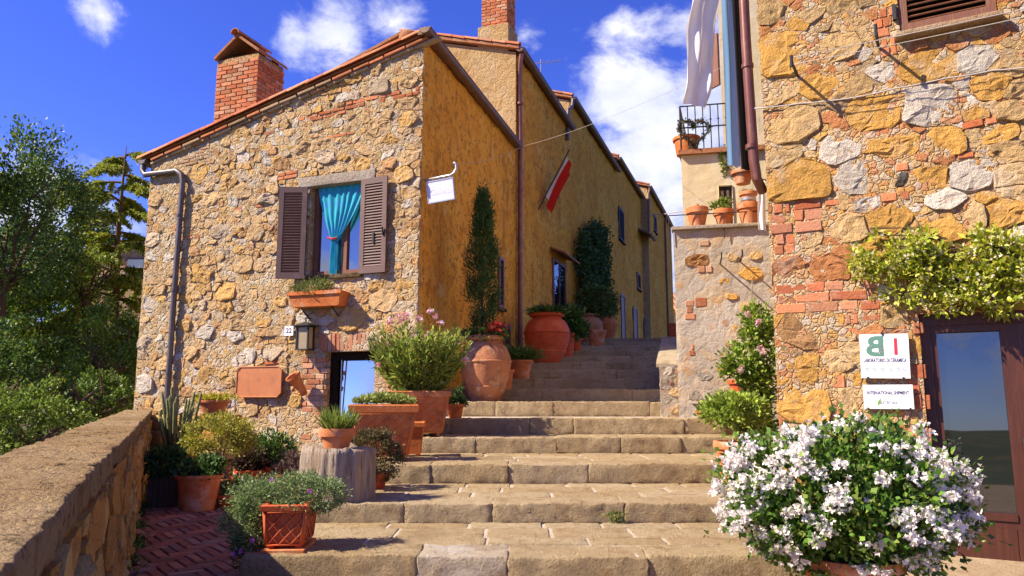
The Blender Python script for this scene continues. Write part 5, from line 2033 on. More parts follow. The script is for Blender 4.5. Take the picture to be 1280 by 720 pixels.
w_, h_ = q[2] - q[0], q[3] - q[1]
sg = empty('shipping_sign', RW.pt((q[0] + q[2]) / 2, .03, q[1]), 0, 'narrow white sign reading international shipment, under the square sign', 'sign')
plate(sg, sm, w_, h_, .018, 'white', 'panel')
fm_ = sm @ Matrix.Translation((0, -.019, 0))
text('INTERNATIONAL SHIPMENT', fm_ @ Matrix.Translation((0, 0, .16 * h_)), h_ * .2, sg, NAVY, sx=w_ * .9 / (h_ * .2 * 13.6))
text('BUY BY ALL', fm_ @ Matrix.Translation((0, 0, -.24 * h_)), h_ * .18, sg, (.2, .22, .28), sx=w_ * .42 / (h_ * .18 * 6.0))
for x in (-.42, .42):
    cb = MB()
    cb.box(sm, x * w_ - .006, x * w_ + .006, -.026, .03, -.5 * h_ - .01, -.5 * h_ + .012)
    cb.build('clip', M['iron'], sg)

# house number, blank copper plaque, lantern, wall pot
q = rect_px(LW, 358, 408, 371, 420)
sm = LW.mat((q[0] + q[2]) / 2, .055, (q[1] + q[3]) / 2)
sg = empty('house_number', LW.pt((q[0] + q[2]) / 2, .04, q[1]), 0, 'small square house number 22 tile beside the lantern', 'sign')
plate(sg, sm, .175, .165, .02, 'white', 'tile')
text('22', sm @ Matrix.Translation((0, -.021, 0)), .12, sg, (.03, .03, .04))
q = rect_px(LW, 301, 459, 356, 496)
w_, h_ = q[2] - q[0], q[3] - q[1]
sm = LW.mat((q[0] + q[2]) / 2, .07, (q[1] + q[3]) / 2)
sg = empty('copper_plaque', LW.pt((q[0] + q[2]) / 2, .04, q[1]), 0, 'blank copper coloured plaque with cut corners on the stone front', 'sign')
b = MB()
k = .07
pts = [(-w_ / 2 + k, -h_ / 2), (w_ / 2 - k, -h_ / 2), (w_ / 2, -h_ / 2 + k), (w_ / 2, h_ / 2 - k), (w_ / 2 - k, h_ / 2), (-w_ / 2 + k, h_ / 2), (-w_ / 2, h_ / 2 - k), (-w_ / 2, -h_ / 2 + k)]
b.poly_prism([sm @ Vector((x, 0, z)) for x, z in pts], -(sm.to_3x3() @ Vector((0, .03, 0))))
b.build('plate', M['plaque'], sg)
b = MB()
b.tube([sm @ Vector((x * 1.005, -.032, z * 1.005)) for x, z in pts + pts[:1]], .012, 6)
b.build('border', M['plaque'], sg)
s, z = LW.on(388, 437)
ln = empty('wall_lantern', LW.pt(s, .05, z), math.atan2(LW.a.y, LW.a.x), 'square black wall lantern beside the house number', 'lamp')
lm = LW.mat(s, .16, z)
b = MB()
for x in (-.11, .11):
    for y in (-.08, .08):
        b.box(lm, x - .012, x + .012, y - .012, y + .012, 0, .36)
b.box(lm, -.125, .125, -.095, .095, -.02, .0)
b.box(lm, -.135, .135, -.105, .105, .36, .38)
b.build('frame', M['iron'], ln)
b = MB()
b.poly_prism([lm @ Vector(p) for p in ((-.17, -.14, .381), (.17, -.14, .381), (.17, .14, .381), (-.17, .14, .381))], (0, 0, .012))
top = lm @ Vector((0, 0, .46))
b.add([lm @ Vector(p) for p in ((-.15, -.12, .393), (.15, -.12, .393), (.15, .12, .393), (-.15, .12, .393))] + [top], [(0, 1, 4), (1, 2, 4), (2, 3, 4), (3, 0, 4)])
b.tube([lm @ Vector((0, 0, .45)), lm @ Vector((0, .0, .52)), lm @ Vector((0, .16, .52))], .012, 6)
b.build('cap', M['iron'], ln)
b = MB()
b.box(lm, -.10, .10, -.072, .072, .0, .36)
b.build('glass', M['lamp_glass'], ln)
s, z = LW.on(385, 490)
wp = empty('wall_pot', LW.pt(s, .05, z), 0, 'empty conical terracotta wall pot tipped beside the doorway', 'pot')
b = MB()
tm = (LW.mat(s, 0, z).to_3x3().to_4x4()) @ Matrix.Rotation(R(-20), 4, 'Y') @ Matrix.Rotation(R(34), 4, 'X') @ Matrix.Scale(.88, 4)
b.lathe(LW.pt(s, .07, z - .04), [(.001, 0), (.05, .0), (.075, .12), (.12, .36), (.14, .40), (.15, .42), (.14, .45), (.12, .44), (.10, .34), (.05, .1), (.001, .08)], 22, m=tm)
b.build('cone', M['terra_old'], wp, smooth=True)

# hanging sign on the street wall
s, z = F1.on(528, 224)
hs = empty('hanging_sign', F1.pt(s, .02, z), math.atan2(F1.a.y, F1.a.x), 'pale hanging sign on a curled bracket near the house corner', 'sign')
e = at(569, 209, 13.05)
b0 = F1.pt(.06, .02, at(527, 226, 11.78).z)
ed = Vector((e.x, e.y, e.z)) 
hl = .58
ux = (F1.n * .985 + Vector((0, 0, .10))).normalized()
bm_ = Matrix.Identity(4)
bm_.col[0][:3] = ux
bm_.col[1][:3] = Vector((0, 0, 1)).cross(ux).normalized()
bm_.col[2][:3] = ux.cross(Vector((0, 0, 1)).cross(ux).normalized())
bm_.col[3][:3] = b0
b = MB()
b.tube([bm_ @ Vector(p) for p in ((0, 0, 0), (hl * .82, 0, 0), (hl * .93, 0, .03), (hl, 0, .10), (hl * 1.0, 0, .17), (hl * .96, 0, .20), (hl * .92, 0, .18))], .02, 8)
b.build('bracket', M['pale_metal'], hs, smooth='all')
b = MB()
b.box(bm_, hl * .10, hl * .86, -.012, .012, -.40, -.06)
pn = b.build('panel', surf('pale_sign', (.70, .70, .80), [(5, (.62, .6, .74), .45, .65, .6)], (), rough=.4), hs)
b = MB()
for x0, x1, z0, z1 in ((.08, .10, -.42, -.04), (.86, .88, -.42, -.04)):
    b.box(bm_, hl * x0, hl * x1, -.018, .018, z0, z1)
b.box(bm_, hl * .10, hl * .86, -.018, .018, -.42, -.40)
b.box(bm_, hl * .10, hl * .86, -.018, .018, -.06, -.04)
b.box(bm_, hl * .16, hl * .18, -.01, .01, -.04, 0)
b.box(bm_, hl * .78, hl * .80, -.01, .01, -.04, 0)
b.build('frame', M['pale_metal'], hs)
tm = Matrix.Translation(bm_ @ Vector((hl * .48, -.014, -.24))) @ bm_.to_3x3().to_4x4()
text('Galleria', tm, .14, hs, (.80, .80, .86), sx=.85)

# red and white flag on the second house
s, z = F2.on(672, 262)
fl = empty('flag', F2.pt(s, 0, z), 0, 'red and white flag hanging from a pole on the ochre wall', 'flag')
pb_, pt_ = F2.pt(s, .02, z), F2.pt(s + .55, .75, z + 1.75)
b = MB()
b.tube([pb_, pt_], .018, 8)
b.build('pole', M['iron'], fl)
b = MB()
nx, ny = 16, 14
vs, fs = [], []
for j in range(ny):
    t = j / (ny - 1)
    p = pb_.lerp(pt_, .22 + .74 * t)
    for i in range(nx):
        w = i / (nx - 1)
        off = F2.a * (.50 * w * (1 - .35 * t)) + F2.n * (.05 * math.sin(w * 9 + t * 3)) + Vector((0, 0, -.42 * w - .12 * w * t))
        vs.append(p + off)
cols = []
for j in range(ny - 1):
    for i in range(nx - 1):
        b.add([vs[j * nx + i], vs[j * nx + i + 1], vs[(j + 1) * nx + i + 1], vs[(j + 1) * nx + i]], [(0, 1, 2, 3)], (.62, .58, .56) if i < 5 else (.55, .025, .015))
b.build('cloth', M['cloth'], fl, smooth='all', attr=True)

# rooftop antenna
an = empty('antenna', at(677, 122, 19.5), 0, 'thin television antenna on the roof of the second house', 'antenna')
b = MB()
p0, p1 = at(676, 122, 19.5), at(676, 74, 19.5)
b.tube([p0 - Vector((0, 0, .6)), p1], .015, 6)
b.build('mast', M['pale_metal'], an)
b = MB()
q0, q1 = at(661, 80, 19.5), at(701, 76, 19.5)
b.tube([q0, q1], .012, 6)
for i in range(7):
    c = q0.lerp(q1, i / 6)
    b.tube([c - Vector((.06, .18, .02)), c + Vector((.06, .18, .02))], .006, 5)
b.build('boom', M['pale_metal'], an)


def cable(name, pts, r, label, mat='rubber', sag=0.0, n=14, cat='cable'):
    P = []
    for a, b_ in zip(pts[:-1], pts[1:]):
        a, b_ = Vector(a), Vector(b_)
        for i in range(n):
            t = i / n
            P.append(a.lerp(b_, t) - Vector((0, 0, 4 * sag * t * (1 - t))))
    P.append(Vector(pts[-1]))
    mb = MB()
    mb.tube(P, r, 5)
    return tag(mb.build(name, M[mat], None, smooth='all'), label, cat)


cable('overhead_cable', [bm_ @ Vector((hl, 0, .17)), at(652, 183, 17.1), at(900, 85, 8.2)], .003, 'thin cable from the hanging sign across the street to the cloths', 'cable_pale', sag=.10)
cable('overhead_cable', [at(806, 268, 33), at(862, 262, 11.6)], .012, 'thin cable from the upper houses to the pots on the wall', 'cable_pale', sag=.05)
z_ = [RW.on(u, v) for u, v in ((944, 137), (1000, 131), (1066, 124), (1120, 112), (1180, 100), (1240, 90), (1300, 84))]
cable('wall_cable', [RW.pt(s, .035, z) for s, z in z_], .007, 'grey cable tacked in a wavy line across the right wall', 'cable_pale', sag=.006, n=4)
# clothes line brackets, their lines run along the wall to the right
br = []
for u, v, lab in ((981, 92, 'iron clothes line bracket near the corner of the right wall'), (1082, 56, 'iron clothes line bracket left of the louvred shutter')):
    s, z = RW.on(u + 16, v + 3)
    o = empty('line_bracket', RW.pt(s, 0, z), 0, lab, 'bracket', 'clothes line brackets')
    b = MB()
    b.tube([RW.pt(s, -.02, z), RW.pt(s, .36, z + .0)], .014, 8)
    b.build('arm', M['iron'], o)
    b = MB()
    b.tube([RW.pt(s, .36, z - .05), RW.pt(s, .36, z + .06)], .016, 8)
    b.build('hook', M['iron'], o)
    br.append((s, z))
for k, dz in enumerate((.04, -.03)):
    s, z = br[0]
    cable('clothes_line', [RW.pt(s, .36, z + dz), RW.pt(RLEN - .1, .36, z + dz + .02)], .004, ('upper' if k == 0 else 'lower') + ' pale clothes line strung along the right wall', 'cable_pale', sag=.02)


# cloths hanging above the street
def drape(name, label, path_top, path_bot, nfold, mat, colf=None, amp=.03, seed=0, nx=28, ny=22, kinks=0.0):
    """cloth between a top edge and a bottom edge (each two points) with folds"""
    a0, a1 = map(Vector, path_top)
    b0, b1 = map(Vector, path_bot)
    g = MB()
    vs = []
    for j in range(ny):
        t = j / (ny - 1)
        for i in range(nx):
            w = i / (nx - 1)
            p = a0.lerp(a1, w).lerp(b0.lerp(b1, w), t)
            d = (a1 - a0)
            n_ = Vector((d.y, -d.x, 0)).normalized() if d.length > .01 else Vector((0, -1, 0))
            off = amp * math.sin(w * math.pi * nfold + seed + 1.3 * nz(t * 2, w * 2, seed)) + kinks * nz(w * 3, t * 4, seed)
            vs.append(p + n_ * off + Vector((kinks * .6 * nz(t * 3.0, w, seed + 4), 0, kinks * .5 * nz(w * 4, t * 2, seed + 8))))
    for j in range(ny - 1):
        for i in range(nx - 1):
            c = colf(i / (nx - 1), j / (ny - 1)) if colf else (.8, .8, .8)
            g.add([vs[j * nx + i], vs[j * nx + i + 1], vs[(j + 1) * nx + i + 1], vs[(j + 1) * nx + i]], [(0, 1, 2, 3)], c)
    o = g.build(name, M[mat], None, smooth='all', attr=True, fix=False)
    me = o.data
    bm = bmesh.new()
    bm.from_mesh(me)
    bmesh.ops.remove_doubles(bm, verts=bm.verts, dist=.0005)
    bm.to_mesh(me)
    bm.free()
    return tag(o, label, 'cloth')


YC = 7.7
drape('white_sheet', 'crumpled white sheet blowing on the line over the street', (at(868, -60, YC), at(912, -60, YC + .15)), (at(851, 128, YC), at(882, 137, YC + .1)), 5, 'cloth_white', amp=.035, seed=2, kinks=.10)


def stripes(w, t):
    if w < .30:
        return (.22, .40, .62)
    if w < .62:
        return (.42, .58, .82)
    return (.66, .68, .76)


drape('striped_cloth', 'blue and white striped cloth hanging beside the downpipe', (at(901, -50, YC - .1), at(920, -50, YC)), (at(911, 206, YC - .1), at(928, 210, YC)), 4, 'cloth', stripes, amp=.02, seed=5)
drape('black_cloth', 'black cloth hanging between the striped cloth and downpipe', (at(912, -50, YC - .12), at(930, -50, YC - .1)), (at(926, 212, YC - .12), at(946, 213, YC - .1)), 3, 'cloth', lambda w, t: (.02, .02, .022), amp=.02, seed=7)
drape('white_towel', 'narrow white cloth hanging behind the lower end of the downpipe', (at(946, 225, 9.0), at(956, 225, 9.0)), (at(948, 287, 9.0), at(958, 288, 9.0)), 3, 'cloth_white', amp=.02, seed=9)
tp0, tp1 = at(856, -58, YC), at(960, -58, YC + .05)
cable('clothes_line', [tp0 - Vector((.6, 0, 0)), tp1 + Vector((.5, -.2, 0))], .005, 'taut line over the street that carries the cloths', 'cable_pale')

# ================================================================== pots and plants
NR = np.random.default_rng


def thing(name, c, label, cat='potted plant', group=None):
    return empty(name, c, 0, label, cat, group)


# big white geranium bush in the right foreground
g = NR(1)
BC = Vector((xr(1050, 600) * 4.65, 4.65, .685))
t = thing('geranium_pot', (BC.x, BC.y, 0), 'huge white flowering geranium bush in a terracotta pot, right foreground')
pot_part(t, (BC.x + .03, BC.y, -.02), .20, .29, .36, 'terra', rim=.06)
RB = np.array((.70, .50, .41))
def lump(d):
    """uneven outline of the bush: lobes, hollows and a sagging right side"""
    return 1.0 + .17 * nz(d[0] * 1.7 + 3, d[1] * 1.7, d[2] * 1.7) + .12 * nz(d[0] * 4, d[1] * 4, d[2] * 4 + 7)


P, O, cc = clumps(g, (0, 0, 0), (1, 1, 1), 260, 19000, .11, shell=.62)
P = np.array([np.array(BC) + p * RB * lump(p / (np.linalg.norm(p) + 1e-6)) for p in P])
dz = (P[:, 2] - BC.z) / RB[2]
keep = P[:, 2] > .24
P, O = P[keep], O[keep]
leaf_mesh('foliage', P, O + np.array((0, 0, .25)), g.uniform(.03, .06, len(P)), g.uniform(.02, .04, len(P)), palette(g, len(P), [(.07, .16, .02), (.10, .21, .025), (.05, .12, .018), (.16, .26, .035), (.2, .27, .05)], .3), t, 'leaf', g)
fr_, fa_ = [], []
stems = MB()
nf = 0
while nf < 205:
    d = g.normal(size=3)
    d /= np.linalg.norm(d)
    if d[1] > .45 or d[2] < -.78:
        continue
    if d[2] > .15 and abs(d[0] + .1) < .6 and g.random() < .5:        # the middle of the bush shows more leaf than flower
        continue
    if nz(d[0] * 2.1 + 9, d[1] * 2.1, d[2] * 2.1) < -.22:
        continue
    c = np.array(BC) + d * RB * lump(d) * g.uniform(.96, 1.16)
    if c[2] < .16:
        continue
    k = int(g.integers(9, 22))
    s_ = g.uniform(.020, .034)
    fr_.append(c + g.normal(size=(k, 3)) * s_ * np.array((1, 1, .8)))
    fa_.append(d + g.normal(size=(k, 3)) * .6)
    if nf % 2 == 0:
        stems.tube([np.array(BC) + d * RB * .6, c], .003, 4, cap=False)
    nf += 1
for p_, a_ in zip(fr_, fa_):
    florets('flower_head', p_, a_, .023, palette(g, len(p_), WHITE_P, .08), t, g)
tag(stems.build('stems', surf('green_stem', (.10, .15, .03)), t), kind='stuff')

# terracotta pot of light green leaves by the right wall
g = NR(2)
c = Vector((xr(924, 560) * 7.35, 7.35, .353))
t = thing('leafy_pot', c, 'wide terracotta pot of light green leaves left of the white geranium')
pot_part(t, c, .17, .225, .50, 'terra', rim=.07)
P, O, _ = clumps(g, (c.x - .03, c.y, c.z + .76), (.30, .26, .20), 60, 3200, .13, .4, low=-.5)
leaf_mesh('foliage', P, O + np.array((0, 0, .5)), g.uniform(.03, .06, len(P)), g.uniform(.02, .035, len(P)), palette(g, len(P), [(.26, .35, .04), (.34, .42, .06), (.18, .26, .03)], .25), t, 'leaf', g)
# climbing rose
g = NR(3)
c = Vector((xr(945, 560) * 8.55, 8.55, .554))
t = thing('climbing_rose', c, 'tall climbing rose on stakes against the grey wall')
b = MB()
for u0, u1, v1 in ((938, 940, 350), (950, 957, 385), (945, 925, 400)):
    b.tube([at(u0, 560, 8.6), at(u1, v1, 8.8)], .009, 6)
b.build('stake', M['oldwood'], t)
PP, OO = [], []
for u, v, ru, rv, n in ((948, 405, 17, 24, 900), (935, 425, 12, 12, 300), (930, 455, 26, 25, 1500), (950, 485, 22, 30, 1600), (920, 510, 20, 16, 900), (940, 525, 28, 22, 1300), (958, 440, 12, 30, 700)):
    q = at(u, v, 8.55)
    P, O, _ = clumps(g, q, (ru * 8.55 / 920, .16, rv * 8.55 / 920), 26, n, .2, .3)
    PP.append(P)
    OO.append(O)
P, O = np.concatenate(PP), np.concatenate(OO)
leaf_mesh('foliage', P, O + np.array((0, -.3, .2)), g.uniform(.04, .075, len(P)), g.uniform(.025, .045, len(P)), palette(g, len(P), [(.17, .28, .03), (.25, .36, .04), (.11, .19, .025), (.34, .40, .08)], .25), t, 'leaf', g)
fl_ = np.array([at(u, v, 8.35) for u, v in ((948, 402), (954, 440), (951, 436), (934, 392), (925, 462))])
for q in fl_:
    P = q + g.normal(size=(6, 3)) * .012
    florets('flower', P, np.tile((0, -1, .2), (6, 1)) + g.normal(size=(6, 3)) * .4, .04, palette(g, 6, [(.75, .45, .45), (.8, .68, .62)]), t, g)
c = on_z(881, 517, 1.0)
c = at(881, 518, 10.2)
t = thing('shallow_bowl', (c.x, c.y, c.z), 'shallow terracotta bowl with sprigs at the foot of the grey wall')
pot_part(t, (c.x, c.y, .975), .07, .12, .12, 'terra', rim=.03)
g = NR(4)
P, O, _ = clumps(g, (c.x, c.y, 1.13), (.12, .1, .06), 10, 160, .2, .2)
leaf_mesh('foliage', P, O, .05, .025, palette(g, len(P), GREEN), t, 'leaf', g)
q = at(926, 500, 8.9)
t = thing('wall_planter', (q.x, q.y, q.z), 'red clay pot half hidden in the climbing rose')
pot_part(t, (q.x, q.y, q.z - .02), .09, .13, .26, 'terra_red', rim=.05)
b = MB()
b.box(Matrix.Translation(q), -.1, .1, -.1, 2.2, -.06, -.025)
b.build('shelf', M['oldwood'], t)

# jasmine over the glazed door
g = NR(5)
q0 = RW.on(1066, 340)
t = thing('jasmine_vine', RW.pt(1.6, .02, 2.0), 'yellow green jasmine vine with cream flowers trailing over the glazed door', 'vine')
PP, OO = [], []
nj = 0
for u, v, ru, rv, n in ((1090, 335, 24, 22, 420), (1120, 330, 30, 30, 800), (1150, 345, 32, 36, 1000), (1140, 310, 26, 18, 500), (1180, 350, 30, 34, 900), (1205, 360, 28, 28, 700), (1230, 350, 32, 34, 900), (1260, 345, 34, 40, 1100), (1290, 345, 30, 42, 900), (1245, 312, 36, 20, 700), (1076, 325, 14, 12, 160), (1170, 325, 24, 20, 500), (1210, 382, 60, 10, 420), (1130, 372, 30, 12, 200), (1068, 318, 8, 8, 60), (1100, 296, 10, 10, 90), (1160, 300, 9, 12, 90), (1225, 296, 12, 12, 120), (1180, 388, 12, 8, 90), (1250, 390, 20, 6, 110)):
    s, z = RW.on(u, v)
    k = 6.2 / 910
    nn = int(n * .46)
    d, O, _ = clumps(g, (0, 0, 0), (ru * k * .95, .15, rv * k * .85), 20, nn, .2, .35)
    P = np.array([RW.pt(s + a, max(.015, .10 + h_), z + b_) for a, h_, b_ in d])
    O = O @ np.array([list(RW.a), list(RW.n), [0, 0, 1]])
    PP.append(P)
    OO.append(O + np.array(RW.n) * .7 + np.array((0, 0, -.15)))
P, O = np.concatenate(PP), np.concatenate(OO)
leaf_mesh('foliage', P, O, g.uniform(.05, .09, len(P)), g.uniform(.022, .036, len(P)), palette(g, len(P), [(.40, .44, .03), (.52, .54, .07), (.27, .35, .03), (.58, .57, .14)], .25), t, 'leaf', g)
i = g.integers(0, len(P), 420)
tag(florets('flowers', P[i] + np.array(RW.n) * .05, O[i], .017, palette(g, len(i), [(.78, .72, .55), (.74, .62, .45), (.8, .76, .66)], .1), t, g), kind='stuff')
b = MB()
for k in range(7):
    pts = []
    u0, v0 = 1275, g.uniform(300, 385)
    for j in range(9):
        s, z = RW.on(1290 - (1290 - g.uniform(1075, 1150)) * j / 8, v0 + g.uniform(-12, 12) - j * 2)
        pts.append(RW.pt(s, .05 + g.uniform(0, .06), z))
    b.tube(pts, .006, 5)
b.build('stems', M['bark'], t)

# oleander in a square planter
g = NR(6)
c = Vector((xr(523, 545) * 10.12, 10.12, .757))
t = thing('oleander_planter', c, 'pink flowering oleander in a big square terracotta planter by the corner')
box_planter(t, c, .80, .66, .60, R(9), .74, 'terra_old')
PP, OO = [], []
for k in range(240):
    a, rr0 = g.uniform(0, 2 * math.pi), g.random() ** .5
    base = np.array((c.x + .25 * rr0 * math.cos(a), c.y + .2 * rr0 * math.sin(a), c.z + .55))
    H = g.uniform(.45, 1.12) * (1 - .25 * rr0)
    tip = base + np.array((.42 * rr0 * math.cos(a) + g.normal() * .04, .32 * rr0 * math.sin(a), H))
    n = 40
    tt = g.uniform(.08, 1, n)[:, None]
    PP.append(base + (tip - base) * tt + g.normal(size=(n, 3)) * .012)
    OO.append((tip - base) / H * .9 + g.normal(size=(n, 3)) * .42)
P, O = np.concatenate(PP), np.concatenate(OO)
leaf_mesh('foliage', P, O, g.uniform(.08, .15, len(P)), g.uniform(.017, .028, len(P)), palette(g, len(P), [(.20, .27, .035), (.27, .34, .05), (.14, .19, .03), (.36, .39, .08)], .25), t, 'leaf', g, droop=.1)
fp_ = []
for u, v in ((535, 389), (508, 394), (550, 404), (488, 402), (517, 417), (536, 420), (571, 428), (582, 450), (486, 434), (472, 455), (524, 398), (500, 398), (545, 396)):
    q = np.array(at(u, v, 9.95))
    fp_.append(q + g.normal(size=(6, 3)) * .024)
for P in fp_:
    florets('flower_cluster', P, np.tile((0, -.6, .5), (len(P), 1)) + g.normal(size=(len(P), 3)) * .6, .035, palette(g, len(P), [(.78, .38, .46), (.80, .5, .56), (.74, .28, .38), (.82, .66, .68)], .12), t, g)

# square planter of succulents
g = NR(7)
c = Vector((xr(479, 575) * 8.72, 8.72, .554))
t = thing('succulent_planter', c, 'square lattice terracotta planter of low succulents behind the stump')
box_planter(t, c, .76, .52, .64, R(7), .72, 'terra_old')
P = np.stack([g.uniform(-.34, .34, 1800), g.uniform(-.22, .22, 1800), np.zeros(1800)], 1)
P[:, 2] = .62 + .10 * np.clip(g.random(1800), 0, 1) * (1 - (P[:, 0] / .4) ** 2) + .03
rm = np.array(Matrix.Rotation(R(7), 3, 'Z'))
P = P @ rm.T + np.array(c)
leaf_mesh('foliage', P, g.normal(size=(1800, 3)) * .6 + np.array((0, 0, .8)), g.uniform(.035, .07, 1800), g.uniform(.015, .026, 1800), palette(g, 1800, [(.25, .31, .06), (.33, .38, .09), (.16, .22, .045)], .25), t, 'leaf', g)
c2 = Vector((xr(512, 575) * 9.3, 9.3, .554))
t = thing('clay_box', c2, 'plain narrow clay box wedged behind the succulent planter')
box_planter(t, c2, .34, .34, .42, R(4), .8, 'terra_old', relief=False)

# brown clipped bush
g = NR(8)
c = Vector((xr(468, 605) * 7.72, 7.72, .353))
t = thing('brown_bush_pot', c, 'dense brownish bush in a small red pot beside the stump')
pot_part(t, c, .10, .13, .16, 'terra_red', rim=.03)
P, O, _ = clumps(g, (c.x, c.y, c.z + .33), (.27, .25, .26), 130, 6500, .10, .72)
leaf_mesh('foliage', P, O, g.uniform(.02, .038, len(P)), g.uniform(.012, .02, len(P)), palette(g, len(P), [(.10, .09, .03), (.13, .12, .04), (.08, .06, .025), (.15, .10, .04)], .3), t, 'leaf', g)

# weathered stump, pot of grass on it
c = Vector((xr(421, 610) * 6.98, 6.98, .353))
st_ = MB()
NS = 132
rows = []
for j in range(9):
    tz = j / 8
    row = []
    for k in range(NS):
        a = 2 * math.pi * k / NS
        ca, sa = math.cos(a), math.sin(a)
        r_ = .30 * (1 + .10 * nz(ca * 1.6, sa * 1.6, 2) + .10 * nz(ca * 3, sa * 3, 1 + tz * .5) - .12 * max(0, .25 - abs(nz(ca * 5, sa * 5, 4 + tz * .8))) - .14 * max(0, .22 - abs(nz(ca * 14, sa * 14, tz * 1.2)))) * (1.12 - .02 * tz + .03 * (1 - tz) ** 4)
        if tz > .95:
            r_ *= .97
        row.append(Vector((c.x + r_ * ca, c.y + r_ * sa * .9, c.z + .475 * tz + (.03 * nz(ca * 3, sa * 3, 9) - .02 * ca if tz > .9 else 0))))
    rows.append(row)
vs = [v for r_ in rows for v in r_]
fs = [(j * NS + k, j * NS + (k + 1) % NS, (j + 1) * NS + (k + 1) % NS, (j + 1) * NS + k) for j in range(8) for k in range(NS)]
o_ = len(vs)
inner = []
for sc_, dz_ in ((.82, -.012), (.4, -.018)):
    for k in range(NS):
        v = rows[-1][k]
        vs.append(Vector((c.x + (v.x - c.x) * sc_, c.y + (v.y - c.y) * sc_, c.z + .475 + dz_ + .012 * nz(v.x * 9, v.y * 9, sc_))))
fs += [(8 * NS + k, 8 * NS + (k + 1) % NS, o_ + (k + 1) % NS, o_ + k) for k in range(NS)]
fs += [(o_ + k, o_ + (k + 1) % NS, o_ + NS + (k + 1) % NS, o_ + NS + k) for k in range(NS)]
fs.append(tuple(o_ + NS + k for k in range(NS)))
st_.add(vs, fs)
tag(st_.build('tree_stump', M['oldwood'], None, smooth='all'), 'weathered grey tree stump used as a plant stand on the steps', 'stump')
g = NR(9)
q = Vector((c.x + .0, c.y - .06, c.z + .462))
t = thing('grass_pot', q, 'small terracotta pot of spiky bright grass standing on the stump')
pot_part(t, q, .11, .145, .18, 'terra', rim=.07, lip=.02)
n = 420
a = g.uniform(0, 2 * math.pi, n)
r0 = .1 * g.random(n) ** .5
P = np.stack([q.x + r0 * np.cos(a), q.y + r0 * np.sin(a), np.full(n, q.z + .14)], 1)
D = np.stack([np.cos(a) * .55 * r0 / .1 + g.normal(size=n) * .2, np.sin(a) * .55 * r0 / .1 + g.normal(size=n) * .2, np.ones(n)], 1)
leaf_mesh('foliage', P, D, g.uniform(.12, .32, n), .012, palette(g, n, [(.20, .27, .04), (.28, .34, .06), (.14, .20, .03)]), t, 'leaf', g, droop=.12)

# front planter with trailing plant
g = NR(10)
c = Vector((xr(362, 684) * 5.62, 5.62, .19))
t = thing('trailing_planter', c, 'lattice terracotta planter of trailing grey green plants on the lowest step')
box_planter(t, c + Vector((0, 0, .025)), .30, .46, .31, R(4), .84, 'terra_red')
b = MB()
b.box(Matrix.Translation(c) @ Matrix.Rotation(R(4), 4, 'Z'), -.15, .15, -.25, .22, 0.004, .028)
b.build('saucer', M['terra'], t)
PP, OO = [], []
for (dx, dy, dz_, rx, ry, rz, n) in ((.03, .05, .38, .30, .28, .13, 4200), (-.18, 0, .30, .18, .2, .16, 2200), (-.27, -.05, .12, .12, .13, .17, 1700), (-.30, -.08, -.02, .09, .09, .09, 700), (.22, .1, .36, .14, .16, .12, 1200), (.02, -.02, .44, .2, .18, .11, 1400), (-.30, .05, .36, .16, .18, .14, 1800), (-.36, -.03, .18, .14, .14, .16, 1500)):
    P, O, _ = clumps(g, (c.x + dx, c.y + dy, c.z + dz_), (rx, ry, rz), 50, n, .16, .55)
    PP.append(P)
    OO.append(O)
P, O = np.concatenate(PP), np.concatenate(OO)
k = ~((np.abs(P[:, 0] - c.x) < .145) & (P[:, 2] < c.z + .30) & (P[:, 1] > c.y - .3)) & (P[:, 2] > .02)
P, O = P[k], O[k]
leaf_mesh('foliage', P, O + np.array((-.1, -.1, .2)), g.uniform(.018, .036, len(P)), g.uniform(.007, .013, len(P)), palette(g, len(P), [(.17, .25, .09), (.23, .31, .12), (.12, .20, .065), (.28, .36, .15)], .3), t, 'leaf', g)
P = np.array([at(u, v, 5.33) for u, v in ((292, 692), (315, 676), (387, 614), (301, 689), (340, 600))])
for q in P:
    florets('flower', q[None, :], np.array([(0, -1, .3)]), .022, palette(g, 1, [(.45, .08, .5), (.55, .15, .6)]), t, g)


def simple_plant(name, c, rb, rt, h, label, fc, fr, n, ll, lw, cols, mat='terra', seed=1, shell=.45, up=.4, group=None, rim=.04, leafmat='leaf'):
    g = NR(seed)
    t = thing(name, c, label, 'potted plant', group)
    pot_part(t, c, rb, rt, h, mat, rim=rim)
    P, O, _ = clumps(g, fc, fr, max(12, n // 45), n, .16, shell)
    leaf_mesh('foliage', P, O + np.array((0, 0, up)), g.uniform(ll * .7, ll * 1.3, n), g.uniform(lw * .7, lw * 1.3, n), palette(g, n, cols, .3), t, leafmat, g)
    return t


# small pot right of the oleander
c = Vector((xr(569, 522) * 10.75, 10.75, .975))
simple_plant('small_pot', c, .09, .12, .2, 'small dark pot with a green tuft right of the oleander planter', (c.x, c.y, c.z + .30), (.13, .12, .14), 420, .06, .03, DEEP, 'terra_old', 11)

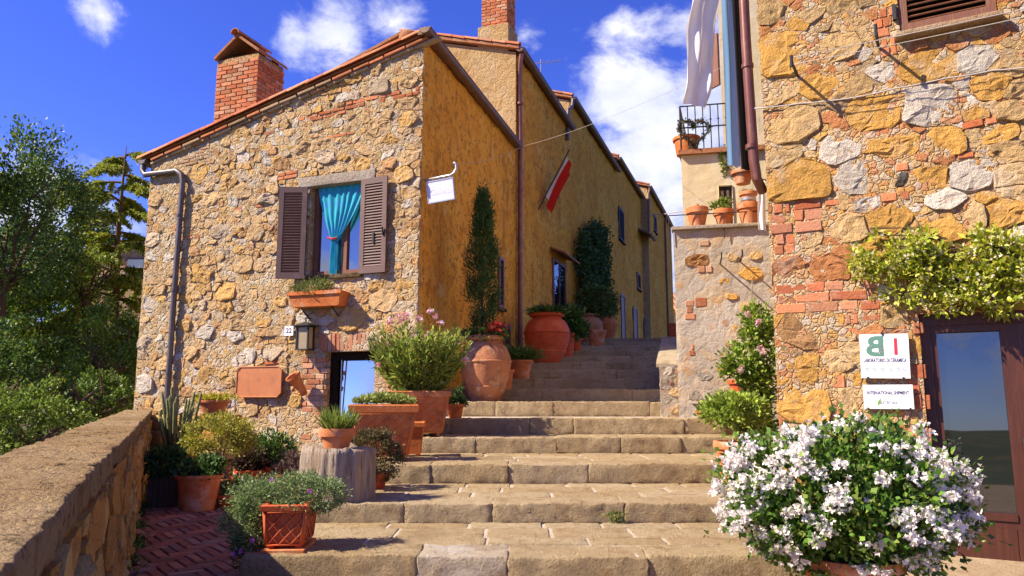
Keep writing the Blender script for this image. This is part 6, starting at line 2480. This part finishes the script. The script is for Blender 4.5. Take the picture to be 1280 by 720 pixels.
# ---- terrace corner
c = Vector((xr(247, 637) * 8.55, 8.55, 0))
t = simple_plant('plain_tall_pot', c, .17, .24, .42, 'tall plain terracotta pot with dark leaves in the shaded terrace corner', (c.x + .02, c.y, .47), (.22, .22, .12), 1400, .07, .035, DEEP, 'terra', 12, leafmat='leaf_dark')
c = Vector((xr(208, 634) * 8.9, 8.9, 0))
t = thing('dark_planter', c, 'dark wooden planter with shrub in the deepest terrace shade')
b = MB()
for k in range(6):
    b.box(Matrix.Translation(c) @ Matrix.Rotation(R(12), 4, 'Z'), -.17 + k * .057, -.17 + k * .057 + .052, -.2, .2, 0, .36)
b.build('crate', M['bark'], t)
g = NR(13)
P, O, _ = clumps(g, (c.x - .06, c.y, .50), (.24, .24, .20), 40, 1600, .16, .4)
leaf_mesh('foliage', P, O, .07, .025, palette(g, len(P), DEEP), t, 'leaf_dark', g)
# rounded yellow green bush
c = Vector((xr(283, 618) * 9.45, 9.45, 0))
t = thing('round_bush_pot', c, 'rounded yellow green bush on a thin trunk in a terracotta pot')
pot_part(t, c, .13, .18, .28, 'terra', rim=.05)
g = NR(14)
fc = at(270, 550, 9.5)
b = MB()
for k in range(7):
    e = fc + Vector((g.uniform(-.25, .25), g.uniform(-.2, .2), g.uniform(-.05, .2)))
    b.tube([(c.x + g.uniform(-.03, .03), c.y, .24), (c.x * .5 + fc.x * .5 + g.uniform(-.05, .05), c.y, .45), e], [.014, .010, .004], 6)
b.build('branches', M['bark'], t)
P, O, _ = clumps(g, fc, (.45, .40, .31), 130, 6500, .10, .66, low=-.6)
leaf_mesh('foliage', P, O + np.array((0, 0, .3)), g.uniform(.025, .045, len(P)), g.uniform(.014, .022, len(P)), palette(g, len(P), [(.30, .29, .03), (.36, .34, .04), (.20, .22, .025), (.42, .38, .06)], .3), t, 'leaf', g)
c = Vector((xr(284, 634) * 8.75, 8.75, 0))
simple_plant('low_pot', c, .10, .13, .17, 'low clay pot with small leaves at the edge of the terrace', (c.x, c.y, .22), (.15, .13, .08), 380, .05, .025, GREEN, 'terra_red', 15)
c = Vector((xr(303, 636) * 8.95, 8.95, 0))
simple_plant('low_pot', c, .11, .15, .20, 'low red pot with whitish flowers behind the trailing planter', (c.x, c.y, .26), (.17, .14, .09), 420, .05, .025, GREEN + [(.5, .48, .45)], 'terra_red', 16)
c = Vector((xr(312, 606) * 10.3, 10.3, 0))
simple_plant('dark_leaf_pot', c, .14, .19, .30, 'red pot with dark purple leaves in front of the stone house', (c.x, c.y, .42), (.26, .22, .17), 1300, .06, .03, [(.07, .035, .03), (.05, .06, .025), (.1, .05, .04)], 'terra_red', 17)
c = Vector((xr(338, 606) * 10.5, 10.5, 0))
simple_plant('fern_pot', c, .15, .20, .33, 'red pot with a bushy dark green plant near the brick door jamb', (c.x, c.y, .55), (.33, .26, .24), 2400, .06, .025, DEEP + GREEN, 'terra_red', 18)
c = Vector((xr(360, 610) * 10.2, 10.2, 0))
simple_plant('purple_shrub_pot', c, .12, .16, .25, 'small pot with a dull purple shrub left of the stump', (c.x, c.y, .36), (.2, .18, .16), 900, .05, .02, [(.12, .07, .07), (.09, .07, .05), (.16, .10, .09)], 'terra_old', 19)
# stone ledge with sedum pot and cactus pot
lc = at(258, 520, 12.3)
pd_ = empty('stone_ledge', (lc.x - .3, lc.y, 0), 0, 'rough stone ledge against the house below the yellow sedum', 'ledge')
rg = random.Random(3)
for j in range(4):
    for k in range(3):
        rough_block('ledge_stone', Matrix.Translation((lc.x - .75 + k * .48 + (.1 if j % 2 else 0), lc.y + .06 * k * -1, .125 + j * .245)) @ Matrix.Rotation(R(-18), 4, 'Z'), (.46, .42, .235), 'step', pd_, rg, rg.choice(PST), r=.03, amp=.012)
q = Vector((xr(267, 515) * 12.15, 12.15, .985))
t = simple_plant('sedum_pot', q, .15, .24, .24, 'terracotta bowl of bright yellow sedum on the stone ledge', (q.x, q.y, q.z + .26), (.30, .22, .07), 1500, .045, .022, [(.42, .36, .03), (.5, .42, .05), (.30, .30, .03)], 'terra', 20)
q = Vector((xr(222, 540) * 11.5, 11.5, 0))
t = thing('column_cactus_pot', q, 'clump of upright columnar cactus stems by the downpipe foot')
pot_part(t, q, .2, .26, .5, 'terra_old')
g = NR(21)
for k in range(26):
    a_, r_ = g.uniform(0, 6.28), .23 * g.random() ** .5
    x0, y0 = q.x + r_ * math.cos(a_), q.y + r_ * math.sin(a_)
    hh = g.uniform(.45, 1.0) * (1.1 - r_)
    b = MB()
    b.tube([(x0, y0, .44), (x0 + .05 * math.cos(a_), y0 + .05 * math.sin(a_), .44 + hh * .5), (x0 + .12 * math.cos(a_), y0 + .12 * math.sin(a_), .44 + hh * .95), (x0 + .12 * math.cos(a_), y0 + .12 * math.sin(a_), .44 + hh)], [.020, .024, .020, .006], 7)
    b.build('stem', surf('cactus_green', (.15, .16, .06), [(9, (.24, .22, .09), .45, .65, .7)], [(60, .6)]) if k == 0 else bpy.data.materials['cactus_green'], t, smooth='all')
n = 500
i = g.random((n, 3))
P = np.stack([q.x + (i[:, 0] - .5) * .5, q.y + (i[:, 1] - .5) * .4, .5 + i[:, 2] * .7], 1)
leaf_mesh('foliage', P, g.normal(size=(n, 3)) * .5 + np.array((0, 0, .5)), .05, .012, palette(g, n, OLIVE), t, 'leaf', g)

# window box
q = rect_px(LW, 374, 364, 438, 385)
t = empty('window_box', LW.pt((q[0] + q[2]) / 2, .15, q[1]), 0, 'terracotta window box with green sprays below the shuttered window', 'window box')
b = MB()
m = LW.mat((q[0] + q[2]) / 2, .17, q[1])
hw = (q[2] - q[0]) / 2
b.add([m @ Vector(p) for p in ((-hw * .9, -.10, 0), (hw * .9, -.10, 0), (hw * .9, .12, 0), (-hw * .9, .12, 0), (-hw, -.14, .24), (hw, -.14, .24), (hw, .14, .24), (-hw, .14, .24), (-hw + .02, -.12, .24), (hw - .02, -.12, .24), (hw - .02, .12, .24), (-hw + .02, .12, .24), (-hw + .03, -.11, .2), (hw - .03, -.11, .2), (hw - .03, .11, .2), (-hw + .03, .11, .2))],
      [(0, 3, 2, 1), (0, 1, 5, 4), (1, 2, 6, 5), (2, 3, 7, 6), (3, 0, 4, 7), (4, 5, 9, 8), (5, 6, 10, 9), (6, 7, 11, 10), (7, 4, 8, 11), (8, 9, 13, 12), (9, 10, 14, 13), (10, 11, 15, 14), (11, 8, 12, 15), (12, 13, 14, 15)])
b.box(m, -hw - .015, hw + .015, -.155, -.135, .19, .25)
b.build('trough', M['terra_old'], t)
b = MB()
for x in (-.3, .3):
    b.tube([m @ Vector((x, .16, .1)), m @ Vector((x, -.05, -.015)), m @ Vector((x, .16, -.15))], .012, 6)
b.build('bracket', M['iron'], t)
g = NR(22)
d, O, _ = clumps(g, (0, 0, 0), (.40, .17, .16), 50, 2200, .17, .4)
P = np.array([m @ Vector((x - .10, y - .02, .30 + z_)) for x, y, z_ in d])
leaf_mesh('foliage', P, O + np.array((0, -.1, .35)), g.uniform(.03, .055, len(P)), g.uniform(.008, .014, len(P)), palette(g, len(P), [(.15, .19, .04), (.20, .24, .05), (.10, .14, .03)], .3), t, 'leaf', g)

# ---- jars up the stairs
g = NR(23)
c = Vector((xr(607, 498) * 12.28, 12.28, 1.195))
t = thing('cypress_jar', c, 'big pale clay jar with a slender tall cypress and red flowers', 'potted plant')
jar_part(t, c, .42, 1.08, 'terra_pale')
b = MB()
tp_ = at(604, 250, 12.6)
b.tube([(c.x - .05, c.y + .1, c.z + .95), (c.x - .08, c.y + .2, c.z + 1.7), tp_], [.03, .025, .006], 7)
b.build('trunk', M['bark'], t)
PP, OO = [], []
for k in range(200):
    tt = g.random() ** .9
    zc = c.z + 1.25 + tt * (tp_.z - c.z - 1.2)
    w = .27 * (1 - tt ** 3) * (.55 + .45 * min(1, tt * 4)) * (1 + .35 * nz(zc * 2.3, 1, 1))
    a_ = g.uniform(0, 6.28)
    cx_ = c.x - .05 + (tp_.x - c.x + .05) * tt
    q = np.array((cx_ + w * math.cos(a_) * g.random() ** .4, c.y + .15 + w * math.sin(a_) * g.random() ** .4, zc))
    n = 55
    PP.append(q + g.normal(size=(n, 3)) * np.array((.05, .05, .09)))
    OO.append(np.array((math.cos(a_) * .5, math.sin(a_) * .5, .9)) + g.normal(size=(n, 3)) * .45)
P, O = np.concatenate(PP), np.concatenate(OO)
leaf_mesh('cypress', P, O, g.uniform(.05, .09, len(P)), .016, palette(g, len(P), DEEP, .3), t, 'leaf_dark', g)
P, O, _ = clumps(g, (c.x - .02, c.y - .02, c.z + 1.12), (.33, .3, .14), 40, 900, .16, .4)
leaf_mesh('foliage', P, O + np.array((0, 0, .4)), .08, .035, palette(g, len(P), GREEN + DEEP), t, 'leaf', g)
P = np.array((c.x + .15, c.y - .22, c.z + 1.22)) + g.normal(size=(60, 3)) * np.array((.10, .05, .06))
florets('flower_mass', P, np.tile((0, -1, .3), (60, 1)) + g.normal(size=(60, 3)) * .5, .03, palette(g, 60, [(.6, .03, .03), (.65, .08, .06)]), t, g)


def spiky(name, c, label, rt, h, L, n, cols, seed, mat='terra', jar=False, group=None, lw=.02):
    g = NR(seed)
    t = thing(name, c, label, 'potted plant', group)
    if jar:
        jar_part(t, c, rt, h, mat)
        zt, r_ = c.z + h * .95, rt * .5
    else:
        pot_part(t, c, rt * .72, rt, h, mat, rim=.05)
        zt, r_ = c.z + h - .03, rt * .8
    a = g.uniform(0, 2 * math.pi, n)
    q = r_ * g.random(n) ** .5
    P = np.stack([c.x + q * np.cos(a), c.y + q * np.sin(a), np.full(n, zt)], 1)
    D = np.stack([np.cos(a) * q / r_ + g.normal(size=n) * .25, np.sin(a) * q / r_ + g.normal(size=n) * .25, g.uniform(.4, 1.1, n)], 1)
    leaf_mesh('foliage', P, D, g.uniform(L * .6, L, n), lw, palette(g, n, cols), t, 'leaf', g, droop=.2)
    return t


c = Vector((xr(651, 470) * 13.95, 13.95, 1.6))
spiky('strap_leaf_pot', c, 'terracotta pot of long strap leaves between the two big jars', .22, .36, .55, 320, GREEN + [(.14, .18, .06)], 24, 'terra', lw=.03)
c = Vector((xr(631, 496) * 12.85, 12.85, 1.4))
t = thing('empty_clay_pot', c, 'empty clay pot tucked behind the pale jar', 'pot')
pot_part(t, c, .11, .15, .34, 'terra')
c = Vector((xr(684, 452) * 16.1, 16.1, 2.0))
spiky('red_jar', c, 'large round red clay jar with spiky leaves on the steps', .50, 1.08, .42, 380, DEEP + GREEN, 25, 'terra_red', True, lw=.05)
c = Vector((xr(709, 443) * 17.4, 17.4, 2.2))
simple_plant('tall_red_pot', c, .14, .19, .55, 'narrow red pot with broad leaves behind the large red jar', (c.x, c.y, c.z + .8), (.36, .3, .36), 1500, .13, .06, DEEP + GREEN, 'terra_red', 26)
c = Vector((xr(720, 440) * 18.5, 18.5, 2.4))
simple_plant('small_red_pot', c, .13, .17, .32, 'small red pot with drooping leaves further up the steps', (c.x, c.y, c.z + .5), (.30, .26, .26), 900, .12, .05, DEEP + GREEN, 'terra_red', 27)
# pots further up beneath the ivy
c = Vector((xr(736, 428) * 21.4, 21.4, 2.8))
t = spiky('brown_jar', c, 'brown clay jar with a bushy plant at the foot of the ivy', .42, .85, .3, 120, GREEN, 28, 'terra_pale', True, lw=.04)
g = NR(29)
P, O, _ = clumps(g, (c.x + .15, c.y, c.z + 1.2), (.5, .4, .5), 60, 2400, .14, .4)
leaf_mesh('shrub', P, O, .10, .05, palette(g, len(P), GREEN + OLIVE), t, 'leaf', g)
c = Vector((xr(756, 425) * 23.0, 23.0, 3.0))
t = spiky('grooved_jar', c, 'grooved clay jar with an olive shrub near the upper doors', .40, .80, .3, 120, GREEN, 30, 'terra_old', True, lw=.04)
P, O, _ = clumps(g, (c.x, c.y, c.z + 1.15), (.42, .4, .45), 60, 2400, .14, .4)
leaf_mesh('shrub', P, O, .10, .04, palette(g, len(P), OLIVE + GREEN), t, 'leaf', g)
c = Vector((xr(746, 432) * 20.2, 20.2, 2.6))
t = thing('upper_clay_pot', c, 'clay pot on the step in front of the two jars under the ivy', 'pot')
pot_part(t, c, .18, .26, .48, 'terra', rim=.08)

# ivy on the third house
g = NR(31)
b0_, b1_ = F3.on(718, 340)[0], F3.on(750, 340)[0]
t = thing('ivy', F3.pt(1.6, .05, 3.0), 'tall column of dark ivy climbing the ochre wall', 'ivy')
PP, OO = [], []
for k in range(420):
    u, v = g.uniform(716, 750), g.uniform(284, 405)
    if v < 302 and (u - 732) ** 2 / 17 ** 2 + (v - 302) ** 2 / 20 ** 2 > 1:
        continue
    if v > 330 and u > 728 + (v - 330) * .3 and u < 734 + (v - 330) * .12:
        continue
    s, z = F3.on(u, v)
    h_ = .08 + .42 * abs(nz(s * .8, z * .8, 3)) + .22 * g.random()
    n = 34
    P = np.array(F3.pt(s, h_, z)) + g.normal(size=(n, 3)) * np.array((.09, .14, .14))
    PP.append(P)
    OO.append(np.tile(np.array(F3.n) * .8 + np.array((0, 0, -.2)), (n, 1)) + g.normal(size=(n, 3)) * .7)
P, O = np.concatenate(PP), np.concatenate(OO)
leaf_mesh('leaves', P, O, g.uniform(.08, .14, len(P)), g.uniform(.06, .10, len(P)), palette(g, len(P), DEEP + [(.05, .09, .02)], .35), t, 'leaf', g)
b = MB()
for k in range(5):
    s, _z = F3.on(722 + k * 6, 380)
    b.tube([F3.pt(s, .04, 3.0), F3.pt(s + .1, .06, 4.5), F3.pt(s, .05, 6.0)], .025, 6)
b.build('stems', M['bark'], t)

# red boxes and plants on the right at the top of the steps
c = at(848, 426, 21.5)
t = thing('red_planter_box', c, 'red planter box at the top of the steps on the right', 'planter')
box_planter(t, c, .55, .5, .5, R(-10), .85, 'terra_red', relief=False)
b = MB()
b.box(Matrix.Translation((c.x, c.y, 0)), -.4, .5, -.35, .5, 2.2, c.z - .002)
b.build('plinth', M['beige'], t)
c = at(842, 448, 15.0)
simple_plant('step_shrub_pot', Vector((c.x, c.y, 2.0 - .2)), .14, .2, .22, 'dark shrub in a pot at the right edge of the upper steps', (c.x, c.y, c.z + .05), (.26, .24, .26), 900, .09, .03, DEEP, 'terra_red', 33)
b = MB()
# iron bracket scroll on the far right
q = at(848, 398, 21.3)

# pots on the ledge of the grey wall
LZ = GT + .052
for u, rt, h, lab, nm in ((872, .155, .30, 'plain terracotta pot at the left end of the wall ledge', 'ledge_pot'), (905, .135, .25, 'terracotta pot with seedlings in the middle of the wall ledge', 'ledge_pot'), (937, .165, .32, 'terracotta pot with a smaller pot stacked in it on the ledge', 'ledge_pot')):
    yy = 11.1 - .22 * (xr(u, 280) * 11.0 - 2.46)
    c = Vector((xr(u, 280) * yy, yy, LZ))
    t = thing(nm, c, lab, 'pot', 'pots on the wall ledge')
    pot_part(t, c, rt * .68, rt, h, 'terra', rim=.09, lip=.014)
    if u == 905:
        g = NR(34)
        P, O, _ = clumps(g, (c.x, c.y, c.z + h + .06), (.15, .1, .10), 14, 260, .2, .3)
        leaf_mesh('seedlings', P, O + np.array((0, 0, .5)), .06, .03, palette(g, len(P), [(.2, .27, .04), (.14, .2, .03)]), t, 'leaf', g)
    if u == 937:
        c2 = c + Vector((0, 0, h - .02))
        t2 = thing('stacked_pot', c2, 'small banded pot standing in the rightmost ledge pot', 'pot')
        pot_part(t2, c2, .095, .115, .20, 'terra', rim=.05)
        b = MB()
        b.lathe(c2, [(.108, .06), (.113, .065), (.116, .10), (.112, .105)], 22)
        b.build('band', M['pale_metal'], t2, smooth=True)
        g = NR(35)
        leaf_mesh('sprigs', np.array(c2 + Vector((0, 0, .19))) + g.normal(size=(60, 3)) * np.array((.06, .05, .005)), g.normal(size=(60, 3)) * .4 + np.array((0, 0, 1)), .06, .02, palette(g, 60, [(.25, .14, .05), (.2, .2, .06)]), t2, 'leaf', g)
    if u == 872:
        b = MB()
        b.lathe(c + Vector((0, 0, h - .05)), [(.12, 0), (.08, .07), (.03, .085), (.028, .11), (.001, .115)], 14)
        b.build('lid', M['terra'], t, smooth=True)
gr = empty('ledge_guard', GW.pt(0, 0, LZ), 0, 'thin iron guard rail round the ledge pots', 'rail')
b = MB()
gz = LZ + .17
b.tube([GW.pt(.0, -.6, gz), GW.pt(-.06, .05, gz), GW.pt(1.5, .05, gz)], .008, 6)
for s in (-.06, .75, 1.45):
    b.tube([GW.pt(s, .05, LZ - .22), GW.pt(s, .05, gz)], .007, 6)
b.build('bar', M['iron'], gr)
# hanging pot by the downpipe
q = at(929, 230, 7.9)
t = thing('hanging_pot', q, 'small terracotta pot hung below the black cloth', 'pot')
pot_part(t, q, .075, .105, .15, 'terra', rim=.04)
b = MB()
b.tube([q + Vector((0, 0, .08)), q + Vector((.5, .2, .08))], .008, 6)
b.lathe(q + Vector((0, 0, .10)), [(.118, 0), (.124, .004), (.118, .008)], 20)
b.build('bracket', M['iron'], t)
# trailing green on the balcony edge
g = NR(36)
q = at(903, 205, 11.6)
t = thing('balcony_plant', q, 'light green trailing plant at the end of the balcony', 'plant')
P, O, _ = clumps(g, at(906, 200, 11.62), (.07, .06, .26), 24, 420, .2, .3)
leaf_mesh('foliage', P, O, .06, .03, palette(g, len(P), [(.2, .27, .04), (.14, .2, .03), (.28, .33, .07)]), t, 'leaf', g)
q = at(864, 188, 11.6)
t = thing('balcony_basket', Vector((q.x, CWY + .2, CB + .03)), 'woven brick red basket pot standing on the balcony', 'pot')
pot_part(t, Vector((q.x + .02, CWY + .22, CB + .03)), .17, .21, .30, 'terra_old')

# clothes line hooks on the grey wall
for k, (u0, v0, u1, v1) in enumerate(((900, 330, 937, 368), (925, 327, 962, 363))):
    s, z = GW.on(u0, v0)
    o = empty('wall_hook', GW.pt(s, 0, z), 0, ('left' if k == 0 else 'right') + ' iron rod bracket on the grey rendered wall', 'bracket', 'rod brackets on the grey wall')
    b = MB()
    b.tube([GW.pt(s, 0, z), GW.pt(s, .42, z + .02), GW.pt(s, .42, z + .10)], .012, 6)
    b.build('rod', M['iron'], o)

# ================================================================== trees beyond the parapet
def limb(mb, p0, p1, r0, r1, g, n=5, wob=.12):
    p0, p1 = Vector(p0), Vector(p1)
    L = (p1 - p0).length
    pts = [p0.lerp(p1, i / n) + Vector(g.normal(size=3)) * wob * L * .2 * math.sin(math.pi * i / n) for i in range(n + 1)]
    mb.tube(pts, [r0 + (r1 - r0) * i / n for i in range(n + 1)], 7, cap=False)
    return pts


def broadleaf(name, label, u, v, Y, rx, rz, n, ll, cols, seed, cat='tree', group='trees beyond the parapet', shell=.5, low=-.7, k=150, mat='leaf', spread=.085, trunk=.16):
    g = NR(seed)
    c = at(u, v, Y)
    zb = terrain_z(c.x, c.y) - .2
    t = empty(name, (c.x, c.y, zb), 0, label, cat, group)
    mb = MB()
    fork = Vector((c.x, c.y, max(zb + .4, c.z - rz * .55)))
    limb(mb, (c.x + .1, c.y, zb), fork, trunk, trunk * .75, g)
    ends = []
    for i in range(9):
        a = 2 * math.pi * i / 9 + g.uniform(-.3, .3)
        e = Vector((c.x + rx * .62 * math.cos(a), c.y + rx * .62 * math.sin(a), c.z + rz * g.uniform(-.3, .55)))
        pts = limb(mb, fork, e, trunk * .5, .02, g)
        for q in pts[2:]:
            d = Vector(g.normal(size=3)) * rx * .3
            limb(mb, q, q + d + Vector((0, 0, .15 * rz)), trunk * .16, .008, g, 3)
    mb.build('trunk', M['bark'], t, smooth='all')
    P, O, cc = clumps(g, c, (rx, rx, rz), k, n, spread, shell, low)
    hole = np.array([nz(p[0] * 1.6 / rx * 1.3, p[1] * 1.6 / rx * 1.3, p[2] * 1.6 / rz * 1.3 + seed) for p in P])
    kp = hole > -.28
    P, O = P[kp], O[kp]
    leaf_mesh('crown', P, O + np.array((0, 0, .15)), g.uniform(ll * .7, ll * 1.3, len(P)), g.uniform(ll * .4, ll * .65, len(P)), palette(g, len(P), cols, .35), t, mat, g)
    return t


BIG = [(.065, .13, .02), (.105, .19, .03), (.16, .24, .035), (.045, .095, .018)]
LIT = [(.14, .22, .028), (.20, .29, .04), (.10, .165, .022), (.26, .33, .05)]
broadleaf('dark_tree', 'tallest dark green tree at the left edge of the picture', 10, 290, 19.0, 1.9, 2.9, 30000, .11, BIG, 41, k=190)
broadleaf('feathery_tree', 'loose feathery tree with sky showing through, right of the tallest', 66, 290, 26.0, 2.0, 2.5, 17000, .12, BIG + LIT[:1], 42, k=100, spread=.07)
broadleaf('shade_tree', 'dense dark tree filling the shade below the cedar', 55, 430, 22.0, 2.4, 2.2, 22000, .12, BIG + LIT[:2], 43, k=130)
broadleaf('round_shrub', 'rounded glossy green shrub beside the corner of the stone house', 137, 442, 19.5, .95, 1.25, 9000, .09, LIT[:3] + BIG[:2], 44, k=90, shell=.66, group='shrubs behind the parapet')
broadleaf('parapet_bush', 'leafy sunlit bush rising above the parapet at lower left', 42, 535, 13.2, 1.05, .80, 9000, .08, LIT, 45, k=80, group='shrubs behind the parapet')
broadleaf('parapet_bush', 'small pale bush by the far end of the parapet', 118, 505, 16.5, .85, .75, 6000, .08, LIT[:3] + BIG[:1], 46, k=60, group='shrubs behind the parapet')
broadleaf('parapet_bush', 'dark low bush at the left edge above the parapet', -8, 470, 15.5, 1.0, 1.1, 8000, .09, BIG + LIT[:1], 47, k=80, group='shrubs behind the parapet')
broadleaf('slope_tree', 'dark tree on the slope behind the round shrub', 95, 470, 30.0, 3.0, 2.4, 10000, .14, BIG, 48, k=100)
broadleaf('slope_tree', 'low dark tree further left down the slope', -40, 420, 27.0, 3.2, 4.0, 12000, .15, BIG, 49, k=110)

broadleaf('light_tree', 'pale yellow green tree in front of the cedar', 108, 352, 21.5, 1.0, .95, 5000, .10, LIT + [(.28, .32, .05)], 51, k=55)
# cedar with tiered drooping branches
g = NR(50)
top = at(158, 182, 23.0)
zb = terrain_z(top.x, top.y) - .2
t = empty('cedar_tree', (top.x, top.y, zb), 0, 'cedar with tiered drooping yellow green branches beside the house', 'tree', 'trees beyond the parapet')
mb = MB()
mb.tube([(top.x + .1, top.y, zb), (top.x + .1, top.y, 3), (top.x - .05, top.y, 6.5), (top.x, top.y, top.z)], [.16, .13, .08, .012], 8)
PP, OO = [], []
NB = 36
for k in range(NB):
    tt = (k + g.random()) / NB
    z = top.z - .15 - tt * (top.z - 1.0)
    a = k * 2.399 + g.uniform(-.35, .35)
    L = (1.1 + 2.8 * tt ** .6) * g.uniform(.65, 1.2)
    if math.cos(a) > .25:
        L *= .7
    rise, fall = g.uniform(.15, .45), g.uniform(.35, .7)
    base = Vector((top.x, top.y, z))
    pts = [base + Vector((math.cos(a) * L * w, math.sin(a) * L * w, rise * L * w - fall * L * w * w)) for w in [i / 8 for i in range(9)]]
    mb.tube(pts, [.04 * (1 - i / 9) + .005 for i in range(9)], 5, cap=False)
    sd_ = Vector((-math.sin(a), math.cos(a), 0))
    arr = np.array([list(p) for p in pts])
    nf_ = int(12 + 9 * L)
    for j in range(nf_):                                # side sprays drooping from the branch
        w = g.uniform(.12, 1.0)
        i0 = min(7, int(w * 8))
        p0 = arr[i0] + (arr[i0 + 1] - arr[i0]) * (w * 8 - i0)
        sgn = 1 if j % 2 else -1
        ln = g.uniform(.25, .7) * (1.15 - .8 * w) * (.7 + .25 * L)
        d0 = np.array(sd_) * sgn * .8 + np.array((math.cos(a), math.sin(a), 0)) * .6
        n = int(105 * ln / .4)
        q = g.random(n)
        P = p0 + np.outer(q * ln, d0) + np.stack([g.normal(size=n) * .03, g.normal(size=n) * .03, -ln * .55 * q ** 1.6 + g.normal(size=n) * .025], 1)
        PP.append(P)
        OO.append(np.tile(d0 * .6 + np.array((0, 0, -.45)), (n, 1)) + g.normal(size=(n, 3)) * .45)
P, O = np.concatenate(PP), np.concatenate(OO)
mb.build('trunk', M['bark'], t, smooth='all')
leaf_mesh('crown', P, O, g.uniform(.08, .16, len(P)), .035, palette(g, len(P), [(.25, .31, .025), (.33, .37, .035), (.16, .22, .025), (.42, .43, .05)], .3), t, 'leaf', g)

# brick building glimpsed behind the trees
q = at(150, 300, 36)
bh_ = empty('brick_outbuilding', (q.x, 36, -3), 0, 'brown brick building half hidden behind the trees', 'house')
mb = MB()
mb.box(Matrix.Translation((q.x, 36, 0)), -1.6, 4, 0, 5, -8, q.z - .2)
mb.build('wall', M['mortar_warm'], bh_)
mb = MB()
mb.poly_prism([(q.x - 1.9, 35.7, q.z - .2), (q.x + 4, 35.7, q.z - .2), (q.x + 4, 41, q.z + .9), (q.x - 1.9, 41, q.z + .9)], (0, 0, .15))
mb.build('roof', M['roofslab'], bh_)
m = Matrix.Translation((q.x + .9, 36, q.z - 2.2))
mb = MB()
mb.box(m, -.5, .5, -.06, -.004, 0, 1.3)
w = mb.build('window', M['wood'], bh_)
mb = MB()
mb.box(m, -.4, .4, -.075, -.062, .1, 1.2)
mb.build('pane', M['glass'], w)

# weeds in the joints of the stairs and along the parapet foot
g = NR(60)
PP = []
for c, n, s in ((at(770, 648, 6.62), 60, .04), (at(884, 668, 6.0), 10, .02)):
    PP.append(np.array(c) + g.normal(size=(n, 3)) * s * np.array((1, .3, .7)))
P = np.concatenate(PP)
tag(leaf_mesh('joint_weeds', P, g.normal(size=(len(P), 3)) + np.array((0, -.3, .8)), .04, .018, palette(g, len(P), [(.2, .26, .04), (.12, .18, .03)]), None, 'leaf', g), 'tuft of weeds growing from a joint in the second step', 'weeds', kind='stuff')
PP = []
for k in range(70):
    s = g.uniform(5.4, 12.5)
    if nz(s * 1.3, 4) < -.1:
        continue
    q = PW.pt(s, .03 + .03 * g.random(), .01)
    PP.append(np.array(q) + g.normal(size=(26, 3)) * np.array((.04, .06, .02)))
P = np.concatenate(PP)
P[:, 2] = np.abs(P[:, 2])
tag(leaf_mesh('wall_foot_weeds', P, g.normal(size=(len(P), 3)) * .6 + np.array((.2, -.2, .8)), .05, .015, palette(g, len(P), GREEN), None, 'leaf', g), 'weeds along the foot of the parapet wall', 'weeds', kind='stuff')
